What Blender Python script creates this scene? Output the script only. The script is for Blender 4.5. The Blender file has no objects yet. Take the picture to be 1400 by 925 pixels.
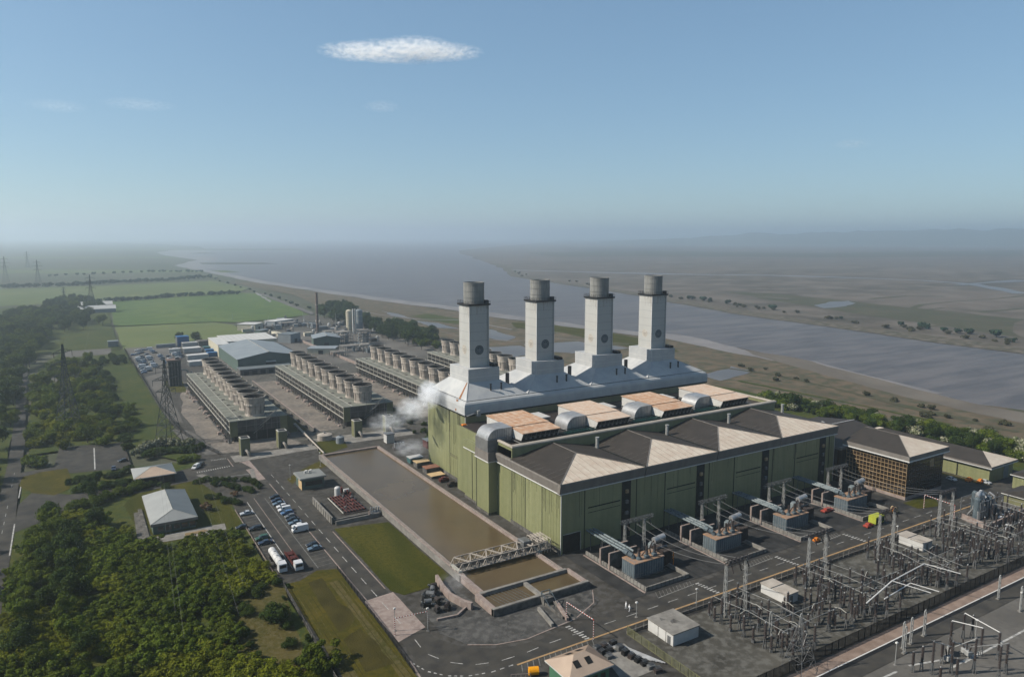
import bpy, math, random
from mathutils import Vector, noise
R = random.Random(11)
S = bpy.context.scene
COL = S.collection
PI = math.pi

# ------------------------------------------------------------------ camera model (photo pixel -> point on the ground)
F0, CX0, CY0, HZ0, CAMH = 1002.0, 700.0, 462.5, 322.0, 100.0
PITCH = math.atan((CY0 - HZ0) / F0)
YAW = math.radians(31.2)
_fw = Vector((math.sin(YAW) * math.cos(PITCH), math.cos(YAW) * math.cos(PITCH), -math.sin(PITCH)))
_rt = Vector((math.cos(YAW), -math.sin(YAW), 0))
_up = _rt.cross(_fw)

def P(x, y, z=0.0):
    d = _fw * F0 + _rt * (x - CX0) - _up * (y - CY0)
    t = (z - CAMH) / d.z
    return (d.x * t, d.y * t)

# ------------------------------------------------------------------ mesh builder
ORG = {}

def org(par):
    return ORG.get(par.name, Vector((0, 0, 0))) if par else Vector((0, 0, 0))

class MB:
    def __init__(s):
        s.v = []; s.f = []; s.m = []; s.k = 0
    def mt(s, k):
        s.k = k; return s
    def add(s, vs, fs):
        b = len(s.v)
        s.v += [tuple(q) for q in vs]
        s.f += [tuple(b + i for i in f) for f in fs]
        s.m += [s.k] * len(fs)
        return s
    def box(s, x0, x1, y0, y1, z0, z1):
        return s.add([(x0, y0, z0), (x1, y0, z0), (x1, y1, z0), (x0, y1, z0), (x0, y0, z1), (x1, y0, z1), (x1, y1, z1), (x0, y1, z1)],
                     [(0, 3, 2, 1), (4, 5, 6, 7), (0, 1, 5, 4), (1, 2, 6, 5), (2, 3, 7, 6), (3, 0, 4, 7)])
    def bevbox(s, x0, x1, y0, y1, z0, z1, b):
        # box with chamfered top edges
        return s.add([(x0, y0, z0), (x1, y0, z0), (x1, y1, z0), (x0, y1, z0), (x0, y0, z1 - b), (x1, y0, z1 - b), (x1, y1, z1 - b), (x0, y1, z1 - b),
                      (x0 + b, y0 + b, z1), (x1 - b, y0 + b, z1), (x1 - b, y1 - b, z1), (x0 + b, y1 - b, z1)],
                     [(0, 3, 2, 1), (0, 1, 5, 4), (1, 2, 6, 5), (2, 3, 7, 6), (3, 0, 4, 7), (4, 5, 9, 8), (5, 6, 10, 9), (6, 7, 11, 10), (7, 4, 8, 11), (8, 9, 10, 11)])
    def prism(s, poly, z0, z1):
        n = len(poly)
        vs = [(x, y, z0) for x, y in poly] + [(x, y, z1) for x, y in poly]
        fs = [tuple(range(n - 1, -1, -1)), tuple(range(n, 2 * n))] + [(i, (i + 1) % n, n + (i + 1) % n, n + i) for i in range(n)]
        return s.add(vs, fs)
    def extx(s, prof, x0, x1):
        # profile in (y, z) swept along x
        n = len(prof)
        vs = [(x0, y, z) for y, z in prof] + [(x1, y, z) for y, z in prof]
        fs = [tuple(range(n - 1, -1, -1)), tuple(range(n, 2 * n))] + [(i, (i + 1) % n, n + (i + 1) % n, n + i) for i in range(n)]
        return s.add(vs, fs)
    def exty(s, prof, y0, y1):
        n = len(prof)
        vs = [(x, y0, z) for x, z in prof] + [(x, y1, z) for x, z in prof]
        fs = [tuple(range(n)), tuple(range(2 * n - 1, n - 1, -1))] + [(i, n + i, n + (i + 1) % n, (i + 1) % n) for i in range(n)]
        return s.add(vs, fs)
    def bar(s, p, q, r, n=4, r2=None):
        p = Vector(p); q = Vector(q); d = q - p
        if d.length < 1e-6: return s
        d.normalize()
        a = Vector((0, 0, 1)) if abs(d.z) < .9 else Vector((1, 0, 0))
        u = d.cross(a).normalized(); w = d.cross(u)
        r2 = r if r2 is None else r2
        vs = []
        for c, rr in ((p, r), (q, r2)):
            for i in range(n):
                t = 2 * PI * (i + .5) / n
                vs.append(c + u * (rr * math.cos(t)) + w * (rr * math.sin(t)))
        fs = [(i, n + i, n + (i + 1) % n, (i + 1) % n) for i in range(n)] + [tuple(range(n)), tuple(range(2 * n - 1, n - 1, -1))]
        return s.add(vs, fs)
    def tube(s, pts, r, n=5):
        for a, b in zip(pts, pts[1:]):
            s.bar(a, b, r, n)
        return s
    def lathe(s, x, y, prof, n=16, closed=True):
        vs = []
        for r, z in prof:
            for i in range(n):
                t = 2 * PI * i / n
                vs.append((x + r * math.cos(t), y + r * math.sin(t), z))
        fs = []
        for k in range(len(prof) - 1):
            for i in range(n):
                j = (i + 1) % n
                fs.append((k * n + i, k * n + j, (k + 1) * n + j, (k + 1) * n + i))
        if closed:
            m = len(prof) - 1
            fs += [tuple(range(n - 1, -1, -1)), tuple(m * n + i for i in range(n))]
        return s.add(vs, fs)
    def cyl(s, x, y, z0, z1, r, r1=None, n=14):
        return s.lathe(x, y, [(r, z0), (r if r1 is None else r1, z1)], n)
    def quad(s, a, b, c, d):
        return s.add([a, b, c, d], [(0, 1, 2, 3)])
    def build(s, name, mats, par=None, o=(0, 0, 0), smooth=False, local=False):
        o = Vector(o)
        off = Vector((0, 0, 0)) if local else (org(par) if par else o)
        me = bpy.data.meshes.new(name)
        me.from_pydata([(x - off.x, y - off.y, z - off.z) for x, y, z in s.v], [], s.f)
        if not isinstance(mats, (list, tuple)): mats = [mats]
        for m in mats: me.materials.append(m)
        if len(mats) > 1: me.polygons.foreach_set('material_index', s.m)
        if smooth: me.polygons.foreach_set('use_smooth', [True] * len(s.f))
        me.update()
        ob = bpy.data.objects.new(name, me)
        COL.objects.link(ob)
        if par:
            ob.parent = par
            ORG[ob.name] = Vector((0, 0, 0)) if local else org(par)
        else:
            ob.location = o
            ORG[ob.name] = Vector((0, 0, 0)) if local else o
        return ob

def tag(o, label, cat=None, group=None, kind=None):
    if label: o['label'] = label
    if cat: o['category'] = cat
    if group: o['group'] = group
    if kind: o['kind'] = kind
    return o

def thing(name, label, cat, loc=(0, 0, 0), rz=0.0, group=None):
    o = bpy.data.objects.new(name, None)
    o.empty_display_size = .5
    loc = tuple(loc) + (0,) * (3 - len(loc))
    COL.objects.link(o)
    o.location = loc; o.rotation_euler = (0, 0, rz)
    ORG[o.name] = Vector(loc)
    return tag(o, label, cat, group)

KIDS = {}
def kids(o):
    if o.name not in KIDS: KIDS[o.name] = [c for c in COL.objects if c.parent == o]
    return KIDS[o.name]

def dup(o, loc=None, rz=None, label=None, group=None, par=None, sc=None):
    c = o.copy(); COL.objects.link(c)
    if par: c.parent = par
    if loc is not None: c.location = loc
    if rz is not None: c.rotation_euler = (0, 0, rz)
    if sc is not None: c.scale = sc
    if label: c['label'] = label
    if group: c['group'] = group
    for ch in kids(o): dup(ch, par=c)
    return c

# ------------------------------------------------------------------ materials
def M(name, c1, c2=None, scale=.3, rough=.8, metal=0.0, stretch=(1, 1, 1), bump=0.0, bscale=None, ramp=(.35, .65), rnd=0.0, c3=None, scale3=2.0, amt3=.5, detail=5, trans=0.0, spec=.10):
    m = bpy.data.materials.new(name); m.use_nodes = True
    nt = m.node_tree; N = nt.nodes; L = nt.links
    b = N['Principled BSDF']
    b.inputs['Roughness'].default_value = rough
    b.inputs['Metallic'].default_value = metal
    b.inputs['Specular IOR Level'].default_value = spec
    AL = .68   # exposure is set for the shade side; keeps sunlit surfaces at the photograph's level
    sc_ = lambda c: tuple(v * AL for v in c)
    c1 = sc_(c1) + (1,); c2 = sc_(c2) if c2 is not None else None; c3 = sc_(c3) if c3 is not None else None
    b.inputs['Base Color'].default_value = c1
    out = None
    geo = N.new('ShaderNodeNewGeometry')
    if c2 is not None:
        mp = N.new('ShaderNodeMapping'); mp.inputs['Scale'].default_value = stretch
        L.new(geo.outputs['Position'], mp.inputs['Vector'])
        nz = N.new('ShaderNodeTexNoise'); nz.inputs['Scale'].default_value = scale; nz.inputs['Detail'].default_value = detail
        L.new(mp.outputs['Vector'], nz.inputs['Vector'])
        rp = N.new('ShaderNodeValToRGB')
        rp.color_ramp.elements[0].position = ramp[0]; rp.color_ramp.elements[0].color = c1
        rp.color_ramp.elements[1].position = ramp[1]; rp.color_ramp.elements[1].color = tuple(c2) + (1,)
        L.new(nz.outputs['Fac'], rp.inputs['Fac'])
        out = rp.outputs['Color']
        if c3 is not None:
            n3 = N.new('ShaderNodeTexNoise'); n3.inputs['Scale'].default_value = scale3; n3.inputs['Detail'].default_value = 6
            L.new(geo.outputs['Position'], n3.inputs['Vector'])
            r3 = N.new('ShaderNodeValToRGB'); r3.color_ramp.elements[0].position = .45; r3.color_ramp.elements[1].position = .62
            r3.color_ramp.elements[1].color = (amt3, amt3, amt3, 1)
            L.new(n3.outputs['Fac'], r3.inputs['Fac'])
            mx = N.new('ShaderNodeMix'); mx.data_type = 'RGBA'
            L.new(r3.outputs['Color'], mx.inputs['Factor']); L.new(out, mx.inputs['A'])
            mx.inputs['B'].default_value = tuple(c3) + (1,)
            out = mx.outputs['Result']
    if rnd:
        oi = N.new('ShaderNodeObjectInfo')
        mr = N.new('ShaderNodeMapRange'); mr.inputs['To Min'].default_value = 1 - rnd; mr.inputs['To Max'].default_value = 1 + rnd
        L.new(oi.outputs['Random'], mr.inputs['Value'])
        hs = N.new('ShaderNodeHueSaturation')
        if out: L.new(out, hs.inputs['Color'])
        else: hs.inputs['Color'].default_value = c1
        L.new(mr.outputs['Result'], hs.inputs['Value'])
        out = hs.outputs['Color']
    if out: L.new(out, b.inputs['Base Color'])
    if bump:
        nb = N.new('ShaderNodeTexNoise'); nb.inputs['Scale'].default_value = bscale or scale * 6; nb.inputs['Detail'].default_value = 5
        L.new(geo.outputs['Position'], nb.inputs['Vector'])
        bp = N.new('ShaderNodeBump'); bp.inputs['Strength'].default_value = min(1, bump); bp.inputs['Distance'].default_value = .3
        L.new(nb.outputs['Fac'], bp.inputs['Height']); L.new(bp.outputs['Normal'], b.inputs['Normal'])
    if trans:
        t = N.new('ShaderNodeBsdfTranslucent')
        if out: L.new(out, t.inputs['Color'])
        else: t.inputs['Color'].default_value = c1
        mx = N.new('ShaderNodeMixShader'); mx.inputs[0].default_value = trans
        L.new(b.outputs[0], mx.inputs[1]); L.new(t.outputs[0], mx.inputs[2])
        L.new(mx.outputs[0], N['Material Output'].inputs['Surface'])
    return m

G = {}
def mk(k, *a, **kw): G[k] = M(k, *a, **kw)
# ground
mk('asphalt', (.038, .035, .030), (.066, .061, .053), .12, .9, c3=(.105, .10, .095), scale3=.45, amt3=.5, bump=.15, bscale=3)
mk('road', (.050, .046, .040), (.074, .069, .060), .1, .85, c3=(.03, .03, .031), scale3=.25, amt3=.6)
mk('yard_gravel', (.050, .047, .040), (.090, .085, .072), .10, .95, c3=(.165, .16, .145), scale3=.5, amt3=.55, bump=.3, bscale=2.5)
mk('tan_gravel', (.105, .098, .088), (.155, .145, .13), .05, .95, c3=(.09, .085, .08), scale3=.6, amt3=.5, bump=.2, bscale=3)
mk('dirt', (.215, .185, .155), (.115, .105, .093), .09, .95, c3=(.30, .265, .23), scale3=.5, amt3=.5, bump=.4, bscale=1.5)
mk('brick_strip', (.20, .145, .115), (.28, .21, .17), .35, .9)
mk('concrete', (.19, .178, .16), (.27, .255, .23), .25, .9, c3=(.13, .12, .11), scale3=.7, amt3=.45)
mk('concrete_dk', (.10, .095, .09), (.17, .16, .145), .3, .95, c3=(.05, .048, .045), scale3=.8, amt3=.6)
mk('pinkcrete', (.30, .235, .205), (.22, .17, .15), .3, .9, c3=(.36, .31, .28), scale3=.9, amt3=.5)
mk('paint', (.50, .49, .46), (.24, .235, .225), 1.2, .8)
mk('paint_dull', (.24, .235, .22), (.12, .118, .112), 1.0, .85)
mk('apron', (.030, .030, .030), (.055, .054, .052), .12, .9, c3=(.022, .022, .022), scale3=.3, amt3=.7, bump=.15, bscale=3)  # darker asphalt: shade before the hall put into the colour
mk('paint_red', (.35, .12, .07), (.25, .09, .06), 1.2, .8)
mk('paint_yel', (.42, .27, .13), (.30, .20, .11), .6, .8)
mk('grass', (.036, .042, .003), (.072, .066, .007), .12, .95, stretch=(1, .2, 1), c3=(.028, .032, .002), scale3=.8, amt3=.6, bump=.5, bscale=2)
mk('rough_grass', (.040, .056, .008), (.068, .072, .013), .05, .95, c3=(.03, .05, .014), scale3=.35, amt3=.7, bump=.8, bscale=.8)
mk('dry_grass', (.088, .070, .020), (.048, .048, .009), .09, .95, c3=(.12, .10, .05), scale3=.7, amt3=.5, bump=.6, bscale=1.6)
mk('ochre_grass', (.052, .047, .004), (.086, .068, .007), .10, .95, c3=(.036, .038, .003), scale3=.6, amt3=.6, bump=.3, bscale=2)
mk('ploughed', (.036, .031, .006), (.058, .048, .010), .15, .95, bump=.4, bscale=2)
mk('field', (.072, .118, .026), (.102, .140, .036), .012, .95, stretch=(1, .25, 1), c3=(.05, .085, .026), scale3=.05, amt3=.6)
mk('field_pale', (.128, .150, .046), (.10, .128, .038), .014, .95, c3=(.12, .14, .06), scale3=.06, amt3=.6)
mk('field_far', (.095, .122, .042), (.122, .138, .052), .006, .95, c3=(.075, .10, .042), scale3=.03, amt3=.6)
mk('marsh', (.060, .066, .042), (.095, .09, .062), .006, .95, stretch=(1, .45, 1), c3=(.06, .075, .035), scale3=.02, amt3=.7)
mk('mud', (.150, .130, .105), (.115, .100, .082), .008, .75, stretch=(.5, 1.6, 1), c3=(.19, .165, .135), scale3=.03, amt3=.5)
mk('mudflat', (.125, .104, .082), (.070, .062, .045), .004, .8, stretch=(.5, 1.4, 1), c3=(.165, .14, .115), scale3=.016, amt3=.75, detail=10)
mk('saltmarsh', (.060, .06, .036), (.09, .08, .05), .02, .95, c3=(.06, .07, .035), scale3=.06, amt3=.7)
mk('bank', (.095, .082, .06), (.065, .065, .042), .04, .95, c3=(.20, .17, .14), scale3=.12, amt3=.6, bump=.6, bscale=.3)
mk('shore_mud', (.150, .114, .076), (.095, .076, .048), .05, .9, stretch=(1, 1, 1), c3=(.055, .065, .038), scale3=.12, amt3=.75, bump=.5, bscale=.6)
mk('wet_mud', (.24, .215, .20), (.17, .152, .142), .02, .45)
mk('hills', (.06, .075, .045), (.09, .10, .06), .001, .95)
mk('coal_gravel', (.045, .044, .042), (.085, .082, .078), .09, .95, c3=(.15, .145, .135), scale3=.5, amt3=.5, bump=.5, bscale=1.2)
# buildings
mk('green_stain', (.150, .155, .085), (.115, .115, .07), .8, .7)
mk('stack_stain', (.36, .34, .305), (.28, .255, .22), .6, .7)
mk('green_clad_pale', (.262, .268, .134), (.21, .216, .106), .35, .42, spec=.7, stretch=(2, 2, .07), c3=(.17, .185, .08), scale3=.5, amt3=.3)
mk('green_clad', (.236, .240, .116), (.18, .188, .09), .35, .42, spec=.7, stretch=(2, 2, .07), c3=(.15, .165, .07), scale3=.5, amt3=.3)
mk('joint', (.012, .014, .012))
mk('dark_vent', (.014, .015, .014), (.03, .03, .028), .8, .7)
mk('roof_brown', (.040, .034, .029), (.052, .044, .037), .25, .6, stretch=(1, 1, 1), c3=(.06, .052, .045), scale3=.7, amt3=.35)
mk('roof_pale', (.56, .47, .375), (.64, .56, .46), .22, .5, c3=(.50, .38, .30), scale3=.6, amt3=.45)  # front slopes only: glare off the metal put into the colour
mk('coping', (.44, .39, .33), (.36, .32, .27), .3, .5)
mk('fascia', (.205, .185, .165), (.16, .145, .13), .3, .5, stretch=(1.5, 1.5, .3))
mk('white_trim', (.62, .61, .59))
mk('white_metal', (.50, .50, .49), (.42, .425, .425), .12, .45, stretch=(1, 1, .5), c3=(.36, .375, .385), scale3=.35, amt3=.4)
mk('stack_white', (.48, .475, .45), (.435, .435, .415), .1, .5, stretch=(1.5, 1.5, .15), c3=(.44, .415, .38), scale3=.25, amt3=.22)
mk('stack_grey', (.29, .285, .265), (.20, .20, .19), .5, .55, stretch=(1.5, 1.5, .25))
mk('soot', (.018, .018, .019), (.035, .034, .033), .6, .8)
mk('rust', (.36, .16, .065), (.24, .11, .055), .8, .85)
mk('rust_roof', (.50, .29, .17), (.60, .47, .36), .45, .75, ramp=(.38, .62), c3=(.36, .16, .075), scale3=.9, amt3=.6)
mk('rust_roof_pale', (.60, .49, .395), (.56, .38, .27), .35, .75, ramp=(.42, .75), c3=(.48, .30, .19), scale3=.9, amt3=.35)
mk('silver', (.52, .52, .52), (.44, .44, .44), .5, .38, metal=.55, spec=.4, c3=(.34, .33, .32), scale3=.9, amt3=.4)
mk('silver_dk', (.24, .24, .235), (.18, .18, .175), .5, .45, metal=.4)
mk('teal', (.012, .055, .05), (.008, .034, .032), .6, .5)
mk('black', (.012, .012, .013), (.022, .022, .022), 1.0, .6)
mk('steel', (.20, .203, .205), (.14, .143, .145), .8, .45, metal=.4)
mk('steel_pale', (.40, .40, .385), (.30, .30, .29), .8, .5, metal=.2)
mk('lattice', (.05, .058, .058), (.085, .09, .09), .5, .6)
mk('fan_crete', (.52, .455, .385), (.33, .285, .245), .25, .9, stretch=(1, 1, .3), c3=(.20, .17, .15), scale3=.4, amt3=.5)
mk('fan_band', (.46, .41, .355), (.35, .31, .265), .3, .9)
mk('fan_dark', (.10, .09, .082), (.05, .047, .044), .4, .9)
mk('bank_roof', (.20, .205, .17), (.145, .148, .125), .15, .8, c3=(.26, .26, .225), scale3=.4, amt3=.5)
mk('bank_roof_lt', (.30, .305, .27), (.24, .245, .215), .2, .75)
mk('frame_white', (.46, .44, .39), (.34, .33, .29), .5, .7)
mk('olive', (.185, .18, .095), (.14, .14, .075), .4, .7)
mk('shed_grey', (.25, .275, .29), (.21, .235, .25), .1, .5, stretch=(1, 1, 1))
mk('shed_green', (.10, .14, .12), (.085, .12, .10), .2, .6)
mk('cream', (.58, .53, .40), (.48, .44, .34), .4, .6)
mk('white_panel', (.58, .57, .545), (.48, .47, .45), .3, .55, c3=(.45, .42, .38), scale3=.8, amt3=.25)
mk('brown_glass', (.020, .014, .009), (.035, .022, .012), .8, .12, spec=.6)
mk('mullion', (.38, .27, .15), (.30, .21, .12), .6, .5)
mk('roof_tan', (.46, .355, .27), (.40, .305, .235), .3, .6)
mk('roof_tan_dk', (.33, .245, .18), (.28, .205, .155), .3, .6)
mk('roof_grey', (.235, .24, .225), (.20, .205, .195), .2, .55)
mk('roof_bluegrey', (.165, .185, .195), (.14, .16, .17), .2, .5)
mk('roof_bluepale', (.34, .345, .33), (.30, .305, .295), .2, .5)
mk('green_hut', (.07, .165, .10), (.06, .14, .085), .3, .6)
mk('water_res', (.092, .064, .030), (.112, .082, .044), .012, .2, c3=(.075, .056, .034), scale3=.08, amt3=.4, spec=.22)
mk('red_pipe', (.21, .065, .055), (.15, .05, .045), .8, .5)
mk('tank_white', (.62, .61, .59), (.54, .53, .515), .6, .45)
mk('trans_blue', (.12, .15, .165), (.085, .11, .125), .5, .5, c3=(.06, .075, .085), scale3=.8, amt3=.4)
mk('trans_rust', (.36, .20, .11), (.30, .21, .15), .6, .75, c3=(.20, .20, .20), scale3=.8, amt3=.5)
mk('ins_dark', (.035, .028, .026), (.055, .045, .042), 1.0, .35)
mk('bus_white', (.22, .25, .26), (.16, .19, .20), .6, .45)
mk('orange', (.62, .20, .025), (.55, .16, .02), 1.0, .5)
mk('lime', (.42, .45, .05), (.34, .37, .05), 1.0, .5)
mk('red', (.36, .06, .04), (.28, .05, .035), 1.0, .5)
mk('amber', (.85, .36, .01), (.75, .30, .01), 1.0, .45)
mk('tyre', (.012, .012, .012))
mk('glass_dk', (.012, .015, .018), rough=.08, spec=.6)
mk('skin', (.45, .28, .20))
mk('overall_white', (.82, .82, .82), (.74, .74, .75), 3)
mk('blue_box', (.03, .13, .30), (.025, .10, .25), .5, .55)
mk('teal_box', (.06, .14, .145), (.05, .11, .115), .5, .55)
mk('tan_board', (.55, .40, .22), (.48, .34, .19), .6, .8)
mk('rust_box', (.28, .13, .08), (.20, .10, .07), .6, .7)
mk('maroon', (.07, .018, .016), (.10, .03, .025), .6, .6)
mk('bark', (.07, .055, .042), (.045, .035, .028), 2, .95)
mk('cable', (.16, .16, .16))
mk('brickstack', (.19, .135, .11), (.135, .10, .085), .2, .85, stretch=(1, 1, .4))
for i, (nm, c) in enumerate([('white', (.60, .60, .60)), ('silver', (.42, .44, .46)), ('black', (.012, .012, .014)), ('navy', (.016, .028, .06)), ('blue', (.06, .13, .26)), ('grey', (.13, .135, .14)), ('slate', (.10, .15, .20)), ('green', (.02, .075, .035)), ('red', (.30, .025, .02))]):
    mk('car_' + nm, c, rough=.28, spec=.5)
# ------------------------------------------------------------------ ground sheets
HAZE_D = 2.0e-4
HAZE_TOP = 262.0

def rough_edge(pts, step, amp, seed):
    out = []
    n = len(pts)
    for i in range(n):
        a = Vector((*pts[i], 0)); b = Vector((*pts[(i + 1) % n], 0))
        d = b - a; k = max(1, min(60, int(d.length / step)))
        nrm = Vector((-d.y, d.x, 0)).normalized() if d.length > 0 else Vector((0, 0, 0))
        for j in range(k):
            t = j / k; q = a + d * t
            fade = min(1, 4 * min(t, 1 - t) + .15)
            h = noise.noise(Vector((q.x / (step * 3), q.y / (step * 3), seed * 7.3))) + .5 * noise.noise(Vector((q.x / step, q.y / step, seed * 3.1)))
            q = q + nrm * (h * amp * fade)
            out.append((q.x, q.y))
    return out

NSH = [0]
def sheet(name, pts, z, mat, jit=None, seed=1, kind='structure', label=None):
    NSH[0] += 1; z += NSH[0] * .00022   # never two sheets in one plane
    if jit: pts = rough_edge(pts, jit[0], jit[1], seed)
    m = MB(); m.add([(x, y, z) for x, y in pts], [tuple(range(len(pts)))])
    o = m.build(name, mat)
    if o.data.polygons[0].normal.z < 0: o.data.flip_normals()
    tag(o, label, None, None, kind)
    return o

def px(*pts): return [P(x, y) for x, y in pts]
def rect(x0, x1, y0, y1): return [(x0, y0), (x1, y0), (x1, y1), (x0, y1)]

# the plain itself (one sheet to the horizon) and the estuary
sheet('ground', rect(-29500, 45500, -1600, 46500), -.9, G['marsh'])
def water_mat(name, c1, c2, sx, sy, rough, bstr, bs):
    m = bpy.data.materials.new(name); m.use_nodes = True; nt = m.node_tree; N = nt.nodes; L = nt.links; b = N['Principled BSDF']
    geo = N.new('ShaderNodeNewGeometry'); mp = N.new('ShaderNodeMapping'); mp.inputs['Scale'].default_value = (sx, sy, 1); mp.inputs['Rotation'].default_value = (0, 0, .15)
    L.new(geo.outputs['Position'], mp.inputs['Vector'])
    n1 = N.new('ShaderNodeTexNoise'); n1.inputs['Scale'].default_value = 1; n1.inputs['Detail'].default_value = 8; L.new(mp.outputs[0], n1.inputs['Vector'])
    r = N.new('ShaderNodeValToRGB'); r.color_ramp.elements[0].position = .38; r.color_ramp.elements[0].color = (*c1, 1); r.color_ramp.elements[1].position = .62; r.color_ramp.elements[1].color = (*c2, 1)
    L.new(n1.outputs['Fac'], r.inputs['Fac']); L.new(r.outputs['Color'], b.inputs['Base Color'])
    b.inputs['Roughness'].default_value = rough; b.inputs['Specular IOR Level'].default_value = .4
    n2 = N.new('ShaderNodeTexNoise'); n2.inputs['Scale'].default_value = bs; n2.inputs['Detail'].default_value = 5; L.new(geo.outputs['Position'], n2.inputs['Vector'])
    bp = N.new('ShaderNodeBump'); bp.inputs['Strength'].default_value = bstr; bp.inputs['Distance'].default_value = .4
    L.new(n2.outputs['Fac'], bp.inputs['Height']); L.new(bp.outputs['Normal'], b.inputs['Normal'])
    return m
G['river'] = water_mat('river', (.052, .041, .034), (.088, .071, .060), .014, .085, .42, .7, .3)
G['pool'] = water_mat('pool', (.07, .064, .06), (.09, .083, .077), .02, .02, .4, .1, .2)

near = [(470, 60), (462, 160), (469, 201), (453, 257), (468, 319), (488, 378), (492, 442), (508, 542), (474, 630), (470, 700), (461, 761), (451, 899), (422, 1070), (394, 1276), (353, 1666), (340, 2143), (318, 2740)]
left_far = [P(256, 358), P(270, 355), P(240, 351), P(222, 348), P(213, 345), P(236, 342), P(282, 340.5), P(274, 337), P(225, 334), P(170, 331.5)]
right_far = [(6200, 9200), (3600, 6100), (2300, 4500), (1900, 3700), (1690, 3150), (1572, 2948), (1480, 2700), (1330, 2360), (1150, 1950), (946, 1563), (837, 1008), (783, 829), (729, 599), (715, 448), (699, 304), (690, 200), (680, 60)]
sheet('estuary_water', near + left_far + [(-2000, 30000), (6000, 46000), (30000, 46000), (14000, 20000)] + right_far, -.6, G['river'], (60, 9), 3)
# mud margins on the near bank
def strip(name, line, w0, w1, z, mat, jit, seed):
    a = []; b = []
    for i, (x, y) in enumerate(line):
        p = Vector(line[max(0, i - 1)]); q = Vector(line[min(len(line) - 1, i + 1)]); d = (q - p).normalized(); nrm = Vector((d.y, -d.x))
        a.append((x + nrm.x * w0, y + nrm.y * w0)); b.append((x + nrm.x * w1, y + nrm.y * w1))
    return sheet(name, a + b[::-1], z, mat, jit, seed)
strip('mud_margin', near[3:], -6, 24, -.45, G['wet_mud'], (30, 8), 5)
sheet('sandbar', px((240, 362), (256, 358), (270, 355), (240, 351), (213, 345), (236, 342), (296, 343), (262, 346), (252, 348.5), (300, 352), (296, 356), (272, 359), (300, 367), (262, 365)), -.45, G['wet_mud'], (120, 30), 9)
sheet('near_shore', [(330, 60), (478, 60), (466, 160), (470, 201), (455, 257), (468, 319), (484, 378), (487, 442), (500, 535), (468, 630), (464, 700), (452, 761), (442, 899), (414, 1070), (386, 1276), (346, 1666), (300, 1660), (330, 1270), (300, 1000), (285, 760), (280, 300)], -.3, G['shore_mud'], (25, 4), 8)
sheet('wet_beach', px((1030, 484), (1120, 510), (1250, 545), (1400, 578), (1400, 563), (1300, 543), (1180, 512), (1095, 490), (1005, 474)), -.25, G['mud'], (12, 4), 12)
# far shore: mudflats, grassy bank, creeks
sheet('mudflats', right_far[1:] + [(3000, -1300), (30000, -1300), (30000, 12000), (12000, 15000)], -.45, G['mudflat'], (80, 10), 21)
strip('far_bank', right_far[7:], 2, -34, -.3, G['bank'], (30, 10), 22)
def creek(pts, w, z, mat, seed):
    line = [P(*p) for p in pts]
    a = []; b = []
    for i, (x, y) in enumerate(line):
        p = Vector(line[max(0, i - 1)]); q = Vector(line[min(len(line) - 1, i + 1)]); d = (q - p).normalized(); nrm = Vector((d.y, -d.x))
        ww = w * (.35 + 1.1 * R.random())
        a.append((x + nrm.x * ww, y + nrm.y * ww)); b.append((x - nrm.x * ww, y - nrm.y * ww))
    sheet('creek', a + b[::-1], z, mat, (60, w * .8), seed)
creek([(700, 369), (780, 371), (850, 373), (950, 375), (1050, 376), (1150, 379), (1260, 383), (1330, 388), (1400, 401)], 17, -.25, G['pool'], 31)
creek([(1400, 383), (1350, 386), (1310, 389)], 16, -.22, G['pool'], 33)
sheet('pond', px((1112, 417), (1135, 412), (1160, 411), (1170, 414), (1150, 419), (1126, 421)), -.22, G['pool'], (14, 6), 34)
for k, pts in enumerate([[(960, 381), (1010, 378), (1030, 380), (1100, 383), (1180, 384)], [(1190, 432), (1230, 427), (1260, 416), (1300, 412), (1360, 408), (1400, 404)], [(1050, 392), (1110, 397), (1180, 395), (1260, 399)],
                         [(1230, 428), (1290, 420), (1340, 426), (1400, 421)], [(760, 360), (840, 358), (930, 361), (1010, 357), (1100, 359)], [(1020, 368), (1090, 366), (1200, 369), (1290, 366), (1380, 369)], [(1250, 448), (1320, 440), (1400, 444)],
                         [(880, 352), (1000, 350), (1120, 352), (1240, 349), (1390, 352)], [(1080, 408), (1010, 403), (960, 404)], [(1190, 408), (1240, 404), (1290, 405)]]):
    creek(pts, 5 if k not in (4, 5, 7) else 14, -.3, G['mud'] if k % 3 == 2 else G['saltmarsh'], 40 + k)
sheet('marsh_patch', px((985, 398), (1060, 401), (1180, 413), (1300, 425), (1400, 436), (1400, 462), (1300, 446), (1150, 425), (1040, 408)), -.36, G['saltmarsh'], (50, 14), 61)
sheet('marsh_patch', px((720, 345), (900, 343), (1100, 346), (1400, 342), (1400, 350), (1150, 352), (940, 350), (760, 351)), -.36, G['saltmarsh'], (200, 60), 62)
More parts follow.
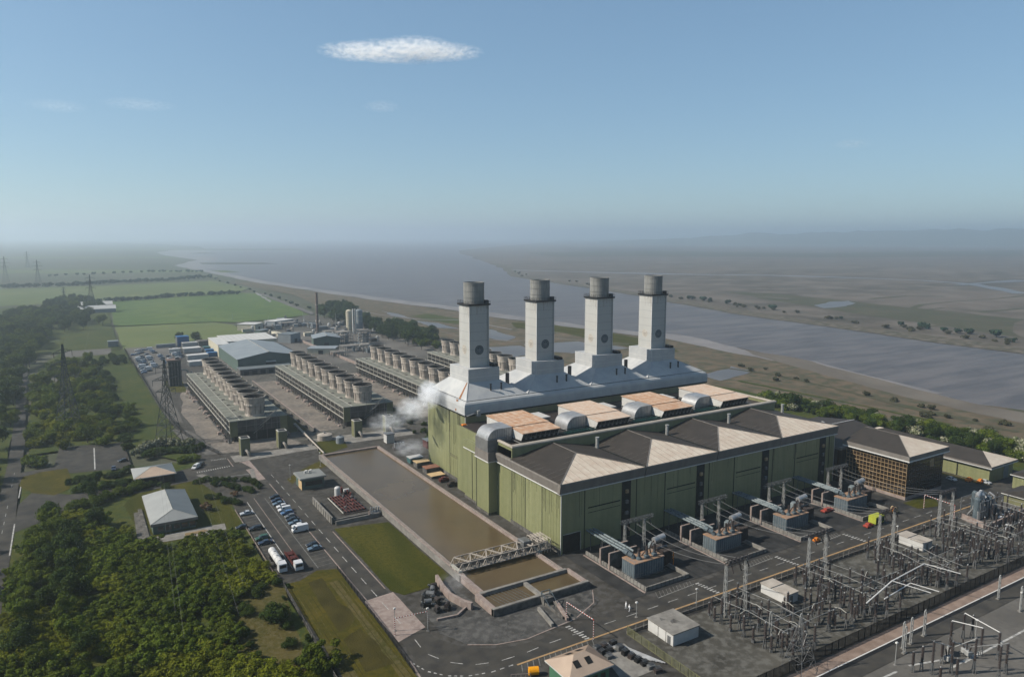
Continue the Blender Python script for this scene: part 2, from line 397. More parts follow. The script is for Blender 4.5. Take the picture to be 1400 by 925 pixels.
# low hills beyond the far shore
hm_ = MB()
hp = [(820, 14), (900, 60), (960, 95), (1040, 150), (1120, 170), (1200, 190), (1290, 205), (1370, 220), (1480, 235), (1600, 240), (1750, 220), (1900, 180), (2200, 60)]
pr_ = []
for xx, hh in hp:
    for sub in range(4):
        pass
def hill_pt(t):
    i = min(len(hp) - 2, int(t)); f = t - i
    return hp[i][0] * (1 - f) + hp[i + 1][0] * f, hp[i][1] * (1 - f) + hp[i + 1][1] * f
rows = []
K = 90
for k in range(K + 1):
    x_, h_ = hill_pt((len(hp) - 1) * k / K)
    a_ = math.atan((x_ - CX0) / 1012.0) + YAW
    h_ = h_ * (.86 + .22 * noise.noise(Vector((k * .21, 3, 0))) + .08 * noise.noise(Vector((k * .9, 9, 0))))
    rr = []
    for D_, s_ in ((8600, 0), (9300, .35), (10100, .75), (11000, 1.0), (12200, .9), (13200, 0)):
        D2 = min(D_ / max(.72, math.cos(a_ - YAW)), 15000) if False else D_
        rr.append((math.sin(a_) * D2, math.cos(a_) * D2, -1.0 + max(.2, h_ * s_ * (1 + .12 * noise.noise(Vector((k * .5, D_ / 700, 1)))))))
    rows.append(rr)
rows = [r for r in rows if max(q[1] for q in r) > -1300 and r[-1][1] > -1200]
nc = 6
hm_.add([q for r in rows for q in r], [(i * nc + j, (i + 1) * nc + j, (i + 1) * nc + j + 1, i * nc + j + 1) for i in range(len(rows) - 1) for j in range(nc - 1)])
ho = hm_.build('hills', G['hills'], smooth=True); tag(ho, None, None, None, 'structure')

# grass, pools and creeks of the near salt marsh behind the stacks
sheet('marsh_grass', px((700, 440), (745, 442), (800, 449), (870, 461), (930, 480), (900, 482), (830, 467), (760, 453), (705, 448)), -.22, G['grass'], (14, 4), 171)
sheet('marsh_grass', px((585, 428), (640, 438), (660, 446), (610, 441), (560, 432)), -.22, G['rough_grass'], (14, 4), 172)
for k, pts in enumerate([[(636, 446), (672, 450), (705, 460), (690, 466), (655, 458)], [(716, 470), (790, 466), (860, 475), (800, 482), (735, 480)], [(560, 437), (600, 441), (628, 449), (590, 447)], [(668, 474), (712, 472), (730, 484), (690, 490)], [(520, 424), (548, 430), (570, 437), (535, 431)], [(960, 512), (1000, 500), (1030, 506), (985, 520)]]):
    sheet('pool', px(*pts), -.2, G['pool'], (10, 5), 180 + k)
creek([(470, 420), (520, 430), (570, 436), (630, 437), (700, 450)], 2.2, -.15, G['wet_mud'], 190)
creek([(600, 452), (640, 462), (700, 466), (760, 462), (860, 470)], 2.5, -.15, G['mud'], 191)
creek([(990, 502), (1060, 512), (1140, 530), (1260, 560), (1390, 590)], 3.0, -.15, G['saltmarsh'], 192)
creek([(1010, 520), (1090, 536), (1190, 556), (1300, 580)], 2.0, -.15, G['rough_grass'], 193)
# fields on the left
sheet('pasture', [(38, 729), (41, 915), (90, 912), (143, 905), (157, 868), (152, 757), (100, 738)], .0, G['field_pale'], (20, 1), 71)
sheet('field', [(41, 925), (52, 1275), (150, 1310), (259, 1358), (279, 1322), (273, 1120), (261, 932), (215, 905), (167, 892), (143, 912)], .0, G['field'], (30, 2), 72)
sheet('field', [(-1300, 1250), (-400, 1245), (50, 1285), (262, 1375), (300, 1480), (276, 1751), (72, 1696), (-800, 1620), (-1600, 1600)], .0, G['field_far'], (40, 3), 73)
sheet('field_edge_path', [(281, 1322), (291, 1318), (272, 940), (264, 934)], .05, G['tan_gravel'], (30, 2), 74)
sheet('field_puddle', px((348, 400), (351, 400), (371, 411), (369, 413)), .05, G['wet_mud'], (10, 2), 75)
for k, (x0, x1, y, hh, z_) in enumerate([(-300, 330, 371, 2.2, 1), (0, 380, 360, 1.6, 2), (-200, 250, 352, 1.5, 3), (0, 300, 346, 1.2, 4), (60, 420, 341, 1.0, 5)]):
    sheet('grazing_marsh', px((x0, y + hh), (x1, y + hh * .4), (x1 - 20, y - hh * .7), (x0, y - hh)), -.5, G['saltmarsh'] if k % 2 else G['field_far'], (150, 40), 76 + k)
sheet('verge', [(-21, 395), (18, 396), (24, 372), (36, 352), (46, 345), (57, 344), (52, 372), (45, 400), (40.5, 470), (40, 560), (38, 729), (-10, 735), (-24, 660), (-24, 500)], .0, G['rough_grass'], (10, 1), 81)
sheet('verge', [(-300, 100), (-29, 100), (-29, 470), (-34, 680), (-60, 1000), (-300, 1200)], -.02, G['rough_grass'], (20, 2), 82)
sheet('copse_floor', [(-60, 735), (36, 735), (38, 900), (48, 1240), (-200, 1230), (-140, 900)], -.03, G['rough_grass'], (20, 2), 83)
sheet('thicket_floor', [(-21.5, 100), (-21.5, 250), (-12, 272), (0, 290), (12, 300), (16, 262), (40, 256), (45, 268), (46, 206), (46, 100)], .0, G['rough_grass'], (8, .6), 84)
sheet('thicket_clearing', px((332, 792), (388, 800), (400, 850), (430, 905), (420, 925), (300, 905), (310, 860)), .012, G['dry_grass'], (6, 2.5), 85)
sheet('lawn', px((26, 664), (31, 652), (58, 645), (92, 640), (97, 655), (95, 668), (74, 677), (45, 674)), .09, G['ochre_grass'], (6, .4), 86)
sheet('lawn', [(12, 300), (16, 312), (34, 318), (50, 318), (56, 304), (52, 290), (46, 279), (46, 256), (16, 255)], .0, G['grass'], (6, .5), 87)

sheet('gate_lawn', [(-21.5, 240), (-21.5, 345), (-8, 360), (20, 350), (47, 345), (58, 335), (58, 300), (47, 283), (47, 240)], -.012, G['rough_grass'])
# the works: one paved sheet under everything, then roads, pads and grass
sheet('works_paving', [(24, 331), (40, 336), (45, 345), (40.5, 470), (39.5, 728), (100, 735), (152, 752), (230, 860), (300, 800), (300, 560), (305, 340), (340, 260), (345, 100), (46.8, 100), (46.8, 283), (40, 315)], .0, G['asphalt'])
sheet('row_yard', [(57, 350), (110, 352), (300, 350), (300, 560), (150, 560), (57, 545)], .008, G['yard_gravel'], (10, 1), 91)
sheet('plant_yard', [(95, 560), (300, 560), (300, 790), (235, 860), (150, 740), (95, 700)], .008, G['tan_gravel'], (10, 2), 92)
sheet('dark_yard', px((322, 440), (372, 443), (420, 430), (470, 438), (450, 452), (400, 452), (350, 456)), .016, G['yard_gravel'], (10, 2), 93)
sheet('dirt_strip', [(52, 372), (62, 372), (62, 470), (60, 520), (56, 500), (50, 440)], .016, G['dirt'], (7, 1.6), 94)
sheet('dirt_strip', [(51, 352), (88, 346), (92, 350), (88, 366), (54, 372)], .014, G['dirt'], (5, 1.2), 95)
for x0 in (104.5, 162, 219.5):
    sheet('dirt_strip', rect(x0, x0 + 14, 366, 515), .016, G['dirt'], (8, 1.4), 96)
sheet('dirt_apron', [(100, 338), (146, 336), (146, 350), (98, 354)], .016, G['concrete'], (6, .8), 97)
sheet('dirt_apron', [(58, 334), (96, 336), (96, 345), (58, 345)], .018, G['concrete'], (6, .8), 98)
sheet('row_grass', rect(91, 101, 372, 545), .014, G['ochre_grass'], (7, .8), 99)
sheet('row_grass', [(149, 372), (158, 372), (158, 505), (149, 505)], .014, G['ochre_grass'], (7, .8), 100)
sheet('row_grass', px((430, 605), (447, 600), (471, 603), (475, 611), (438, 622)), .02, G['grass'], (4, .5), 101)
sheet('row_grass', px((380, 594), (392, 588), (398, 592), (390, 597)), .02, G['grass'], (4, .4), 102)
sheet('corner_grass', px((392, 655), (412, 642), (436, 630), (447, 637), (422, 645), (408, 652), (400, 662)), .014, G['ochre_grass'], (3, .2), 103)
# left road and its car park entries
sheet('public_road', [(-28.5, 100), (-21.7, 100), (-21.6, 293), (-22.9, 346), (-23.4, 420), (-26.5, 513), (-30, 640), (-38, 740), (-58, 960), (-64, 960), (-44, 740), (-36.5, 640), (-31, 500), (-28.5, 390)], .06, G['road'])
sheet('lay_by', [(-23.2, 350), (-17, 350), (-10, 358), (-4, 354), (18, 350), (18, 396), (-9, 402), (-11, 368), (-23, 366)], .065, G['road'])
sheet('access_road', px((25, 690), (45, 672), (95, 676), (130, 670), (190, 655), (250, 650), (330, 632), (345, 640), (250, 660), (180, 676), (110, 692), (60, 712), (19, 728)), .065, G['road'])
sheet('car_park_road', px((68, 520), (90, 480), (152, 476), (152, 484), (100, 488), (78, 522)), .065, G['tan_gravel'])
sheet('road_marking', [(-22.3, 330), (-21.9, 330), (-21.8, 352), (-22.2, 352)], .07, G['paint'])
sheet('road_marking', [(-22.1, 270), (-21.7, 270), (-21.8, 300), (-22.2, 300)], .07, G['paint'])
for a in ((17.0, 397.5, -9, 402), (4, 352, 5, 396)):
    pass
sheet('road_marking', [(4.0, 355), (4.5, 355), (5.3, 392), (4.8, 392)], .07, G['paint'])
for k in range(9):
    y = 292 + k * 9
    if k not in (4, 5): sheet('road_marking', rect(-25.3, -25.15, y, y + 3.5), .07, G['paint'])
for k in range(10):
    y = 180 + k * 9
    sheet('road_marking', rect(-25.3, -25.15, y, y + 3.5), .07, G['paint'])
# works road and car park
sheet('works_road', [(64.6, 334), (64.6, 330), (64.6, 300), (64.7, 166), (64.5, 151), (62.8, 143), (60, 128), (84, 128), (84, 136.6), (300, 136), (345, 136), (345, 144.5), (215, 145), (111, 144.2), (95.5, 142.8), (87.9, 143.6), (81.6, 146), (75.4, 151.6), (72.4, 157.8), (71.2, 164), (71.4, 188), (71, 240), (69.5, 312), (69.5, 334)], .010, G['road'])
sheet('crossing_pad', [(63.6, 184), (72.6, 185), (72.6, 163), (63.9, 160)], .016, G['pinkcrete'], (4, .25), 111)
sheet('crossing_pad', [(59.5, 333), (64.0, 334), (64.4, 304), (60.6, 303)], .016, G['pinkcrete'])
sheet('car_park', [(46.8, 206.5), (59, 210), (64.2, 209.6), (64.0, 296), (58.5, 300), (53, 290), (46.9, 283)], .014, G['road'])
def line(name, a, b, w, z, mat):
    a = Vector((*a, 0)); b = Vector((*b, 0)); d = (b - a).normalized(); n_ = Vector((-d.y, d.x, 0)) * (w / 2)
    sheet(name, [tuple((a + n_)[:2]), tuple((a - n_)[:2]), tuple((b - n_)[:2]), tuple((b + n_)[:2])], z, mat)
line('road_marking', (58.9, 211), (58.9, 281), .22, .02, G['paint_dull'])
line('road_marking', (52.2, 215), (52.2, 280), .25, .02, G['paint'])
line('road_marking', (55.3, 214), (55.3, 283), .22, .02, G['pinkcrete'])
for k in range(26):
    line('bay_line', (59.0, 212 + k * 2.65), (64.0, 212.3 + k * 2.65), .12, .02, G['paint_dull'])
for k in range(24):
    line('bay_line', (47.0, 214 + k * 2.65), (52.1, 214.3 + k * 2.65), .12, .02, G['paint_dull'])
line('kerb_line', (64.5, 166), (64.4, 297), .35, .025, G['pinkcrete'])
line('kerb_line', (71.4, 188), (71.3, 236), .35, .025, G['pinkcrete'])
for k in range(17):
    line('road_marking', (67.8, 168 + k * 8.5), (67.75, 172.4 + k * 8.5), .22, .024, G['paint'])
cv = [(67.9, 160), (67.6, 152), (70.5, 146), (75, 141.8), (81, 139.9), (88, 139.6), (95, 140.2), (102, 140.3), (109, 140.1)]
for a, b in zip(cv, cv[1:]):
    A = Vector(a); B = Vector(b); line('road_marking', tuple(A.lerp(B, .12)), tuple(A.lerp(B, .62)), .22, .024, G['paint'])
for k in range(26):
    line('road_marking', (113 + k * 7.4, 140.2), (116.8 + k * 7.4, 140.2), .2, .024, G['paint'])
for a, b in zip([(63.2, 150), (64.8, 145), (68, 141), (72, 138.5), (77, 137)], [(64.6, 145.5), (67.6, 141.5), (71.5, 138.8), (76.5, 137.3), (84, 136.9)]):
    A = Vector(a); B = Vector(b)
    for j in range(3): line('road_marking', tuple(A.lerp(B, j / 3 + .05)), tuple(A.lerp(B, j / 3 + .22)), .35, .026, G['paint'])
line('kerb_line', (84, 136.4), (300, 135.7), .55, .03, G['paint_yel'])
line('kerb_line', (63.2, 151), (62.2, 141), .45, .03, G['pinkcrete'])
line('kerb_line', (133, 147.3), (135, 147.3), .4, .03, G['pinkcrete'])
for X in (104.5, 150.5, 184.8, 218.8):
    for k in range(8):
        y = 136.8 + k * 1.0
        sheet('crossing_stripe', [(X - .7 - (k - 4) * .12, y), (X + .7 - (k - 4) * .12, y), (X + .7 - (k - 4) * .12, y + .5), (X - .7 - (k - 4) * .12, y + .5)], .03, G['paint'])
for X0, X1 in ((134.5, 149), (168.5, 183), (203, 217)):
    line('bay_line', (X0, 143.4), (X1, 144.2), .15, .02, G['paint'])
    for k in range(11):
        x = X0 + (X1 - X0) * k / 11
        line('bay_line', (x, 143.5), (x + 1.6, 146.3), .15, .02, G['paint_dull'])
for k in range(14):
    line('bay_line', (85 + k * 1.6, 136.0), (83.6 + k * 1.6, 133.2), .2, .016, G['paint_dull'])
# junction by the gate
for k in range(15):
    a = P(270 + k * 3.1, 646 - k * .62); sheet('crossing_stripe', [(a[0] - .22, a[1] - .7), (a[0] + .22, a[1] - .7), (a[0] + .22, a[1] + .7), (a[0] - .22, a[1] + .7)], .08, G['paint'])
sheet('bay_hatching', px((282, 640), (290, 629), (309, 627), (316, 637)), .075, G['road'])
for k in range(10):
    a = P(289 + k * 2.1, 629.5 - k * .3); sheet('bay_line', [(a[0] - .15, a[1] - .5), (a[0] + .15, a[1] - .5), (a[0] + .15, a[1] + .5), (a[0] - .15, a[1] + .5)], .08, G['paint'])
line('kerb_line', P(311, 627), P(319, 638), .4, .08, G['pinkcrete'])
sheet('ramp_pad', px((341, 641), (347, 641), (351, 655), (344, 655)), .08, G['concrete'])
sheet('ramp_pad', px((268, 650), (277, 648), (291, 652), (283, 655)), .08, G['concrete'])
line('road_marking', P(300, 653), P(341, 648), .3, .08, G['paint'])
sheet('west_track', [(41.5, 410), (49, 400), (52, 372), (56, 352), (49, 352), (44, 372), (40.9, 408)], .012, G['concrete_dk'], (6, .6), 121)
sheet('west_track', [(42, 575), (55, 590), (58, 575), (52, 545), (50, 520), (49, 470), (48, 420), (42, 430)], .02, G['tan_gravel'], (6, .8), 122)
sheet('row_grass', [(51, 545), (58, 560), (63, 545), (61, 505), (52, 510)], .024, G['grass'], (5, .6), 123)
sheet('far_car_park', [(41, 590), (58, 594), (66, 640), (78, 700), (70, 735), (40, 735)], .02, G['tan_gravel'], (8, .5), 124)
# lawn and ochre field by the works road
sheet('grass_plot', [(72.4, 238), (90.6, 234), (90.8, 186), (86.2, 182.6), (74.5, 181.6), (72.3, 186)], .014, G['grass'], (5, .3), 131)
sheet('ochre_field', [(47.3, 100), (61.8, 100), (62.0, 146), (62.8, 165), (63.6, 207.5), (58, 209.5), (52, 205.5), (47.4, 205.5)], .008, G['ochre_grass'], (5, .25), 132)
sheet('ochre_strip', [(47.5, 168), (50.2, 168), (49.6, 120), (47.5, 120)], .012, G['dry_grass'], (5, .5), 133)
sheet('ochre_strip', [(58.8, 200), (61.2, 200), (60.8, 120), (58.6, 120)], .012, G['dry_grass'], (5, .4), 136)
sheet('bare_patch', [(53.6, 203), (57.8, 204), (58.4, 176), (52.8, 172)], .012, G['ploughed'], (3, 1.3), 134)
sheet('bare_patch', [(52.4, 168), (58, 171), (59.4, 152), (52.5, 152)], .012, G['ploughed'], (3, 1.3), 135)
for k, x in enumerate((59.4, 60.2, 61.0, 61.6, 49.0, 50.2, 51.4, 48.2)):
    line('mown_line', (x + .6, 200 if x > 58 else 196), (x - .2, 118), .22, .013, G['dry_grass'] if k % 2 else G['ploughed'])
# gravel mound in the road bend, front yard, switchyard
sheet('gravel_island', [(74.5, 158), (78, 150.2), (84, 146.6), (92, 144.8), (104, 145.4), (112, 146.3), (119.5, 150.6), (121.5, 158), (90, 160.5), (88, 184), (84, 180), (75, 172)], .016, G['coal_gravel'], (4, .4), 141)
line('kerb_line', (108.8, 146.6), (117.5, 150.6), .28, .03, G['pinkcrete']); line('kerb_line', (117.5, 150.6), (121.6, 156.5), .28, .03, G['pinkcrete'])
line('kerb_line', (78, 150), (84, 146.4), .35, .03, G['pinkcrete']); line('kerb_line', (84, 146.4), (92, 144.6), .35, .03, G['pinkcrete']); line('kerb_line', (92, 144.6), (108, 146.3), .35, .03, G['pinkcrete'])
sheet('front_apron', rect(127.8, 264, 146.5, 180.4), .008, G['apron'], (6, .2), 142)
sheet('switchyard_floor', rect(115, 300, 101.3, 131.5), .012, G['yard_gravel'])
sheet('brick_strip', rect(46.9, 340, 96.9, 100.4), .016, G['brick_strip'])
sheet('lower_road', rect(46.9, 340, 91.5, 96.8), .012, G['road'])
sheet('lower_yard', rect(46.9, 345, 20, 91.4), .012, G['tan_gravel'])
sheet('drain_channel', rect(130, 340, 95.5, 96.5), .022, G['black'])
line('kerb_line', (130, 96.75), (340, 96.75), .28, .03, G['white_trim'])
for a, b in (((148, 88.9), (158, 88.5)), ((162.5, 88.4), (172, 85.6)), ((170, 82.7), (184, 82.9)), ((175, 82.4), (210, 82.0))):
    line('yard_line', a, b, .55, .03, G['paint'])
sheet('store_pad', [(101, 118), (110.5, 118), (111.5, 130.5), (104, 130.5)], .016, G['concrete'])
sheet('east_pad', [(262, 121), (300, 121), (300, 131), (266, 131)], .016, G['concrete_dk'])
sheet('office_bed', [(264, 150.5), (263, 144.5), (272, 142), (278, 146), (276, 150.5)], .02, G['grass'], (3, .4), 145)
sheet('store_bed', [(309, 170), (313.6, 170), (314.5, 144), (310, 150)], .02, G['dry_grass'], (3, .4), 146)
sheet('beach_grass', [(345, 60), (362, 60), (380, 200), (372, 330), (352, 420), (300, 470), (300, 420), (320, 330), (345, 200)], -.2, G['rough_grass'], (10, 4), 147)
mk('emb_dark', (.055, .07, .08), (.075, .09, .10), 2, .6); mk('emb_line', (.20, .225, .24))
mk('emb_faint', (.44, .40, .34), (.56, .525, .47), 1.2, .6); mk('emb_faint2', (.33, .30, .26))
# ------------------------------------------------------------------ turbine hall
X0, Y0, BP = 127.3, 180.5, 34.05
XE = X0 + 4 * BP
t = thing('turbine_hall', 'long green clad turbine hall with four hipped brown and cream roofs along its front', 'power hall', (X0, Y0, 0))
m = MB()
m.box(X0, XE, Y0, 211, 0, 20.0)
m.mt(1)
for y in (191.2, 201.5, 210.2): m.box(X0 - .05, X0 + .05, y - .16, y + .16, 1.5, 19.9)
for b in range(4):
    xb = X0 + b * BP
    for f in ((.27, .905) if b == 0 else (.28, .90)): m.box(xb + f * BP - .16, xb + f * BP + .16, Y0 - .05, Y0 + .05, 0, 19.9)
m.mt(2)
m.box(X0 - .12, X0 + .06, Y0, 211, 0, 1.5)
m.mt(3)
for b in range(4):   # folded horizontal seam on the front panels
    xb = X0 + b * BP
    m.box(xb + .31 * BP, xb + .70 * BP, Y0 - .07, Y0 + .03, 13.2, 13.6); m.box(xb + .31 * BP, xb + .70 * BP, Y0 - .04, Y0 + .03, 11.6, 11.8)
m.mt(4)
m.box(X0 - .04, X0 + .12, Y0 - .06, Y0 + .12, 0, 20); m.box(XE - .12, XE + .04, Y0 - .06, Y0 + .12, 0, 20)
m.mt(5).box(X0 - .03, X0 + .05, 191.4, 201.3, 1.6, 19.9)
for b in range(4):
    xb = X0 + b * BP; m.box(xb + .29 * BP, xb + .70 * BP, Y0 - .025, Y0 + .05, .2, 19.9)
m.mt(5)
for k in range(19): y = Y0 + .8 + k * 1.62; m.box(X0 - .045, X0 + .02, y - .05, y + .05, 1.6, 19.9)
for k in range(82):
    x = X0 + .7 + k * 1.66; m.box(x - .05, x + .05, Y0 - .04, Y0 + .02, .3, 19.9)
m.mt(6)
rs = random.Random(5)
for k in range(26):
    y = rs.uniform(Y0 + .5, 210); L_ = rs.uniform(1.5, 9); w_ = rs.uniform(.06, .22); m.box(X0 - .05, X0 + .02, y, y + w_, 19.9 - L_, 19.9)
for k in range(34):
    x = rs.uniform(X0 + .5, XE - .5); L_ = rs.uniform(1.5, 9); w_ = rs.uniform(.05, .16); m.box(x, x + w_, Y0 - .045, Y0 + .02, 19.9 - L_, 19.9)
m.build('wall', [G['green_clad'], G['joint'], G['concrete_dk'], G['joint'], G['white_trim'], G['green_clad_pale'], G['green_stain']], t)
m = MB(); m.box(X0 + .25, XE - .25, 211, 252.6, 0, 26.0); m.box(X0 + .25, XE - .25, 210.6, 211.4, 20.5, 27.2); m.box(X0 + .25, X0 + .9, 211.4, 220.4, 20, 27.2); m.box(XE - .9, XE - .25, 211.4, 252, 20, 27.2)
m.build('upper_wall', G['green_clad'], t)
MB().box(X0 + 1.0, XE - 1.0, 211.5, 252.4, 26.0, 26.05).build('deck', G['ins_dark'], t)
m = MB()
m.extx([(210.0, 27.2), (211.9, 27.2), (211.9, 27.8), (211.5, 28.05), (210.5, 28.05), (210.0, 27.7)], X0, XE)
m.exty([(X0 - .05, 27.2), (X0 + 1.2, 27.2), (X0 + 1.2, 27.65), (X0 + .9, 27.85), (X0 + .25, 27.85), (X0 - .05, 27.65)], 211.7, 220.4)
m.exty([(XE - 1.2, 27.2), (XE + .05, 27.2), (XE + .05, 27.65), (XE - .25, 27.85), (XE - .9, 27.85), (XE - 1.2, 27.65)], 211.7, 252.4)
m.build('coping', G['coping'], t)
for b in range(4):
    xa = X0 + b * BP + (.0 if b == 0 else .22); xb = X0 + (b + 1) * BP - (.0 if b == 3 else .22); cx = X0 + (b + .5) * BP
    o_ = .9
    xl = xa - (o_ if b == 0 else 0); xr = xb + (o_ if b == 3 else 0)
    m = MB()   # fascia: sloped band with a rounded top edge, along the front (and along the two gable sides)
    m.extx([(Y0 - .35, 20.05), (Y0 + .8, 20.05), (Y0 + .8, 23.35), (Y0 - .55, 23.35), (Y0 - .85, 23.2), (Y0 - .95, 22.85)], xl, xr)
    if b == 0: m.exty([(xl + .35, 20.05), (X0 + .2, 20.05), (X0 + .2, 23.35), (xl + .25, 23.35), (xl + .02, 23.2), (xl - .1, 22.85)], Y0 + .8, 220.3)
    if b == 3: m.exty([(XE - .2, 20.05), (xr - .35, 20.05), (xr, 22.85), (xr - .02, 23.2), (xr - .25, 23.35), (XE - .2, 23.35)], Y0 + .8, 211)
    m.mt(1).box(xl + (.3 if b == 0 else 0), xr, Y0 - .5, Y0 - .3, 19.75, 20.05)
    if b == 0: m.box(xl + .2, xl + .42, Y0 - .5, 220.3, 19.75, 20.05)
    f = m.build('eave_fascia', [G['fascia'], G['white_trim']], t)
    m = MB()
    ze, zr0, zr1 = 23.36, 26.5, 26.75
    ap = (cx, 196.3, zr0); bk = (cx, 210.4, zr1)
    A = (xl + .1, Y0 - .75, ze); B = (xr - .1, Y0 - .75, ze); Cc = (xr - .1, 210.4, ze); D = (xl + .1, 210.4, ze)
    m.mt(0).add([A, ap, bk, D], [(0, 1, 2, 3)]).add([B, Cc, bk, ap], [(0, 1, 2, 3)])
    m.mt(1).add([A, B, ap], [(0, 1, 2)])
    m.mt(2)
    for p, q in ((A, ap), (B, ap), (ap, bk)): m.bar((p[0], p[1], p[2] + .05), (q[0], q[1], q[2] + .05), .16)
    ya_ = Y0 - .75
    for s in range(1, 10):      # standing seams of the side slopes and the front hip
        y = ya_ + 3.1 * s
        f_ = min(1, (y - ya_) / (ap[1] - ya_))
        for xe in (xl + .1, xr - .1):
            m.bar((xe, y, ze + .03), (xe + (cx - xe) * f_, y, ze + (zr0 - ze) * f_ + .03), .05)
    for s in range(1, 12):
        x = xl + (xr - xl) * s / 12; f_ = 1 - abs(x - cx) / (cx - xl)
        m.bar((x, ya_, ze + .03), (x, ya_ + (ap[1] - ya_) * f_, ze + (zr0 - ze) * f_ + .03), .035)
    if b < 3: m.mt(3).box(X0 + (b + 1) * BP - .3, X0 + (b + 1) * BP + .3, Y0 - .6, 210.4, 23.3, 23.5)
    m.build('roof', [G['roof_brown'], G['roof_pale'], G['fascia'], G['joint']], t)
    xv = X0 + b * BP + .775 * BP
    m = MB(); m.box(xv - 1.9, xv + 1.9, Y0 - .12, Y0 + .2, .2, 19.7)
    v = m.build('louvre_bay', G['dark_vent'], t)
    for z in (4.5, 8.2, 12.0, 15.6):
        MB().bevbox(xv - .55, xv + .55, Y0 - .75, Y0 - .1, z, z + 1.2, .12).build('vent_hood', G['steel'] if z != 15.6 else G['mullion'], v)
    xp = X0 + (b + 1) * BP - .6 if b < 3 else XE - 1.5
    MB().cyl(xp, 205.5, 23.2, 27.2, .62, .62, 10).cyl(xp, 205.5, 27.2, 27.5, .75, .75, 10).build('roof_vent', G['steel_pale'], t, smooth=False)
m = MB(); m.box(X0 + .8, X0 + 7.5, Y0 - .15, Y0 + .1, 0, 6.4); m.mt(1); m.bar((X0 + .7, Y0 - .2, 6.4), (X0 + 7.6, Y0 - .2, 6.4), .12); m.bar((X0 + 7.6, Y0 - .2, 0), (X0 + 7.6, Y0 - .2, 6.4), .14)
m.build('loading_door', [G['dark_vent'], G['frame_white']], t)
# intake tower and side block on the west flank
m = MB(); m.box(124.0, X0 + .3, 220.9, 230.2, 0, 20); m.mt(1); m.box(123.94, 124.1, 229.9, 230.25, 0, 20); m.mt(2).box(123.9, X0, 220.8, 230.3, 0, .9)
w_ = m.build('duct_tower', [G['green_clad'], G['joint'], G['concrete_dk']], t)
m = MB(); m.box(123.6, X0 + .2, 220.5, 230.4, 20.05, 23.4); m.mt(1).box(123.45, X0, 220.35, 230.5, 19.75, 20.05); m.build('tower_fascia', [G['fascia'], G['white_trim']], t)
MB().bevbox(123.7, 131.6, 221.0, 230.2, 23.4, 28.1, .35).build('duct_casing', G['silver_dk'], t)
m = MB(); m.box(125.6, X0 + .3, 230.2, 242.6, 0, 20); m.box(125.2, X0, 230.45, 242.6, 20, 23); m.mt(1); m.box(125.52, 125.7, 236.2, 236.5, .5, 20); m.mt(2).box(125.1, X0, 230.45, 242.7, 19.75, 20.05); m.mt(3).box(125.5, 126, 230.3, 242.7, 0, .9)
m.build('side_block', [G['green_clad'], G['joint'], G['white_trim'], G['concrete_dk']], t)
m = MB(); m.box(128.6, 131.5, 242.6, 253, 0, 24); m.build('link_block', G['green_clad'], t)

# ------------------------------------------------------------------ boiler house with white metal hoods
BX0, BX1, BY0, BY1 = 131.5, 264.3, 253.0, 288.5
CH = [145.0 + 33.1 * k for k in range(4)]
t = thing('boiler_house', 'tall green boiler house behind the turbine hall under white sheet metal roof hoods', 'power hall', (BX0, BY0, 0))
m = MB(); m.box(BX0, BX1, BY0, BY1, 0, 29); m.mt(1)
for y in (259.5, 267.2): m.box(BX0 - .06, BX0 + .06, y - .18, y + .18, 1.2, 28.9)
m.mt(2).box(BX0 - .1, BX0 + .1, BY0, BY1, 0, 1.2)
m.mt(3).box(BX0 - .08, BX0 + .05, 260.4, 266.8, 9.2, 10.4)
m.mt(4).box(BX0 - .08, BX0 + .1, BY0 - .08, BY0 + .1, 20, 29)
m.mt(5).box(BX0 - .03, BX0 + .05, 267.4, BY1, 1.3, 28.8)
m.mt(5)
for k in range(21): y = BY0 + .9 + k * 1.68; m.box(BX0 - .045, BX0 + .02, y - .05, y + .05, 1.3, 28.8)
m.mt(6)
for k in range(34):
    y = rs.uniform(BY0 + .5, BY1 - .5); L_ = rs.uniform(2, 14); w_ = rs.uniform(.08, .3); m.box(BX0 - .05, BX0 + .02, y, y + w_, 28.8 - L_, 28.8)
m.build('wall', [G['green_clad'], G['joint'], G['concrete_dk'], G['olive'], G['white_trim'], G['green_clad_pale'], G['green_stain']], t)
m = MB(); m.box(BX0 - .5, BX1 + .5, BY0 - .5, BY1 + .5, 28.7, 29.2); m.build('eave', G['joint'], t)
prof = [(0, 29.25), (.05, 32.4), (.35, 33.4), (.95, 34.0), (1.8, 34.3)]
m = MB(); vs = []; fs = []
for k, (i_, z) in enumerate(prof):
    vs += [(BX0 - .6 + i_, BY0 - .6 + i_, z), (BX1 + .6 - i_, BY0 - .6 + i_, z), (BX1 + .6 - i_, BY1 + .6 - i_, z), (BX0 - .6 + i_, BY1 + .6 - i_, z)]
for k in range(len(prof) - 1):
    for j in range(4): fs.append((k * 4 + j, k * 4 + (j + 1) % 4, (k + 1) * 4 + (j + 1) % 4, (k + 1) * 4 + j))
m.add(vs, fs)
m.mt(1).bar((BX0 - .6, BY0 - .6, 29.25), (BX0 + 1.2, BY0 + 1.2, 34.3), .12)
m.build('skirt', [G['white_metal'], G['white_trim']], t)
ya, yb = BY0 + 1.2, BY1 - 1.2
ed = [BX0 + 1.2] + [(CH[i] + CH[i + 1]) / 2 for i in range(3)] + [BX1 - 1.2]
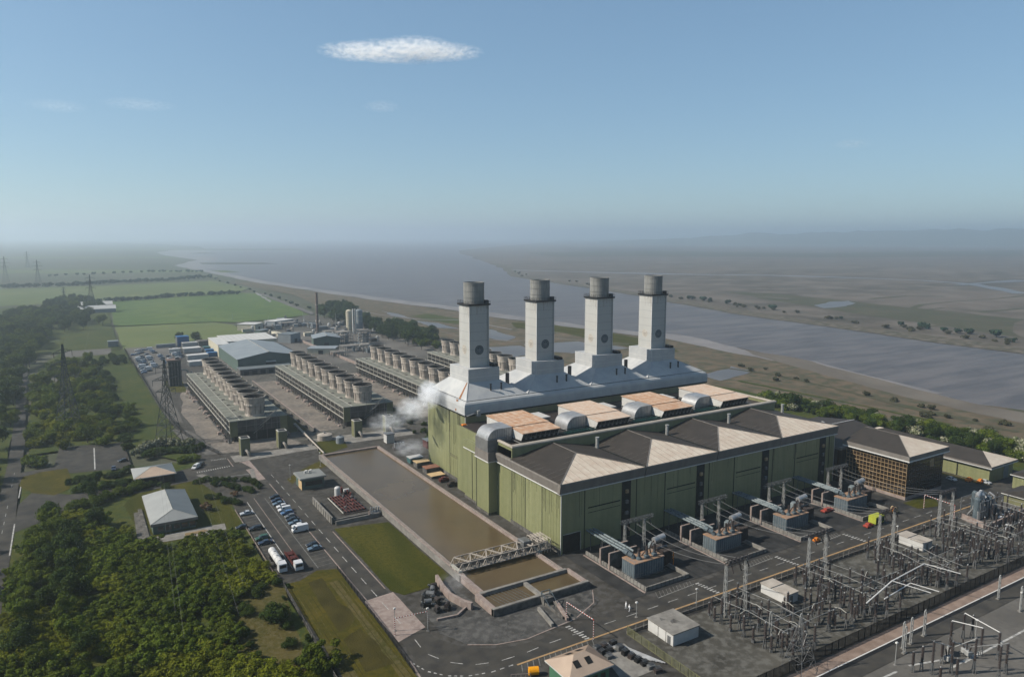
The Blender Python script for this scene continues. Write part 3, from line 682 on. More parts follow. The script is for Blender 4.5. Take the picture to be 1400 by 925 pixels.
for i, cx in enumerate(CH):
    x0, x1 = ed[i], ed[i + 1]
    q0, q1, r0, r1 = cx - 7.5, cx + 7.5, 261.8, 279.0
    zt = 40.1; zv = 34.5
    m = MB()
    N = 5
    def ring(f):
        # slightly concave rise towards the collar
        z = zv + (zt - zv) * f
        return [(x0 + (q0 - x0) * f, ya + (r0 - ya) * f, z), (x1 + (q1 - x1) * f, ya + (r0 - ya) * f, z), (x1 + (q1 - x1) * f, yb + (r1 - yb) * f, z), (x0 + (q0 - x0) * f, yb + (r1 - yb) * f, z)]
    vs = []; fs = []
    for k in range(N + 1): vs += ring(k / N)
    for k in range(N):
        for j in range(4): fs.append((k * 4 + j, k * 4 + (j + 1) % 4, (k + 1) * 4 + (j + 1) % 4, (k + 1) * 4 + j))
    fs.append((N * 4, N * 4 + 1, N * 4 + 2, N * 4 + 3))
    m.add(vs, fs)
    for j in range(4):
        a = ring(0)[j]; b = ring(1)[j]; m.bar(a, b, .14)
    for j in range(1, 4):     # sheet seams on the front slope
        f_ = j / 4
        a = Vector(ring(0)[0]).lerp(Vector(ring(0)[1]), f_); b = Vector(ring(1)[0]).lerp(Vector(ring(1)[1]), f_)
    ho_ = m.build('roof_hood', G['white_metal'], t)
    if i == 0:
        m = MB(); a = Vector(ring(1)[0]); b = Vector(ring(0)[0]).lerp(Vector(ring(0)[3]), .13)
        n_ = Vector((-.05, 0, .08)); a = a + n_ + Vector((0, .5, 0)); b = b + n_
        m.quad(a, a + Vector((0, .7, 0)), b + Vector((0, 2.3, 0)), b + Vector((0, .9, 0)))
        c_ = Vector((BX0 - .72, b.y + .8, 29.8)); m.quad(b + Vector((-1.1, .9, -.15)), b + Vector((-1.1, 2.2, -.15)), c_ + Vector((0, 1.3, 0)), c_ + Vector((0, .3, 0)))
        m.build('rust_stain', G['rust'], ho_)
    for dx in (.8, 5.8):
        MB().cyl(cx + dx, 257.6, 35.8, 39.4, .33, .33, 8).cyl(cx + dx, 257.6, 39.4, 39.8, .5, .4, 8).build('vent_pipe', G['soot'], t)
    if i < 3: MB().cyl(ed[i + 1] - 1.6, 268, 34, 41.2, .85, .85, 10).build('relief_pipe', G['brickstack'], t)
m = MB(); m.bar((BX0 - .6, BY0 - 2.5, 29.4), (BX0 + 5, BY0 - 1.4, 30.2), .25); m.bevbox(BX0 + 4.4, BX0 + 5.8, BY0 - 2.3, BY0 - .7, 28.5, 31.0, .15); m.build('roof_winch', G['steel_pale'], t)
MB().bevbox(128.6, 130.6, 249.6, 251.2, 24, 26.6, .3).build('roof_fan', G['orange'], t)

# ------------------------------------------------------------------ four stacks
nm = ['first white stack from the left, its roof hood wrapped in steam and its flue dark grey', 'second white stack from the left, rising behind the gap between the first two roof hoods', 'third white stack from the left with a stained disc on its sunny face', 'fourth white stack, rightmost of the four and nearest the river']
nm = ['white square stack with grey flue at the steaming end, leftmost of four', 'white square stack with grey flue, second from the steaming end',
      'white square stack with grey flue, third from the steaming end', 'white square stack with grey flue nearest the river, rightmost of four']
def stack():
    t = thing('stack', nm[0], 'chimney', (0, 0, 39.6), 0, 'stacks on the boiler house')
    m = MB(); m.box(-7.2, 7.2, -8.3, 8.3, -1.3, 7.0); m.mt(1)
    for x in (-7.2, 7.2): m.bar((x, -8.3, -1.1), (x, -8.3, 7.0), .1)
    for z in (3.6, 7.0):
        for a, b in (((-7.2, -8.3), (7.2, -8.3)), ((-7.2, -8.3), (-7.2, 8.3)), ((7.2, -8.3), (7.2, 8.3))): m.bar((*a, z), (*b, z), .09)
    m.mt(2).box(4.7, 7.0, -7.6, 6, 7.0, 8.1)
    m.build('collar', [G['white_metal'], G['white_trim'], G['soot']], t, local=True)
    m = MB(); m.box(-4.5, 4.5, -4.5, 4.5, 6.9, 32.3); m.mt(1)
    m.bar((-4.5, -4.5, 7), (-4.5, -4.5, 32.3), .16); m.bar((4.5, -4.5, 7), (4.5, -4.5, 32.3), .1); m.bar((-4.5, 4.5, 7), (-4.5, 4.5, 32.3), .1)
    m.mt(2)
    for j in range(1, 7):
        z = 7 + j * 3.62; m.box(-4.53, 4.53, -4.53, -4.49, z, z + .07); m.box(-4.53, -4.49, -4.5, 4.53, z, z + .07)
    m.mt(3).bar((3.7, -4.6, 7), (3.7, -4.6, 32.3), .05); m.bar((4.1, -4.6, 7), (4.1, -4.6, 32.3), .05)
    for j in range(40): m.bar((3.7, -4.6, 7.4 + j * .62), (4.1, -4.6, 7.4 + j * .62), .03)
    m.mt(4); rq = random.Random(9)
    for j in range(14):
        u = rq.uniform(-4.2, 4.2); L_ = rq.uniform(1, 7) * rq.random() + .6; w_ = rq.uniform(.06, .25); m.box(u, u + w_, -4.525, -4.49, 32.2 - L_, 32.2)
        u = rq.uniform(-4.2, 4.2); L_ = rq.uniform(1, 8) * rq.random() + .6; m.box(-4.525, -4.49, u, u + w_, 32.2 - L_, 32.2)
    m.build('shaft', [G['stack_white'], G['white_trim'], G['emb_line'], G['steel_pale'], G['stack_stain']], t, local=True)
    m = MB(); m.box(-5.1, 5.1, -5.1, 5.1, 32.3, 32.95)
    pl = m.build('platform', G['soot'], t, local=True)
    m = MB()
    for a, b in (((-5, -5), (5, -5)), ((5, -5), (5, 5)), ((5, 5), (-5, 5)), ((-5, 5), (-5, -5))):
        for z in (33.5, 34.1): m.bar((*a, z), (*b, z), .05)
        for j in range(7):
            p = Vector((*a, 0)).lerp(Vector((*b, 0)), j / 7); m.bar((p.x, p.y, 32.9), (p.x, p.y, 34.1), .05)
    m.bevbox(3.0, 4.4, -4.6, -3.2, 32.95, 34.4, .1)
    m.build('railing', G['soot'], pl, local=True)
    m = MB(); m.lathe(0, 0, [(4.3, 32.9), (4.3, 41.2), (4.42, 41.25), (4.42, 41.6), (4.05, 41.6), (4.05, 38.0)], 28, closed=False); m.mt(1).lathe(0, 0, [(4.0, 38.2), (.1, 38.1)], 28, closed=False)
    m.mt(2)
    for z in (35.2, 37.8, 40.3): m.lathe(0, 0, [(4.32, z), (4.38, z + .03), (4.38, z + .17), (4.32, z + .2)], 28, closed=False)
    m.build('flue', [G['stack_grey'], G['soot'], G['silver_dk']], t, local=True, smooth=False)
    def disc(face, mats):
        m = MB()
        def pt(u, z, d): return (u, -4.5 - d, z) if face == 'f' else (-4.5 - d, u, z)
        cu, cz = (-.05, 14.0) if face == 'f' else (.1, 14.0)
        def ngon(r, d, k, n=28):
            m.mt(k); m.add([pt(cu + r * math.cos(2 * PI * i / n), cz + r * math.sin(2 * PI * i / n), d) for i in range(n)], [tuple(range(n)) if face == 'f' else tuple(range(n - 1, -1, -1))])
        ngon(2.0, .03, 0); ngon(1.62, .05, 1); ngon(1.42, .07, 0)
        m.mt(1)
        def stroke(u0, z0, u1, z1, w):
            a = Vector((u0, z0)); b = Vector((u1, z1)); d = (b - a).normalized(); n_ = Vector((-d.y, d.x)) * w
            q = [a + n_, a - n_, b - n_, b + n_]; vs = [pt(cu + c.x, cz + c.y, .1) for c in q]
            m.add(vs, [(0, 1, 2, 3)])
        stroke(-.75, -.75, -.75, .75, .14); stroke(.0, -1.0, .0, 1.0, .14); stroke(.75, -.75, .75, .75, .14); stroke(-1.0, .1, 1.0, .1, .13); stroke(-.75, -.65, .75, -.65, .12)
        return m.build('emblem', mats, t, local=True)
    disc('f', [G['emb_dark'], G['emb_line']]); disc('l', [G['emb_faint'], G['emb_faint2']])
    return t
st = stack(); st.location = (CH[0], 270.3, 38.5); st.scale = (1.017, 1.017, 1.017)
for k in range(1, 4): dup(st, (CH[k], 270.3, 38.5), 0, nm[k])

# ------------------------------------------------------------------ four air intake filter houses on the hall roof
an = ['filter house with rust orange roof beside the silver duct tower', 'filter house with pale beige roof standing second from the reservoir end of the hall roof',
      'filter house with bright orange rusted roof standing third from the reservoir end', 'filter house with pale orange roof at the river end of the hall roof']
def filter_house(k):
    x = 134.4 + 33.4 * k
    t = thing('filter_house', an[k], 'air intake', (x, 214.3, 26), 0, 'filter houses on the hall roof')
    rm = G['rust_roof'] if k % 2 == 0 else G['rust_roof_pale']
    m = MB(); m.box(x - .3, x + 16.6, 213.9, 241, 26.0, 27.3); m.mt(1)
    m.bar((x - .5, 213.6, 27.0), (x + 17, 213.6, 27.0), .22); m.bar((x - .7, 213.8, 26.9), (x - .7, 240, 26.9), .22); m.bar((x + 17.2, 213.8, 26.9), (x + 17.2, 240, 26.9), .22)
    m.build('deck_frame', [G['black'], G['silver_dk']], t)
    m = MB(); m.box(x, x + 16, 222.2, 240.6, 27.3, 31.0); m.build('casing', G['white_panel'], t)
    m = MB(); m.add([(x - .3, 222.0, 31.05), (x + 16.3, 222.0, 31.05), (x + 16.3, 240.9, 31.35), (x - .3, 240.9, 31.35), (x - .3, 222.0, 31.25), (x + 16.3, 222.0, 31.25), (x + 16.3, 240.9, 31.55), (x - .3, 240.9, 31.55)],
              [(0, 3, 2, 1), (4, 5, 6, 7), (0, 1, 5, 4), (1, 2, 6, 5), (2, 3, 7, 6), (3, 0, 4, 7)])
    m.mt(1)
    for j in range(1, 6): m.bar((x + j * 16 / 6, 222.1, 31.27), (x + j * 16 / 6, 240.8, 31.57), .06)
    m.build('roof_panel', [rm, G['rust_roof_pale']], t)
    m = MB()   # front hood: side cheeks, sloping roof, open underside
    yb_, yf = 222.2, 214.3
    for xx in (x + .05, x + 15.75):
        m.add([(xx, yb_, 27.3), (xx, yf + 1.4, 27.5), (xx, yf, 30.2), (xx, yb_, 30.8), (xx + .2, yb_, 27.3), (xx + .2, yf + 1.4, 27.5), (xx + .2, yf, 30.2), (xx + .2, yb_, 30.8)],
              [(0, 1, 2, 3), (7, 6, 5, 4), (0, 4, 5, 1), (1, 5, 6, 2), (2, 6, 7, 3)])
    m.mt(1).add([(x - .2, yf - .2, 30.2), (x + 16.2, yf - .2, 30.2), (x + 16.2, yb_, 30.85), (x - .2, yb_, 30.85), (x - .2, yf - .2, 30.45), (x + 16.2, yf - .2, 30.45), (x + 16.2, yb_, 31.02), (x - .2, yb_, 31.02)],
                [(0, 3, 2, 1), (4, 5, 6, 7), (0, 1, 5, 4), (1, 2, 6, 5), (2, 3, 7, 6), (3, 0, 4, 7)])
    m.build('intake_hood', [G['white_panel'], rm], t)
    m = MB(); m.add([(x + .3, yf + 1.5, 27.5), (x + 15.7, yf + 1.5, 27.5), (x + 15.7, yf + .35, 30.1), (x + .3, yf + .35, 30.1)], [(0, 1, 2, 3)])
    m.mt(1)
    for j in range(1, 8):
        xx = x + j * 2.0; m.bar((xx, yf + 1.4, 27.55), (xx, yf + .2, 30.1), .07)
    m.bar((x + .3, yf + .95, 28.6), (x + 15.7, yf + .95, 28.6), .06)
    for j in range(7): m.box(x + 1.6 + j * 2.0, x + 2.5 + j * 2.0, yf + 1.15, yf + 1.3, 27.7, 28.4)
    m.build('louvre', [G['black'], G['silver_dk']], t)
    # curved elbow duct on the west side: quarter round seen from the front
    m = MB(); xr_, xl_ = x - .3, x - 9.2 if k else 123.9
    n = 10; pr_ = [(xr_, 27.0), (xr_, 31.4), (xl_ + 4.1, 31.4)]
    pr_ += [(xl_ + 4.1 - 4.1 * math.sin(PI / 2 * j / n), 27.3 + 4.1 * math.cos(PI / 2 * j / n)) for j in range(1, n + 1)]
    pr_ += [(xl_, 26.4), (xr_, 26.4)]
    pr_.reverse()
    m.exty(pr_, 221.4, 229.8)
    m.mt(1)
    for j in range(1, 9): m.bar((xl_ + 1.2 + j * (xr_ - xl_ - 1.6) / 9, 221.34, 26.5), (xl_ + 1.2 + j * (xr_ - xl_ - 1.6) / 9, 221.34, 29.6 + min(1.6, j * .6)), .05)
    m.build('elbow_duct', [G['silver'], G['silver_dk']], t)
    return t
for k in range(4): filter_house(k)
x_, y_ = 199.0, 302.0
t = thing('vent_pole', 'slim pale pole with round head right of the second stack', 'pole', (x_, y_, 0)); m = MB(); m.bar((x_, y_, 0), (x_, y_, 45), .55, 8, .4); m.build('pole', G['fan_band'], t); m = MB(); m.lathe(x_, y_, [(.5, 44.5), (1.1, 45.4), (1.1, 46.4), (.3, 47)], 10); m.build('head', G['stack_grey'], t)
# small roof plant between the filter houses and teal pipework behind the coping
for k in range(3):
    x = 134.4 + 33.4 * k + 17.8
    t = thing('roof_cabin', 'flat grey plant box on the hall roof, %s' % ['between the first and second filter houses', 'between the second and third filter houses', 'between the third and fourth filter houses'][k], 'roof plant', (x, 236, 26))
    MB().box(x, x + 7.5, 235, 243, 26, 28.6).build('casing', G['silver_dk'], t)
    m = MB(); m.bevbox(x - .4, x + 7.9, 234.6, 243.4, 28.6, 29.1, .15); m.build('lid', G['white_panel'], t)
    MB().bevbox(x - .5, x + 4.4, 228, 234.2, 26, 28.4, .5).build('duct', G['silver_dk'], t)
    t = thing('pipe_rack', 'teal steel pipe rack behind the roof coping, %s' % ['left of the second filter house', 'left of the third filter house', 'left of the fourth filter house'][k], 'pipework', (x, 214, 26))
    m = MB()
    xa = x - .4; xb = x + 15
    for y in (214.6, 217.5, 219.6):
        m.bar((xa, y, 26.5), (xb, y, 26.5), .2); m.bar((xa, y, 27.6), (xb, y, 27.6), .14)
    for j in range(6):
        xx = xa + (xb - xa) * j / 5
        m.bar((xx, 214.6, 26), (xx, 214.6, 27.9), .14); m.bar((xx, 214.6, 27.6), (xx, 219.6, 26.6), .12)
        if j < 5: m.bar((xx, 214.6, 26.5), (xx + 3, 217.5, 27.7), .12); m.bar((xx + 1, 219.6, 26.4), (xx + 3.4, 214.6, 28.4), .1)
    m.build('frame', G['teal'], t)
    m = MB()
    for y in (215.6, 216.6): m.bar((xa, y, 27.0), (xb, y, 27.0), .3, 8)
    m.build('pipe', G['teal'], t)
# ------------------------------------------------------------------ cooling tower banks
rn = ['cooling tower bank with ten fan stacks nearest the pylon, leftmost of four', 'cooling tower bank with ten fan stacks, second from the left',
      'cooling tower bank with steam drifting before its near end, third from left', 'cooling tower bank mostly hidden behind the first stack, rightmost of four']
def bank():
    W_, Ln = 27.2, 146.0
    t = thing('cooling_tower_bank', rn[0], 'cooling tower', (62.1, 366, 0), 0, 'cooling tower banks behind the boiler house')
    m = MB()
    m.box(.5, W_ - .5, .5, Ln - .5, 5.0, 10.7); m.mt(1).box(2, W_ - 2, 2, Ln - 2, .0, 5.0)
    m.build('casing', [G['dark_vent'], G['black']], t, local=True)
    m = MB()
    m.box(-.15, 4.6, -.3, Ln + .1, 10.7, 11.1); m.box(W_ - 4.6, W_ + .15, -.3, Ln + .1, 10.7, 11.0); m.mt(1).box(4.75, W_ - 4.75, 0, Ln, 10.6, 10.95); m.mt(2).bar((4.7, -.3, 11.15), (4.7, Ln, 11.15), .13)
    m.bar((-.15, -.3, 11.1), (-.15, Ln, 11.1), .12); m.bar((-.15, -.3, 11.1), (4.6, -.3, 11.1), .12)
    m.mt(3)
    for j in range(1, 20):
        y = j * Ln / 20; m.box(0, 4.6, y - .06, y + .06, 11.1, 11.14); m.box(4.8, W_ - 4.8, y - .08, y + .08, 10.95, 11.02)
        if j % 2: m.box(5.4, 6.9, y + 1, y + 2.3, 10.95, 11.25); m.box(20.4, 21.9, y + 1, y + 2.3, 10.95, 11.25)
    m.build('roof', [G['bank_roof'], G['bank_roof'], G['frame_white'], G['concrete_dk']], t, local=True)
    for xs in (0, W_):   # louvred long sides: pale grid frame in two tiers
        m = MB()
        for z in (5.0, 7.8, 10.6): m.box(xs - .16, xs + .16, 0, Ln, z - (.24 if z == 5 else .1), z + (.24 if z == 5 else .1))
        for j in range(21):
            y = min(Ln - .15, max(.15, j * Ln / 20)); m.box(xs - .17, xs + .17, y - .13, y + .13, 4.8, 10.7)
        m.mt(1)
        for j in range(60):
            y = (j + .5) * Ln / 60
            m.box(xs - .06, xs + .06, y - .05, y + .05, 5.2, 10.5)
        for z in (5.7, 6.4, 7.1, 8.5, 9.2, 9.9): m.box(xs - .1, xs + .1, .1, Ln - .1, z - .07, z + .07)
        m.build('louvre_frame', [G['frame_white'], G['fan_dark']], t, local=True)
    m = MB()
    for j in range(31):
        y = 1 + j * (Ln - 2) / 30
        for xs in (.4, W_ - .4): m.bar((xs, y, 0), (xs, y, 5), .28); m.bar((xs, y, 0), (xs, min(Ln - 1, y + 4.6), 5), .12)
    m.mt(1)
    for j in range(46):
        y = R.uniform(2, Ln - 2); s_ = R.uniform(.5, 1.5); xs = R.choice([-1.2, .2, W_ + .6]) + R.uniform(-.8, .8); m.bevbox(xs - s_, xs + s_, y - s_ * .8, y + s_ * .9, 0, s_ * R.uniform(.6, 1.3), s_ * .3)
    m.mt(0).box(-.9, -.6, 0, Ln, 0, .9); m.box(W_ + .6, W_ + .9, 0, Ln, 0, .9)
    m.build('basin', [G['concrete_dk'], G['pinkcrete']], t, local=True)
    m = MB()
    m.box(0, W_, -.25, .3, 5, 10.7); m.mt(1).box(-.1, 3.4, -.35, .0, 3.2, 10.7); m.box(W_ - 3.4, W_ + .1, -.35, .0, 3.2, 10.7)
    m.mt(2)
    for j in range(6):
        x = 3.6 + j * 4; m.bar((x, -.35, 5), (x, -.35, 10.8), .12)
    m.bar((3.5, -.35, 8), (W_ - 3.5, -.35, 8), .12)
    m.build('end_wall', [G['fan_dark'], G['olive'], G['steel']], t, local=True)
    m = MB()   # end stair
    for j in range(3):
        a = (17 - j * 3.2, -1.2, 11 - j * 3.4); b = (22 - j * 3.2, -1.2, 14.4 - j * 3.4)
        if j: pass
        m.bar(a, b, .14); m.bar((a[0], a[1], a[2] + 1), (b[0], b[1], b[2] + 1), .08); m.bar((a[0], -2.0, a[2]), (b[0], -2.0, b[2]), .14)
        for q in range(8):
            p = Vector(a).lerp(Vector(b), q / 8); m.box(p.x, p.x + .35, -2, -1.2, p.z, p.z + .06)
    for x in (12, 17, 22): m.bar((x, -1.6, 0), (x, -1.6, 13), .12)
    m.build('stair', G['steel'], t, local=True)
    for j in range(10):
        y = 8.6 + 14.35 * j; cx = W_ / 2
        m = MB()
        m.lathe(cx, y, [(4.75, 10.9), (4.5, 12.2), (4.55, 14.2), (4.75, 16.2)], 22, closed=False)
        m.mt(1).lathe(cx, y, [(4.75, 16.2), (4.98, 16.3), (4.98, 17.0), (4.85, 17.1)], 22, closed=False)
        m.mt(0).lathe(cx, y, [(4.85, 17.1), (5.35, 20.4)], 22, closed=False)
        m.mt(1).lathe(cx, y, [(5.35, 20.1), (5.5, 20.15), (5.5, 20.55), (5.2, 20.55)], 22, closed=False)
        m.mt(2).lathe(cx, y, [(5.2, 20.55), (4.72, 17.0), (4.6, 15)], 22, closed=False); m.lathe(cx, y, [(4.65, 15.2), (.1, 15.0)], 22, closed=False)
        m.mt(3)
        for k in range(11):
            a_ = 2 * PI * k / 11; m.bar((cx + 4.6 * math.cos(a_), y + 4.6 * math.sin(a_), 12.2), (cx + 4.98 * math.cos(a_), y + 4.98 * math.sin(a_), 17.0), .1)
        fs_ = m.build('fan_stack', [G['fan_crete'], G['fan_band'], G['soot'], G['fan_dark']], t, local=True)
        m = MB()
        m.cyl(cx, y, 15.4, 16.2, .7, .5, 8)
        for k in range(6):
            a_ = 2 * PI * k / 6 + j; u = Vector((math.cos(a_), math.sin(a_), 0)); n_ = Vector((-u.y, u.x, 0))
            c = Vector((cx, y, 15.8)); m.add([c + u * .6 - n_ * .2, c + u * 4.3 - n_ * .5, c + u * 4.3 + n_ * .5 + Vector((0, 0, .3)), c + u * .6 + n_ * .25 + Vector((0, 0, .2))], [(0, 1, 2, 3)])
        m.build('fan', G['fan_dark'], fs_, local=True)
    return t
b0 = bank()
for k, x in ((1, 118.7), (2, 176.3), (3, 233.8)): dup(b0, (x, 366, 0), 0, rn[k])

def end_box():
    t = thing('valve_house', 'x', 'valve house', (0, 0, 0), 0, 'olive valve houses at the bank ends')
    m = MB(); m.box(0, 4.1, 0, 4.4, 0, 8.2); m.mt(1).box(-.08, 4.18, -.08, 4.48, 7.9, 8.25); m.mt(2).box(.5, 3.6, .5, 3.9, 8.2, 8.3); m.mt(1).bar((0, 0, 0), (0, 0, 8.2), .12)
    m.mt(3); m.box(.9, 3.2, -.05, .1, .2, 3)
    m.build('body', [G['olive'], G['frame_white'], G['black'], G['dark_vent']], t, local=True)
    m = MB(); pts = [(2.1, -.2, 2.7)] + [(2.1 + .15 * s, -.2 - 2.1 * math.sin(PI / 2 * s / 6), .6 + 2.1 * math.cos(PI / 2 * s / 6)) for s in range(1, 7)]
    m.tube(pts, .62, 10); m.build('outlet_pipe', G['fan_band'], t, local=True)
    return t
vb = end_box()
vx = [(62.3, 342, 'in front of the leftmost cooling bank, near the dirt apron'), (80.1, 345.9, 'in front of the leftmost cooling bank, near the pipe bridge'), (117.4, 346, 'in front of the second cooling bank, near its dirt strip'), (134.2, 346.5, 'in front of the second cooling bank, beside the steam')]
for i, (x, y, s) in enumerate(vx):
    o = vb if i == 0 else dup(vb)
    o.location = (x, y, 0); o['label'] = 'olive valve house ' + s
# pipe bridge / walkway between the first two banks
t = thing('pipe_bridge', 'double pale pipe line running from the first cooling bank to the reservoir corner', 'pipework', (92, 345, 0))
m = MB()
for q in (0, 1.6):
    a = P(402 + q, 583); b = P(443, 623 + q); m.bar((*a, 1.6 + q * .2), (*b, 1.6 + q * .2), .32, 8)
m.build('pipe', G['fan_band'], t)
for k in range(7):
    m = MB(); a = Vector(P(402, 583)).lerp(Vector(P(443, 623)), k / 6); m.box(a.x - .4, a.x + .4, a.y - .4, a.y + .4, 0, 1.3)
    m.build('support', G['concrete'], t)
t = thing('channel_wall', 'dark retaining wall beside the second cooling bank dirt strip', 'wall', (103, 366, 0))
m = MB(); m.box(102.6, 103.2, 366, 512, 0, 2.2); m.mt(1).box(102.5, 103.3, 366, 512, 2.2, 2.35); m.build('wall', [G['concrete_dk'], G['pinkcrete']], t)
for (x, y, r, h, lab) in ((103.5, 350, 3.6, 2.6, 'low round pale tank beside the second cooling bank valve houses'), (108, 340, 2.0, 3.0, 'small dark round tank near the pipe bridge')):
    t = thing('round_tank', lab, 'tank', (x, y, 0)); m = MB(); m.lathe(x, y, [(r, 0), (r, h), (r * .55, h + .5), (.05, h + .6)], 20); m.build('shell', G['fan_band'] if r > 3 else G['shed_grey'], t)
    m = MB(); m.cyl(x, y, h + .5, h + 1.1, .5, .5, 10); m.build('hatch', G['steel'], t)

# ------------------------------------------------------------------ warehouse, white shed and buildings behind
def gable(t, x0, x1, y0, y1, h, rise, wall, roof, axis='y', over=.5, parts=True):
    m = MB()
    if axis == 'y':
        cx = (x0 + x1) / 2; m.exty([(x0, 0), (x1, 0), (x1, h), (cx, h + rise), (x0, h)], y0, y1)
    else:
        cy = (y0 + y1) / 2; m.extx([(y0, 0), (y0, h), (cy, h + rise), (y1, h), (y1, 0)], x0, x1)
    m.build('wall', wall, t)
    m = MB(); o = over; th = .3
    if axis == 'y':
        s_ = rise / ((x1 - x0) / 2); e = h - o * s_
        m.exty([(x0 - o, e + .03), (cx, h + rise + .03), (x1 + o, e + .03), (x1 + o, e + th), (cx, h + rise + th), (x0 - o, e + th)], y0 - o, y1 + o)
        m.mt(1).bar((cx, y0 - o, h + rise + th), (cx, y1 + o, h + rise + th), .25)
    else:
        s_ = rise / ((y1 - y0) / 2); e = h - o * s_
        m.extx([(y0 - o, e + .03), (y0 - o, e + th), (cy, h + rise + th), (y1 + o, e + th), (y1 + o, e + .03), (cy, h + rise + .03)], x0 - o, x1 + o)
        m.mt(1).bar((x0 - o, cy, h + rise + th), (x1 + o, cy, h + rise + th), .25)
    m.build('roof', [roof, G['frame_white']], t)
def wz(px_, py_, z): return P(px_, py_, z)
def hall(t, A, Bp, depth, h, rise, wall, roof):
    # gabled building with its gable end from A to Bp (ground points), running back by depth
    A = Vector(A); Bp = Vector(Bp); u = (Bp - A).normalized(); w = (Bp - A).length; v = Vector((-u.y, u.x))
    def pt(a, b, z): q = A + u * a + v * b; return (q.x, q.y, z)
    m = MB(); pr = [(0, 0), (w, 0), (w, h), (w / 2, h + rise), (0, h)]
    n = 5; vs = [pt(a, 0, z) for a, z in pr] + [pt(a, depth, z) for a, z in pr]
    m.add(vs, [tuple(range(n)), tuple(range(2 * n - 1, n - 1, -1))] + [(i, n + i, n + (i + 1) % n, (i + 1) % n) for i in range(n)]); m.build('wall', wall, t)
    m = MB(); o = .6; e = h - o * rise / (w / 2)
    pr = [(-o, e), (w / 2, h + rise), (w + o, e), (w + o, e + .35), (w / 2, h + rise + .35), (-o, e + .35)]
    n = 6; vs = [pt(a, -o, z) for a, z in pr] + [pt(a, depth + o, z) for a, z in pr]
    m.add(vs, [tuple(range(n)), tuple(range(2 * n - 1, n - 1, -1))] + [(i, n + i, n + (i + 1) % n, (i + 1) % n) for i in range(n)])
    m.mt(1).bar(pt(w / 2, -o, h + rise + .4), pt(w / 2, depth + o, h + rise + .4), .22)
    m.build('roof', [roof, G['frame_white']], t)
    return pt
t = thing('warehouse', 'large green warehouse with low grey gabled roof behind the leftmost cooling bank', 'warehouse', (102, 556, 0))
pt = hall(t, (103.0, 560), (148, 560), 78, 9.5, 4.0, G['shed_green'], G['shed_grey'])
m = MB(); a = pt(20, -.15, 0); m.box(a[0], a[0] + 7, a[1] - .1, a[1] + .3, .1, 6.5); m.mt(1).box(a[0], a[0] + 7, a[1] - 3.0, a[1] + .2, 6.5, 6.9); m.build('door', [G['dark_vent'], G['white_panel']], t)
m = MB(); m.box(103, 148, 559.6, 559.95, 0, 3.0); m.build('plinth', G['concrete_dk'], t)
t = thing('white_shed', 'long cream white shed with flat roof behind the grey roofed warehouse', 'shed', (106, 645, 0))
m = MB(); m.box(103, 112, 640, 690, 0, 10); m.box(112, 154, 655, 700, 0, 10); m.build('wall', G['cream'], t)
m = MB(); m.box(102.5, 112.3, 639.5, 690.5, 10, 10.4); m.box(111.7, 154.5, 654.5, 700.5, 10.05, 10.5); m.mt(1)
for k in range(9): m.box(113 + k * 4.6, 113.2 + k * 4.6, 654.5, 700.5, 10.5, 10.62)
m.build('roof', [G['white_panel'], G['frame_white']], t)
t = thing('access_wall', 'pale low concrete wall running from the white shed down to the second cooling bank', 'wall', P(405, 462))
a = Vector(P(400, 462)); b = Vector(P(492, 500)); m = MB(); n_ = (b - a).normalized(); n_ = Vector((-n_.y, n_.x)) * .6
m.prism([tuple(a + n_), tuple(a - n_), tuple(b - n_), tuple(b + n_)], 0, 2.0); m.build('wall', G['pinkcrete'], t)
t = thing('yard_hoarding', 'dark low stores block along the front of the warehouse', 'store', (101, 544, 0))
m = MB(); m.box(101.5, 139, 545, 557, 0, 4.2); m.mt(1).box(101.2, 139.3, 544.7, 557.3, 4.2, 4.5); m.build('wall', [G['concrete_dk'], G['roof_bluegrey']], t)
for k in range(6): MB().box(104 + k * 5.8, 107.6 + k * 5.8, 544.85, 545.1, .1, 3.2).build('door', G['black'], t)
# dark transformer tower beside the first bank
t = thing('dark_tower', 'tall dark steel clad tower at the far end of the first cooling bank', 'tower', P(239, 528))
x, y = P(240, 528)
m = MB(); m.box(x - 3.6, x + 4.2, y, y + 8, 0, 17.2); m.mt(1)
for k in range(5): m.box(x - 3.75, x + 4.35, y - .15, y + 8.1, 3 + k * 3.3, 3.3 + k * 3.3)
for k in range(4): m.box(x - 3.0 + k * 1.8, x - 1.9 + k * 1.8, y - .1, y + .1, .5, 16.5)
m.build('casing', [G['concrete_dk'], G['black']], t)
m = MB(); m.box(x - 4.2, x + 4.8, y - .6, y + 8.6, 17.2, 17.9); m.mt(1).bevbox(x + 1, x + 3.6, y + 1, y + 3.6, 17.9, 19.5, .3); m.build('top', [G['brickstack'], G['steel']], t)
m = MB(); m.tube([(x + 8.5, y + 2, 0), (x + 8.5, y + 2, 8.8), (x + 7.6, y + 2, 10.2), (x + 4.2, y + 2, 10.6)], .55, 8); m.build('duct', G['frame_white'], t)
m = MB(); m.tube([(x + 10.4, y + 1, 0), (x + 10.4, y + 1, 9)], .6, 8); m.build('pipe', G['steel_pale'], t)
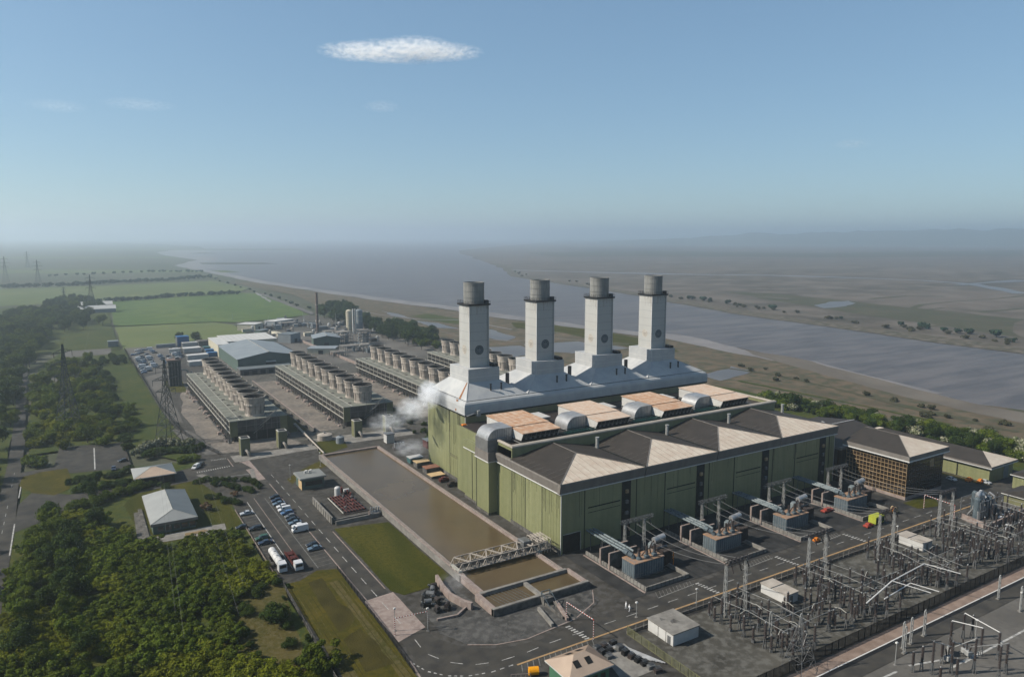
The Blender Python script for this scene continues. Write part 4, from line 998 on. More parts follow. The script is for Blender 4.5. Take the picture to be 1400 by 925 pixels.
# thin brick chimney, masts and silos
t = thing('brick_chimney', 'tall thin brown brick chimney standing on the plant behind the second cooling bank', 'chimney', (*P(434.5, 456.5), 0))
x, y = P(434.5, 456.5); m = MB(); m.lathe(x, y, [(1.5, 0), (1.15, 41.5), (1.35, 41.6), (1.35, 42.6)], 14); m.mt(1)
for z in (10, 20, 30): m.lathe(x, y, [(1.5, z), (1.5, z + .5)], 14)
m.build('shaft', [G['brickstack'], G['frame_white']], t)
MB().box(x - 2.4, x + 2.4, y - 2.4, y + 2.4, 0, 2.2).build('base', G['concrete'], t)
for (a, b, h, lab) in ((459.4, 455, 21, 'thin pale mast right of the brown brick chimney'), (415.5, 436, 9, 'thin lamp mast above the parked vehicles of the far plant, rightmost one'), (367, 440, 9, 'thin lamp mast on the dark far yard, left of the cream hut'), (318, 436, 7, 'short thin mast left of the dark far yard')):
    x, y = P(a, b); t = thing('mast', lab, 'mast', (x, y, 0)); m = MB(); m.bar((x, y, 0), (x, y, h), .45 if h > 12 else .16, 6, .15 if h > 12 else .1); m.build('pole', G['steel_pale'], t)
    m = MB(); m.bevbox(x - .5, x + .5, y - .2, y + .2, h - .3, h, .05); m.build('lamp', G['steel'], t)
    if h > 12: MB().lathe(x, y, [(1.6, 0), (1.2, 4.5), (.5, 6)], 10).build('base', G['fan_band'], t)
def silo(x, y, r, h, mat, lab):
    t = thing('silo', lab, 'silo', (x, y, 0)); m = MB(); m.lathe(x, y, [(r, 2), (r, h), (r * .5, h + 1.2), (.1, h + 1.4)], 18); m.mt(1)
    for z in (h * .3, h * .52, h * .75): m.lathe(x, y, [(r, z), (r + .12, z + .1), (r + .12, z + .4), (r, z + .5)], 18, closed=False)
    m.build('shell', [mat, G['frame_white']], t)
    m = MB()
    for k in range(6):
        a_ = PI * k / 3; m.bar((x + r * .85 * math.cos(a_), y + r * .85 * math.sin(a_), 0), (x + r * .85 * math.cos(a_), y + r * .85 * math.sin(a_), 3), .25)
    m.build('leg', G['steel'], t)
    m = MB(); m.bar((x - r - .4, y - .5, 0), (x - r - .4, y - .5, h + 1), .12)
    for k in range(8): m.bar((x + r * math.cos(PI * k / 4), y + r * math.sin(PI * k / 4), h), (x + r * math.cos(PI * k / 4), y + r * math.sin(PI * k / 4), h + 1.3), .07)
    m.build('rail', G['steel'], t)
sx, sy = P(478, 454); silo(sx, sy, 3.4, 22.5, G['cream'], 'tall cream silo with pale bands behind the second cooling bank')
sx, sy = P(491.5, 455); silo(sx, sy, 3.6, 23.5, G['shed_grey'], 'tall dark grey silo right of the white lift tower')
x, y = P(484.6, 456); t = thing('lift_tower', 'slim white double lift tower standing between the cream and grey silos', 'tower', (x, y, 0))
m = MB(); m.box(x - 1.6, x - .5, y - .8, y + .8, 0, 25.5); m.box(x + .7, x + 1.9, y - .8, y + .8, 0, 25.5); m.build('shaft', G['white_panel'], t)
m = MB()
for k in range(9): m.box(x - .5, x + .7, y - .5, y + .5, 2 + k * 2.7, 2.3 + k * 2.7)
m.build('landing', G['rust'], t)
def block(name, lab, cat, A, Bp, depth, h, wall, roof, gb=None, door=True):
    A = Vector(A); Bp = Vector(Bp); t = thing(name, lab, cat, (*A, 0))
    if gb: hall(t, A, Bp, depth, h, gb, wall, roof)
    else:
        u = (Bp - A).normalized(); v = Vector((-u.y, u.x)); q = [A, Bp, Bp + v * depth, A + v * depth]
        m = MB(); m.prism([tuple(p) for p in q], 0, h); m.build('wall', wall, t)
        c = sum(q, Vector((0, 0))) / 4; m = MB(); m.prism([tuple(c + (p - c) * 1.03) for p in q], h, h + .35); m.build('roof', roof, t)
    if door:
        u = (Bp - A).normalized(); v = Vector((-u.y, u.x)); w = (Bp - A).length
        m = MB(); a = A + u * w * .4 - v * .12; b = A + u * (w * .4 + min(4, w * .3)) - v * .12
        m.prism([tuple(a), tuple(b), tuple(b + v * .3), tuple(a + v * .3)], .05, min(3.4, h * .7)); m.build('door', G['dark_vent'], t)
    return t
block('plant_building', 'grey green plant building with cream end wall below the brick chimney', 'plant building', (186.5, 655), (209.7, 650), 26, 7.5, G['shed_green'], G['shed_grey'], 2.2)
m = MB(); a = P(424.5, 474); b = P(437, 474.5)
block('plant_annexe', 'low cream walled annexe with grey roof in front of the grey green plant building', 'plant building', (170, 617), (190.5, 606), 16, 4.6, G['cream'], G['shed_grey'])
block('control_block', 'small grey block with pale left corner, left of the grey green plant building', 'plant building', (175, 690), (187, 700), 14, 8, G['shed_grey'], G['roof_bluegrey'])
block('cream_hut', 'bright cream hut with flat roof on the dark far yard', 'hut', P(349, 452), P(360, 449), 20, 6.5, G['cream'], G['white_panel'])
block('dark_hut', 'small dark hut just in front of the bright cream hut', 'hut', P(357, 456), P(368, 454), 8, 3, G['shed_green'], G['roof_bluegrey'])
block('far_depot', 'long dark depot with pale roof edge at the far end of the plant yard', 'depot', (192, 822), (216, 836), 16, 6, G['shed_grey'], G['white_panel'])
t = thing('gravel_heap', 'pale cream gravel heap right of the bright cream hut', 'gravel heap', (*P(378, 460), 0))
x, y = P(378, 459); m = MB(); nn = 14
vs = [(x, y + 6, 4.2)]; 
for k, (rx, ry, z) in enumerate(((4, 9, 3.2), (8, 20, .9), (9.5, 24, 0))):
    for i in range(nn):
        a_ = 2 * PI * i / nn; q = 1 + .2 * noise.noise(Vector((i * 1.3, k, 2))); vs.append((x + rx * q * math.cos(a_) - ry * .25 * math.sin(a_), y + 6 + ry * q * math.sin(a_), z))
fs = [(0, 1 + i, 1 + (i + 1) % nn) for i in range(nn)]
for k in range(2):
    for i in range(nn): fs.append((1 + k * nn + i, 1 + (k + 1) * nn + i, 1 + (k + 1) * nn + (i + 1) % nn, 1 + k * nn + (i + 1) % nn))
m.add(vs, fs).build('heap', G['cream'], t)
for k in range(34):
    a = 330 + (k * 37 % 190); b = 436 + (k * 23 % 50) * (.55 + .5 * (a - 330) / 190)
    if 385 < a < 442 and b > 470 or (a > 420 and 462 < b < 478 and a < 466): b = 444 + k % 9
    if b < 438 + (30 if a < 350 else 0): b += 10
    if b > 462 and a < 440: continue
    x, y = P(a, b); t = thing('process_unit', 'small grey process unit with pale vessel and pipes among the far gas plant', 'process unit', (x, y, 0), 0, 'process units of the far gas plant')
    w_ = R.uniform(2, 5); h_ = R.uniform(2, 5); m = MB(); m.box(x - w_, x + w_, y - 2.5, y + 2.5, 0, h_); m.build('housing', R.choice([G['shed_grey'], G['concrete_dk'], G['roof_bluegrey'], G['white_panel'], G['ins_dark'], G['cream']]), t)
    m = MB(); r_ = R.uniform(.8, 1.7); m.lathe(x + w_ + r_ + .4, y, [(r_, 0), (r_, h_ * 1.5), (r_ * .5, h_ * 1.5 + .6), (.1, h_ * 1.5 + .7)], 10); m.build('vessel', R.choice([G['white_panel'], G['steel'], G['fan_band']]), t)
    m = MB(); m.tube([(x - w_, y - 3, .4), (x - w_, y - 3, h_ + 1), (x + w_ + 2, y - 3, h_ + 1), (x + w_ + 2, y - 3, .3)], .3, 5); m.build('pipe', R.choice([G['steel'], G['fan_band'], G['silver_dk']]), t)
# process pipe racks and vessels (grey clutter of the gas plant)
pr_l = [(470, 468, 14, 10, 'tall pipe rack with pale decks right of the plant building'), (497, 470, 10, 13, 'narrow pipe rack tower left of the third cooling bank'), (452, 462, 14, 7, 'low pipe rack behind the grey green plant building'), (480, 480, 18, 5, 'low sprawling pipe rack in front of the silos'), (395, 447, 22, 5, 'low pipe rack beside the far depot'), (430, 447, 16, 4, 'low pipe rack behind the brick chimney'), (463, 487, 12, 4, 'pipe rack at the back end of the second cooling bank'), (385, 466, 10, 4, 'dark pipe rack in front of the pale gravel heap'), (500, 480, 9, 6, 'pipe rack beside the back end of the third cooling bank')]
for (a, b, w_, h, lab) in pr_l:
    x, y = P(a, b); t = thing('pipe_rack', lab, 'pipework', (x, y, 0)); m = MB()
    for i in range(4):
        for j in range(3):
            m.bar((x - w_ / 2 + i * w_ / 3, y - 6 + j * 6, 0), (x - w_ / 2 + i * w_ / 3, y - 6 + j * 6, h), .28)
    lv = max(1, int(h / 2.6))
    for l in range(1, lv + 1):
        z = h * l / lv
        for j in range(3): m.bar((x - w_ / 2, y - 6 + j * 6, z), (x + w_ / 2, y - 6 + j * 6, z), .22)
        for i in range(4): m.bar((x - w_ / 2 + i * w_ / 3, y - 6, z), (x - w_ / 2 + i * w_ / 3, y + 6, z), .2)
    m.build('frame', G['steel'], t)
    m = MB()
    for l in range(1, lv + 1):
        z = h * l / lv
        for q in range(5): m.bar((x - w_ / 2, y - 4 + q * 2 + R.uniform(-.5, .5), z + .4), (x + w_ / 2 * R.uniform(.2, 1), y - 4 + q * 2, z + .4), R.uniform(.2, .5), 6)
    m.build('pipe', G['fan_band'], t)
    m = MB()
    for q in range(3):
        xx = x + R.uniform(-w_ / 2, w_ / 2); yy = y + R.uniform(-5, 5); r = R.uniform(.7, 1.4); m.lathe(xx, yy, [(r, .4), (r, h * .8), (r * .5, h * .8 + .6), (.1, h * .8 + .7)], 10)
    m.build('vessel', R.choice([G['tank_white'], G['steel'], G['shed_grey']]), t)
# ------------------------------------------------------------------ settling reservoir with its walls and travelling bridge
class MB0(MB):
    # the reservoir is laid out on the ground plan and lifted by its wall height
    def build(s, *a, **k):
        s.v = [(x * .985, y * .985, z) for x, y, z in s.v]
        return MB.build(s, *a, **k)
t = thing('reservoir', 'long brown settling reservoir with pale concrete walls in front of the green halls', 'reservoir', (94, 160, 0))
WZ = 1.15
m = MB0(); m.box(94.6, 120.6, 171.2, 323.5, -.3, WZ); m.box(92.6, 122.6, 161.6, 170.2, -.3, WZ - .1)
m.build('water', G['water_res'], t)
m = MB0()
m.box(92.9, 94.6, 183, 324.4, 0, 2.0); m.box(93.0, 94.4, 170, 183, 0, 2.0); m.box(91.4, 92.8, 160.6, 171.0, 0, 2.0)
m.box(120.6, 122.0, 171, 324.4, 0, 1.9); m.box(122.4, 123.6, 160.6, 171, 0, 1.9)
m.box(94.6, 120.6, 323.5, 324.6, 0, 1.9)
m.mt(1).box(92.7, 92.95, 183, 324, 0, 2.1); m.bar((93.7, 184, 2.15), (93.7, 324, 2.15), .1); m.bar((94.4, 184, 2.1), (94.4, 324, 2.1), .1); m.bar((121.3, 171, 2.0), (121.3, 324, 2.0), .12)
m.mt(0).box(122.0, 123.2, 196, 300, 0, .8)
m.build('side_wall', [G['pinkcrete'], G['concrete']], t)
m = MB0(); m.box(92.8, 122.4, 170.2, 171.2, 0, 2.1); m.box(91.4, 123.6, 160.6, 161.6, -.2, 2.1); m.box(106.8, 108.0, 161.6, 170.2, 0, 1.9); m.mt(1).box(91.4, 123.6, 160.42, 160.6, -.2, 1.9)  # dark slab on the outer face: its shade put into colour
m.build('cross_wall', [G['concrete'], G['concrete_dk']], t)
m = MB0()
for k in range(9): m.bar((96 + k * 1.15, 162, 1.3), (94.5 + k * 1.15, 170, 1.3), .05)
m.build('grating', G['steel'], t)
m = MB0()   # sluice frame and chute at the middle of the end wall
m.box(106.4, 109.6, 158.6, 160.5, 0, 1.9); m.box(106.6, 106.9, 150, 158.6, 0, .9); m.box(109.2, 109.5, 150, 158.6, 0, .9)
m.mt(1)
for x in (106.6, 109.4): m.bar((x, 160.2, 0), (x, 160.2, 3.4), .14); m.bar((x, 160.2, 3.4), (x, 155.5, .6), .1)
m.bar((106.6, 160.2, 3.4), (109.4, 160.2, 3.4), .14)
m.build('sluice', [G['concrete_dk'], G['trans_blue']], t)
for (a, b, lab) in (((102.2, 154.9), (100.6, 145.9), 'low concrete bund wall west of the reservoir outfall'), ((108.3, 155.3), (105.6, 146.2), 'low concrete bund wall east of the reservoir outfall')):
    tt = thing('bund_wall', lab, 'wall', (*a, 0)); m = MB(); a = Vector(a); b = Vector(b); d = (b - a).normalized(); n_ = Vector((-d.y, d.x)) * .35
    m.prism([tuple(a + n_), tuple(a - n_), tuple(b - n_), tuple(b + n_)], 0, 1.1); m.build('wall', G['pinkcrete'] if 'east' in lab else G['concrete'], tt)
# travelling scraper bridge
t = thing('scraper_bridge', 'pale lattice truss bridge spanning the settling reservoir', 'bridge', (93, 187, 1))
m = MB0(); x0, x1 = 93.2, 126.6; zb, zt_ = 2.2, 4.5; ya_, yb_ = 185.0, 190.4
n = 12
for y in (ya_, yb_):
    m.bar((x0, y, zb), (x1, y, zb), .2); m.bar((x0 + 1.5, y, zt_), (x1 - 1, y, zt_), .18)
    for k in range(n):
        xa = x0 + (x1 - x0) * k / n; xb = x0 + (x1 - x0) * (k + 1) / n; xm = (xa + xb) / 2
        m.bar((xa, y, zb), (xm, y, zt_), .12); m.bar((xm, y, zt_), (xb, y, zb), .12); m.bar((xm, y, zb), (xm, y, zt_), .08)
m.build('side_truss', G['fan_crete'], t)
m = MB0()
for k in range(n):
    xa = x0 + (x1 - x0) * k / n; xb = x0 + (x1 - x0) * (k + 1) / n
    m.bar((xa + 1.4, ya_ if k % 2 else yb_, zt_), (xb + 1.4 if k < n - 1 else x1 - 1, yb_ if k % 2 else ya_, zt_), .2)
m.build('top_bracing', G['fan_band'], t)
m = MB0(); m.box(x0, x1, ya_ + .3, ya_ + 1.7, 2.15, 2.3); m.box(x0, x1, yb_ - 1.2, yb_ - .2, 2.15, 2.3); m.mt(1).box(x0 + .5, x1, ya_ + 1.8, yb_ - 1.4, 2.1, 2.22); m.build('walkway', [G['concrete_dk'], G['black']], t)
m = MB0()
for xx in (x0 + .2, x1 - 5): m.box(xx, xx + 1.0, ya_ - .3, yb_ + .3, 1.9, 2.5)
m.build('end_carriage', G['frame_white'], t)
m = MB0(); m.bevbox(117.6, 120.6, 187, 190.8, 2.3, 5.4, .2); m.build('cabin', G['steel'], t)
m = MB0()
for k in range(5):
    xx = 121.6 + k * 1.2
    m.bar((xx, 184.8, 1.2), (xx, 184.8, 5.4), .1); m.bar((xx, 191.4, 1.2), (xx, 191.4, 5.4), .1); m.bar((xx, 184.8, 5.4), (xx, 191.4, 5.4), .12)
    if k < 4: m.bar((xx, 184.8, 5.4), (xx + 1.2, 188, 5.4), .1); m.bar((xx, 191.4, 5.4), (xx + 1.2, 188, 5.4), .1); m.bar((xx, 184.8, 1.4), (xx + 1.2, 184.8, 5.4), .1)
m.build('end_cage', G['fan_band'], t)

# pit with pumps beside the bridge
t = thing('pump_pit', 'dark pit with a curved concrete retaining wall beside the reservoir', 'pit', (80, 170, 0))
m = MB(); pts = [(86.0, 184.5), (84.8, 178), (84.4, 172.5), (85.6, 167.5), (87, 164.5)]
for a, b in zip(pts, pts[1:]):
    a = Vector(a); b = Vector(b); d = (b - a).normalized(); n_ = Vector((-d.y, d.x)) * .45; m.prism([tuple(a + n_), tuple(a - n_), tuple(b - n_), tuple(b + n_)], 0, 2.1)
for a, b in (((86.0, 166), (82, 163.4)), ((82, 163.4), (76.5, 164.2))):
    a = Vector(a); b = Vector(b); d = (b - a).normalized(); n_ = Vector((-d.y, d.x)) * .25; m.prism([tuple(a + n_), tuple(a - n_), tuple(b - n_), tuple(b + n_)], 0, .7)
m.build('wall', G['pinkcrete'], t)
m = MB(); m.prism([(75.8, 165), (82, 164), (85.4, 168), (84.0, 173), (84.5, 179), (84.8, 183), (80, 180.5), (76, 174)], .02, .06); m.build('floor', G['black'], t)
for i, (x, y, s) in enumerate([(77.6, 172.4, 1.3), (79.8, 175.6, 1.5), (81.6, 177.8, 1.4), (80.4, 172.2, 1.2), (78.6, 168.4, 1.1), (81.4, 168.2, 1.2), (83.2, 180.6, 1.1)]):
    t = thing('pump_set', 'dark pump set with grey motor in the pit beside the reservoir', 'pump', (x, y, .06), R.uniform(0, 3), 'pump sets in the dark pit')
    m = MB(); m.bevbox(-s, s, -s * .6, s * .6, 0, s * .8, .15); m.build('base', G['black'], t, local=True)
    m = MB(); m.bar((-s * .8, 0, s * 1.2), (s * .7, 0, s * 1.2), s * .5, 10); m.build('motor', G['steel'] if i < 3 else G['ins_dark'], t, local=True)
    m = MB(); m.tube([(s * .9, 0, .5), (s * 1.3, 0, 1.6), (s * 1.3, s, 2.0)], .22, 8); m.build('pipe', G['steel'], t, local=True)
# process plot with red pipes, tank, walls
t = thing('plot_wall', 'pale concrete blast wall beside the works road, left of the red pipe plot', 'wall', (73, 242, 0))
m = MB(); m.box(72.9, 73.5, 242.2, 266, 0, 2.5); m.build('wall', G['concrete'], t)
m = MB()
for k in range(9): m.box(72.75, 72.95, 243 + k * 2.8, 243.3 + k * 2.8, 0, 2.5)
m.build('buttress', G['concrete_dk'], t)
t = thing('plot_kerb', 'low grey containment wall along the lawn side of the red pipe plot', 'wall', (74, 241, 0))
m = MB(); m.box(74, 90, 240.6, 241.1, 0, 1.4); m.box(74, 90, 243.6, 244.0, 0, 1.0); m.build('wall', G['concrete'], t)
t = thing('pipe_skid', 'rows of red pipes on a grey skid beside the reservoir wall', 'pipework', (80, 249, 0))
m = MB()
for k in range(7):
    x = 80.6 + k * 1.1; m.bar((x, 248.6, .9), (x - .4, 267, .9), .11, 6)
m.build('pipe', G['red_pipe'], t)
m = MB(); m.box(79.6, 88.6, 248, 268, .02, .25)
for k in range(6): m.box(80, 88.2, 249.5 + k * 3.4, 249.9 + k * 3.4, .25, .8)
m.build('skid', G['ins_dark'], t)
m = MB(); m.bar((79.3, 248.6, .6), (79.3, 267, .6), .18, 6); m.build('side_rail', G['frame_white'], t)
for k in range(8):
    m = MB(); x = 81 + k * .9; m.bar((x, 251 + (k * 3.7) % 13, .9), (x, 251 + (k * 3.7) % 13, 2.0), .2, 6); m.bevbox(x - .35, x + .35, 250.7 + (k * 3.7) % 13, 251.4 + (k * 3.7) % 13, 1.6, 2.3, .1)
    m.build('valve', G['red_pipe'] if k % 3 else G['silver_dk'], t)
x, y = 83.4, 268.0
t = thing('white_tank', 'upright white tank at the head of the red pipe plot', 'tank', (x, y, 0)); m = MB(); m.lathe(x, y, [(1.15, .3), (1.15, 3.6), (.8, 4.0), (.1, 4.15)], 16); m.build('shell', G['tank_white'], t)
m = MB(); m.cyl(x, y, 0, .35, 1.3, 1.3, 16); m.build('base', G['concrete'], t)
for (dx, dy, lab) in ((3.8, 1.0, 'white pump unit with red pipes right of the upright white tank'), (2.2, 4.0, 'dark red pump unit behind the upright white tank')):
    t = thing('pump_set', lab, 'pump', (x + dx, y + dy, 0)); m = MB(); m.bevbox(x + dx - 1.2, x + dx + 1.2, y + dy - .8, y + dy + .8, 0, 1.2, .15); m.build('base', G['ins_dark'], t)
    m = MB(); m.bar((x + dx - 1, y + dy, 1.7), (x + dx + 1, y + dy, 1.7), .6, 10); m.build('motor', G['tank_white'] if dx > 3 else G['red_pipe'], t)
    m = MB(); m.tube([(x + dx, y + dy, 1.5), (x + dx, y + dy - 1.6, 2.2), (x + dx, y + dy - 1.8, .5)], .18, 6); m.build('pipe', G['red_pipe'], t)
x, y = 89.0, 243.0
t = thing('pump_set', 'grey valve cluster at the corner of the lawn and the reservoir wall', 'pump', (x, y, 0)); m = MB(); m.bevbox(x - 1.8, x + 2.2, y - 1.3, y + 1.3, 0, 1.4, .2); m.build('base', G['steel'], t)
m = MB()
for k in range(4): m.bar((x - 1.4 + k, y, 1.2), (x - 1.4 + k, y, 3.0), .3, 8)
m.build('valve', G['silver'], t)
m = MB(); m.lathe(86.4, 241.2, [(.8, 0), (.3, 2.6)], 4); m.build('marker', G['pinkcrete'], t)
# hip roof helper
def hipped(t, x0, x1, y0, y1, h, rise, mats_side, mat_hip, wall, over=.6, fas=None, axis='y', hip=None, fh=.5, ridge=True):
    m = MB(); m.box(x0, x1, y0, y1, 0, h); m.build('wall', wall, t)
    a0, a1, b0, b1 = x0 - over, x1 + over, y0 - over, y1 + over; z = h + fh
    if fas:
        m = MB(); m.box(a0, a1, b0, b1, h, z); m.build('eave', fas, t)
    m = MB()
    A, B, C_, D = (a0, b0, z + .01), (a1, b0, z + .01), (a1, b1, z + .01), (a0, b1, z + .01)
    if axis == 'y':
        hp_ = hip or (x1 - x0) * .45; p = ((a0 + a1) / 2, b0 + hp_, z + rise); q = ((a0 + a1) / 2, b1 - hp_, z + rise)
        m.mt(0).add([A, p, q, D], [(0, 1, 2, 3)]); m.mt(1).add([B, C_, q, p], [(0, 1, 2, 3)]); m.mt(2).add([A, B, p], [(0, 1, 2)]); m.add([C_, D, q], [(0, 1, 2)])
        ed_ = [(A, p), (B, p), (p, q), (C_, q), (D, q)]
    else:
        hp_ = hip or (y1 - y0) * .45; p = (a0 + hp_, (b0 + b1) / 2, z + rise); q = (a1 - hp_, (b0 + b1) / 2, z + rise)
        m.mt(2).add([A, B, q, p], [(0, 1, 2, 3)]); m.mt(1).add([C_, D, p, q], [(0, 1, 2, 3)]); m.mt(0).add([D, A, p], [(0, 1, 2)]); m.mt(1).add([B, C_, q], [(0, 1, 2)])
        ed_ = [(A, p), (D, p), (p, q), (B, q), (C_, q)]
    if ridge:
        m.mt(3)
        for a, b in ed_: m.bar(a, b, .1)
    return m.build('roof', [mats_side[0], mats_side[1], mat_hip, G['frame_white'] if ridge else G['fascia']], t)
# guard house by the works road
t = thing('pump_house', 'small flat roofed block with two white ducts on its roof beside the works road', 'hut', (73, 281, 0))
m = MB(); m.box(73.6, 82.6, 282.4, 291, 0, 4.2); m.build('wall', G['shed_green'], t)
m = MB(); m.box(73.52, 73.66, 282.3, 287, 0, 4.2); m.build('side_panel', G['tan_board'], t)
m = MB(); m.bevbox(72.8, 83.4, 281.6, 291.8, 4.2, 4.9, .2); m.build('roof', G['roof_grey'], t)
for k in range(2):
    m = MB(); m.tube([(76.5 + k * 1.8, 288, 4.8), (76.5 + k * 1.8, 288, 5.8), (77.4 + k * 1.8, 287.4, 6.0)], .4, 8); m.build('duct', G['white_panel'], t)
m = MB(); m.box(75, 81.8, 282.25, 282.5, 1.4, 3.2); m.build('window', G['glass_dk'], t)
# hipped training building, gatehouse
t = thing('office_block', 'low office block with pale grey hipped roof standing above the dense thicket', 'building', (18, 263, 0))
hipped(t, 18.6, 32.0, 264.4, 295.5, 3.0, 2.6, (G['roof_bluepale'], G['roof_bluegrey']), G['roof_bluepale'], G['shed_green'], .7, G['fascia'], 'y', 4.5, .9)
m = MB()
for k in range(5): m.box(20 + k * 2.5, 21.9 + k * 2.5, 264.3, 264.5, .9, 2.4)
m.build('window', G['glass_dk'], t)
m = MB(); m.box(16.0, 17.3, 262, 292, 0, .5); m.build('kerb', G['concrete_dk'], t)
sheet('patio', [(16, 256.5), (40.5, 255), (41, 262.5), (33, 262.8), (16.5, 262.3)], .03, G['concrete'])
sheet('patio', [(13.6, 262), (17.8, 262), (17.6, 290), (14.5, 290)], .028, G['concrete_dk'])
t = thing('timber_pile', 'small pile of tan planks lying on the patio of the pale hipped office block', 'planks', (28.5, 258.5, .03)); m = MB()
for k in range(9):
    y = 257.6 + k * .22; m.box(27.5 + R.uniform(0, 1), 33.2 + R.uniform(0, 2), y, y + .17, .03, .1 + .14 * (k % 3))
m.build('plank', G['tan_board'], t)
t = thing('gatehouse', 'small gatehouse with grey and tan hipped roof beside the works entrance', 'building', P(185, 655))
ga = Vector(P(183, 652.5)); gb = Vector(P(238, 645)); 
hx0, hx1, hy0, hy1 = 17.6, 31.8, 320.0, 334.5
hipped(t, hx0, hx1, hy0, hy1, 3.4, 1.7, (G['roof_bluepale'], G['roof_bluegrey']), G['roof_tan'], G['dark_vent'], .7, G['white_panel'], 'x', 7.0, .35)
m = MB(); m.box(hx0 + .5, hx0 + 3, hy0 - .1, hy0 + .1, 0, 2.4); m.build('door', G['tan_board'], t)
m = MB(); m.box(hx0 + 4.5, hx1 - 1, hy0 - .08, hy0 + .1, 1, 2.7); m.build('window', G['glass_dk'], t)
# switchyard hut, green hut
t = thing('relay_hut', 'pale concrete flat roofed hut at the corner of the switchyard', 'hut', (120.8, 123, 0))
m = MB(); m.box(120.8, 129.4, 123.1, 132.2, 0, 3.1); m.mt(1)
for y in (125.6, 128.4): m.box(120.74, 120.86, y, y + .12, 0, 3.1)
m.build('wall', [G['white_panel'], G['concrete_dk']], t)
m = MB(); m.box(120.5, 129.7, 122.8, 132.5, 3.1, 3.35); m.mt(1); m.add([(124, 127, 3.36), (126.5, 126.5, 3.36), (126, 128.6, 3.36), (124.5, 128.2, 3.36)], [(0, 1, 2, 3)]); m.add([(122.6, 129.5, 3.36), (124, 129.2, 3.36), (123.4, 131, 3.36)], [(0, 1, 2)])
m.build('roof', [G['concrete'], G['concrete_dk']], t)
m = MB(); m.box(120.72, 120.85, 124, 125.1, 0, 2.2); m.build('door', G['steel'], t)
t = thing('green_hut', 'green hut with tan hipped roof and dark skylights at the bottom edge', 'hut', (86, 119, 0))
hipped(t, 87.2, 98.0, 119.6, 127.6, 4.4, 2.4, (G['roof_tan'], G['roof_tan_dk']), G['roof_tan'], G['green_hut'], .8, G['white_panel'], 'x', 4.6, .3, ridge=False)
rf = [o for o in COL.objects if o.parent == t and o.name.startswith('roof')][0]
for (x, yy) in ((90.4, 121.5), (93.6, 121.5), (91.4, 126.0), (94.2, 126.0)):
    zc = 4.7 + 2.4 * ((yy - 118.8) / 4.8 if yy < 123.6 else (128.4 - yy) / 4.8); sl = .5 if yy < 123.6 else -.5
    m = MB(); m.add([(x - .75, yy - .8, zc - .8 * sl + .08), (x + .75, yy - .8, zc - .8 * sl + .08), (x + .75, yy + .8, zc + .8 * sl + .08), (x - .75, yy + .8, zc + .8 * sl + .08)], [(0, 1, 2, 3)]); m.build('skylight', G['black'], rf)
m = MB()
for k in range(4): m.box(89 + k * 2.2, 90.3 + k * 2.2, 119.5, 119.65, 1.6, 3.2)
m.build('window', G['glass_dk'], t)
# office with gridded glass, link and stores
t = thing('glass_office', 'four storey office of brown glass with a tan mullion grid and brown hipped roof', 'office building', (267, 152, 0))
ox0, ox1, oy0, oy1, oh = 267.6, 292.2, 152.2, 177.5, 15.6
m = MB(); m.box(ox0, ox1, oy0, oy1, 0, oh); m.build('curtain_wall', G['brown_glass'], t)
m = MB(); nv, nh = 17, 9
for k in range(nv + 1):
    y = oy0 + (oy1 - oy0) * k / nv; m.box(ox0 - .14, ox0 + .05, y - .06, y + .06, 1.2, oh)
for k in range(nh + 1):
    z = 1.2 + (oh - 1.2) * k / nh; m.box(ox0 - .12, ox0 + .05, oy0, oy1, z - (.07 if k % 2 else .1), z + (.07 if k % 2 else .1))
m.mt(1)  # near-black front bars: shade of this face put into colour
for k in range(nv + 1):
    x = ox0 + (ox1 - ox0) * k / nv; m.box(x - .06, x + .06, oy0 - .1, oy0 + .05, .4, oh)
for k in range(nh + 1):
    z = 1.2 + (oh - 1.2) * k / nh; m.box(ox0, ox1, oy0 - .1, oy0 + .05, z - .1, z + .1)
m.build('mullion', [G['mullion'], G['ins_dark']], t)
m = MB(); m.box(ox0 - .25, ox1 + .1, oy0 - .25, oy1, 0, 1.2); m.build('plinth', G['pinkcrete'], t)
m = MB(); m.box(ox0 - 1.4, ox1 + 1.4, oy0 - 1.4, oy1 + 1, oh + .15, oh + 1.9); m.mt(1).box(ox0 - 1.6, ox1 + 1.6, oy0 - 1.6, oy1 + 1, oh - .25, oh + .15); m.build('eave_fascia', [G['fascia'], G['white_trim']], t)
m = MB(); z = oh + 1.91; a0, a1, b0, b1 = ox0 - 1.4, ox1 + 1.4, oy0 - 1.4, oy1 + 1
p = ((a0 + a1) / 2 + .5, b0 + 13.2, z + 3.6); q = (p[0], b1, z + 3.6)
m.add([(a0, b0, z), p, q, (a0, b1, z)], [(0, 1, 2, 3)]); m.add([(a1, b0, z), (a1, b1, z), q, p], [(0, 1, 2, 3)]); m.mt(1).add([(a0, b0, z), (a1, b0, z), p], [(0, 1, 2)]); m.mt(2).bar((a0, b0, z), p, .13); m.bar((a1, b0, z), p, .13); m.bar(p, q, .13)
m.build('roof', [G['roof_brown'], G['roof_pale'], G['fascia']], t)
m = MB(); m.box(ox1 - 9, ox1 - 6.5, oy0 - .12, oy0 + .1, 10.5, 13.8); m.build('window', G['mullion'], t)
t = thing('link_building', 'low dark link building with brown roof between the turbine hall and the glass office', 'building', (264, 178, 0))
m = MB(); m.box(264.6, 300, 178.7, 215, 0, 13.5); m.build('wall', G['brown_glass'], t)
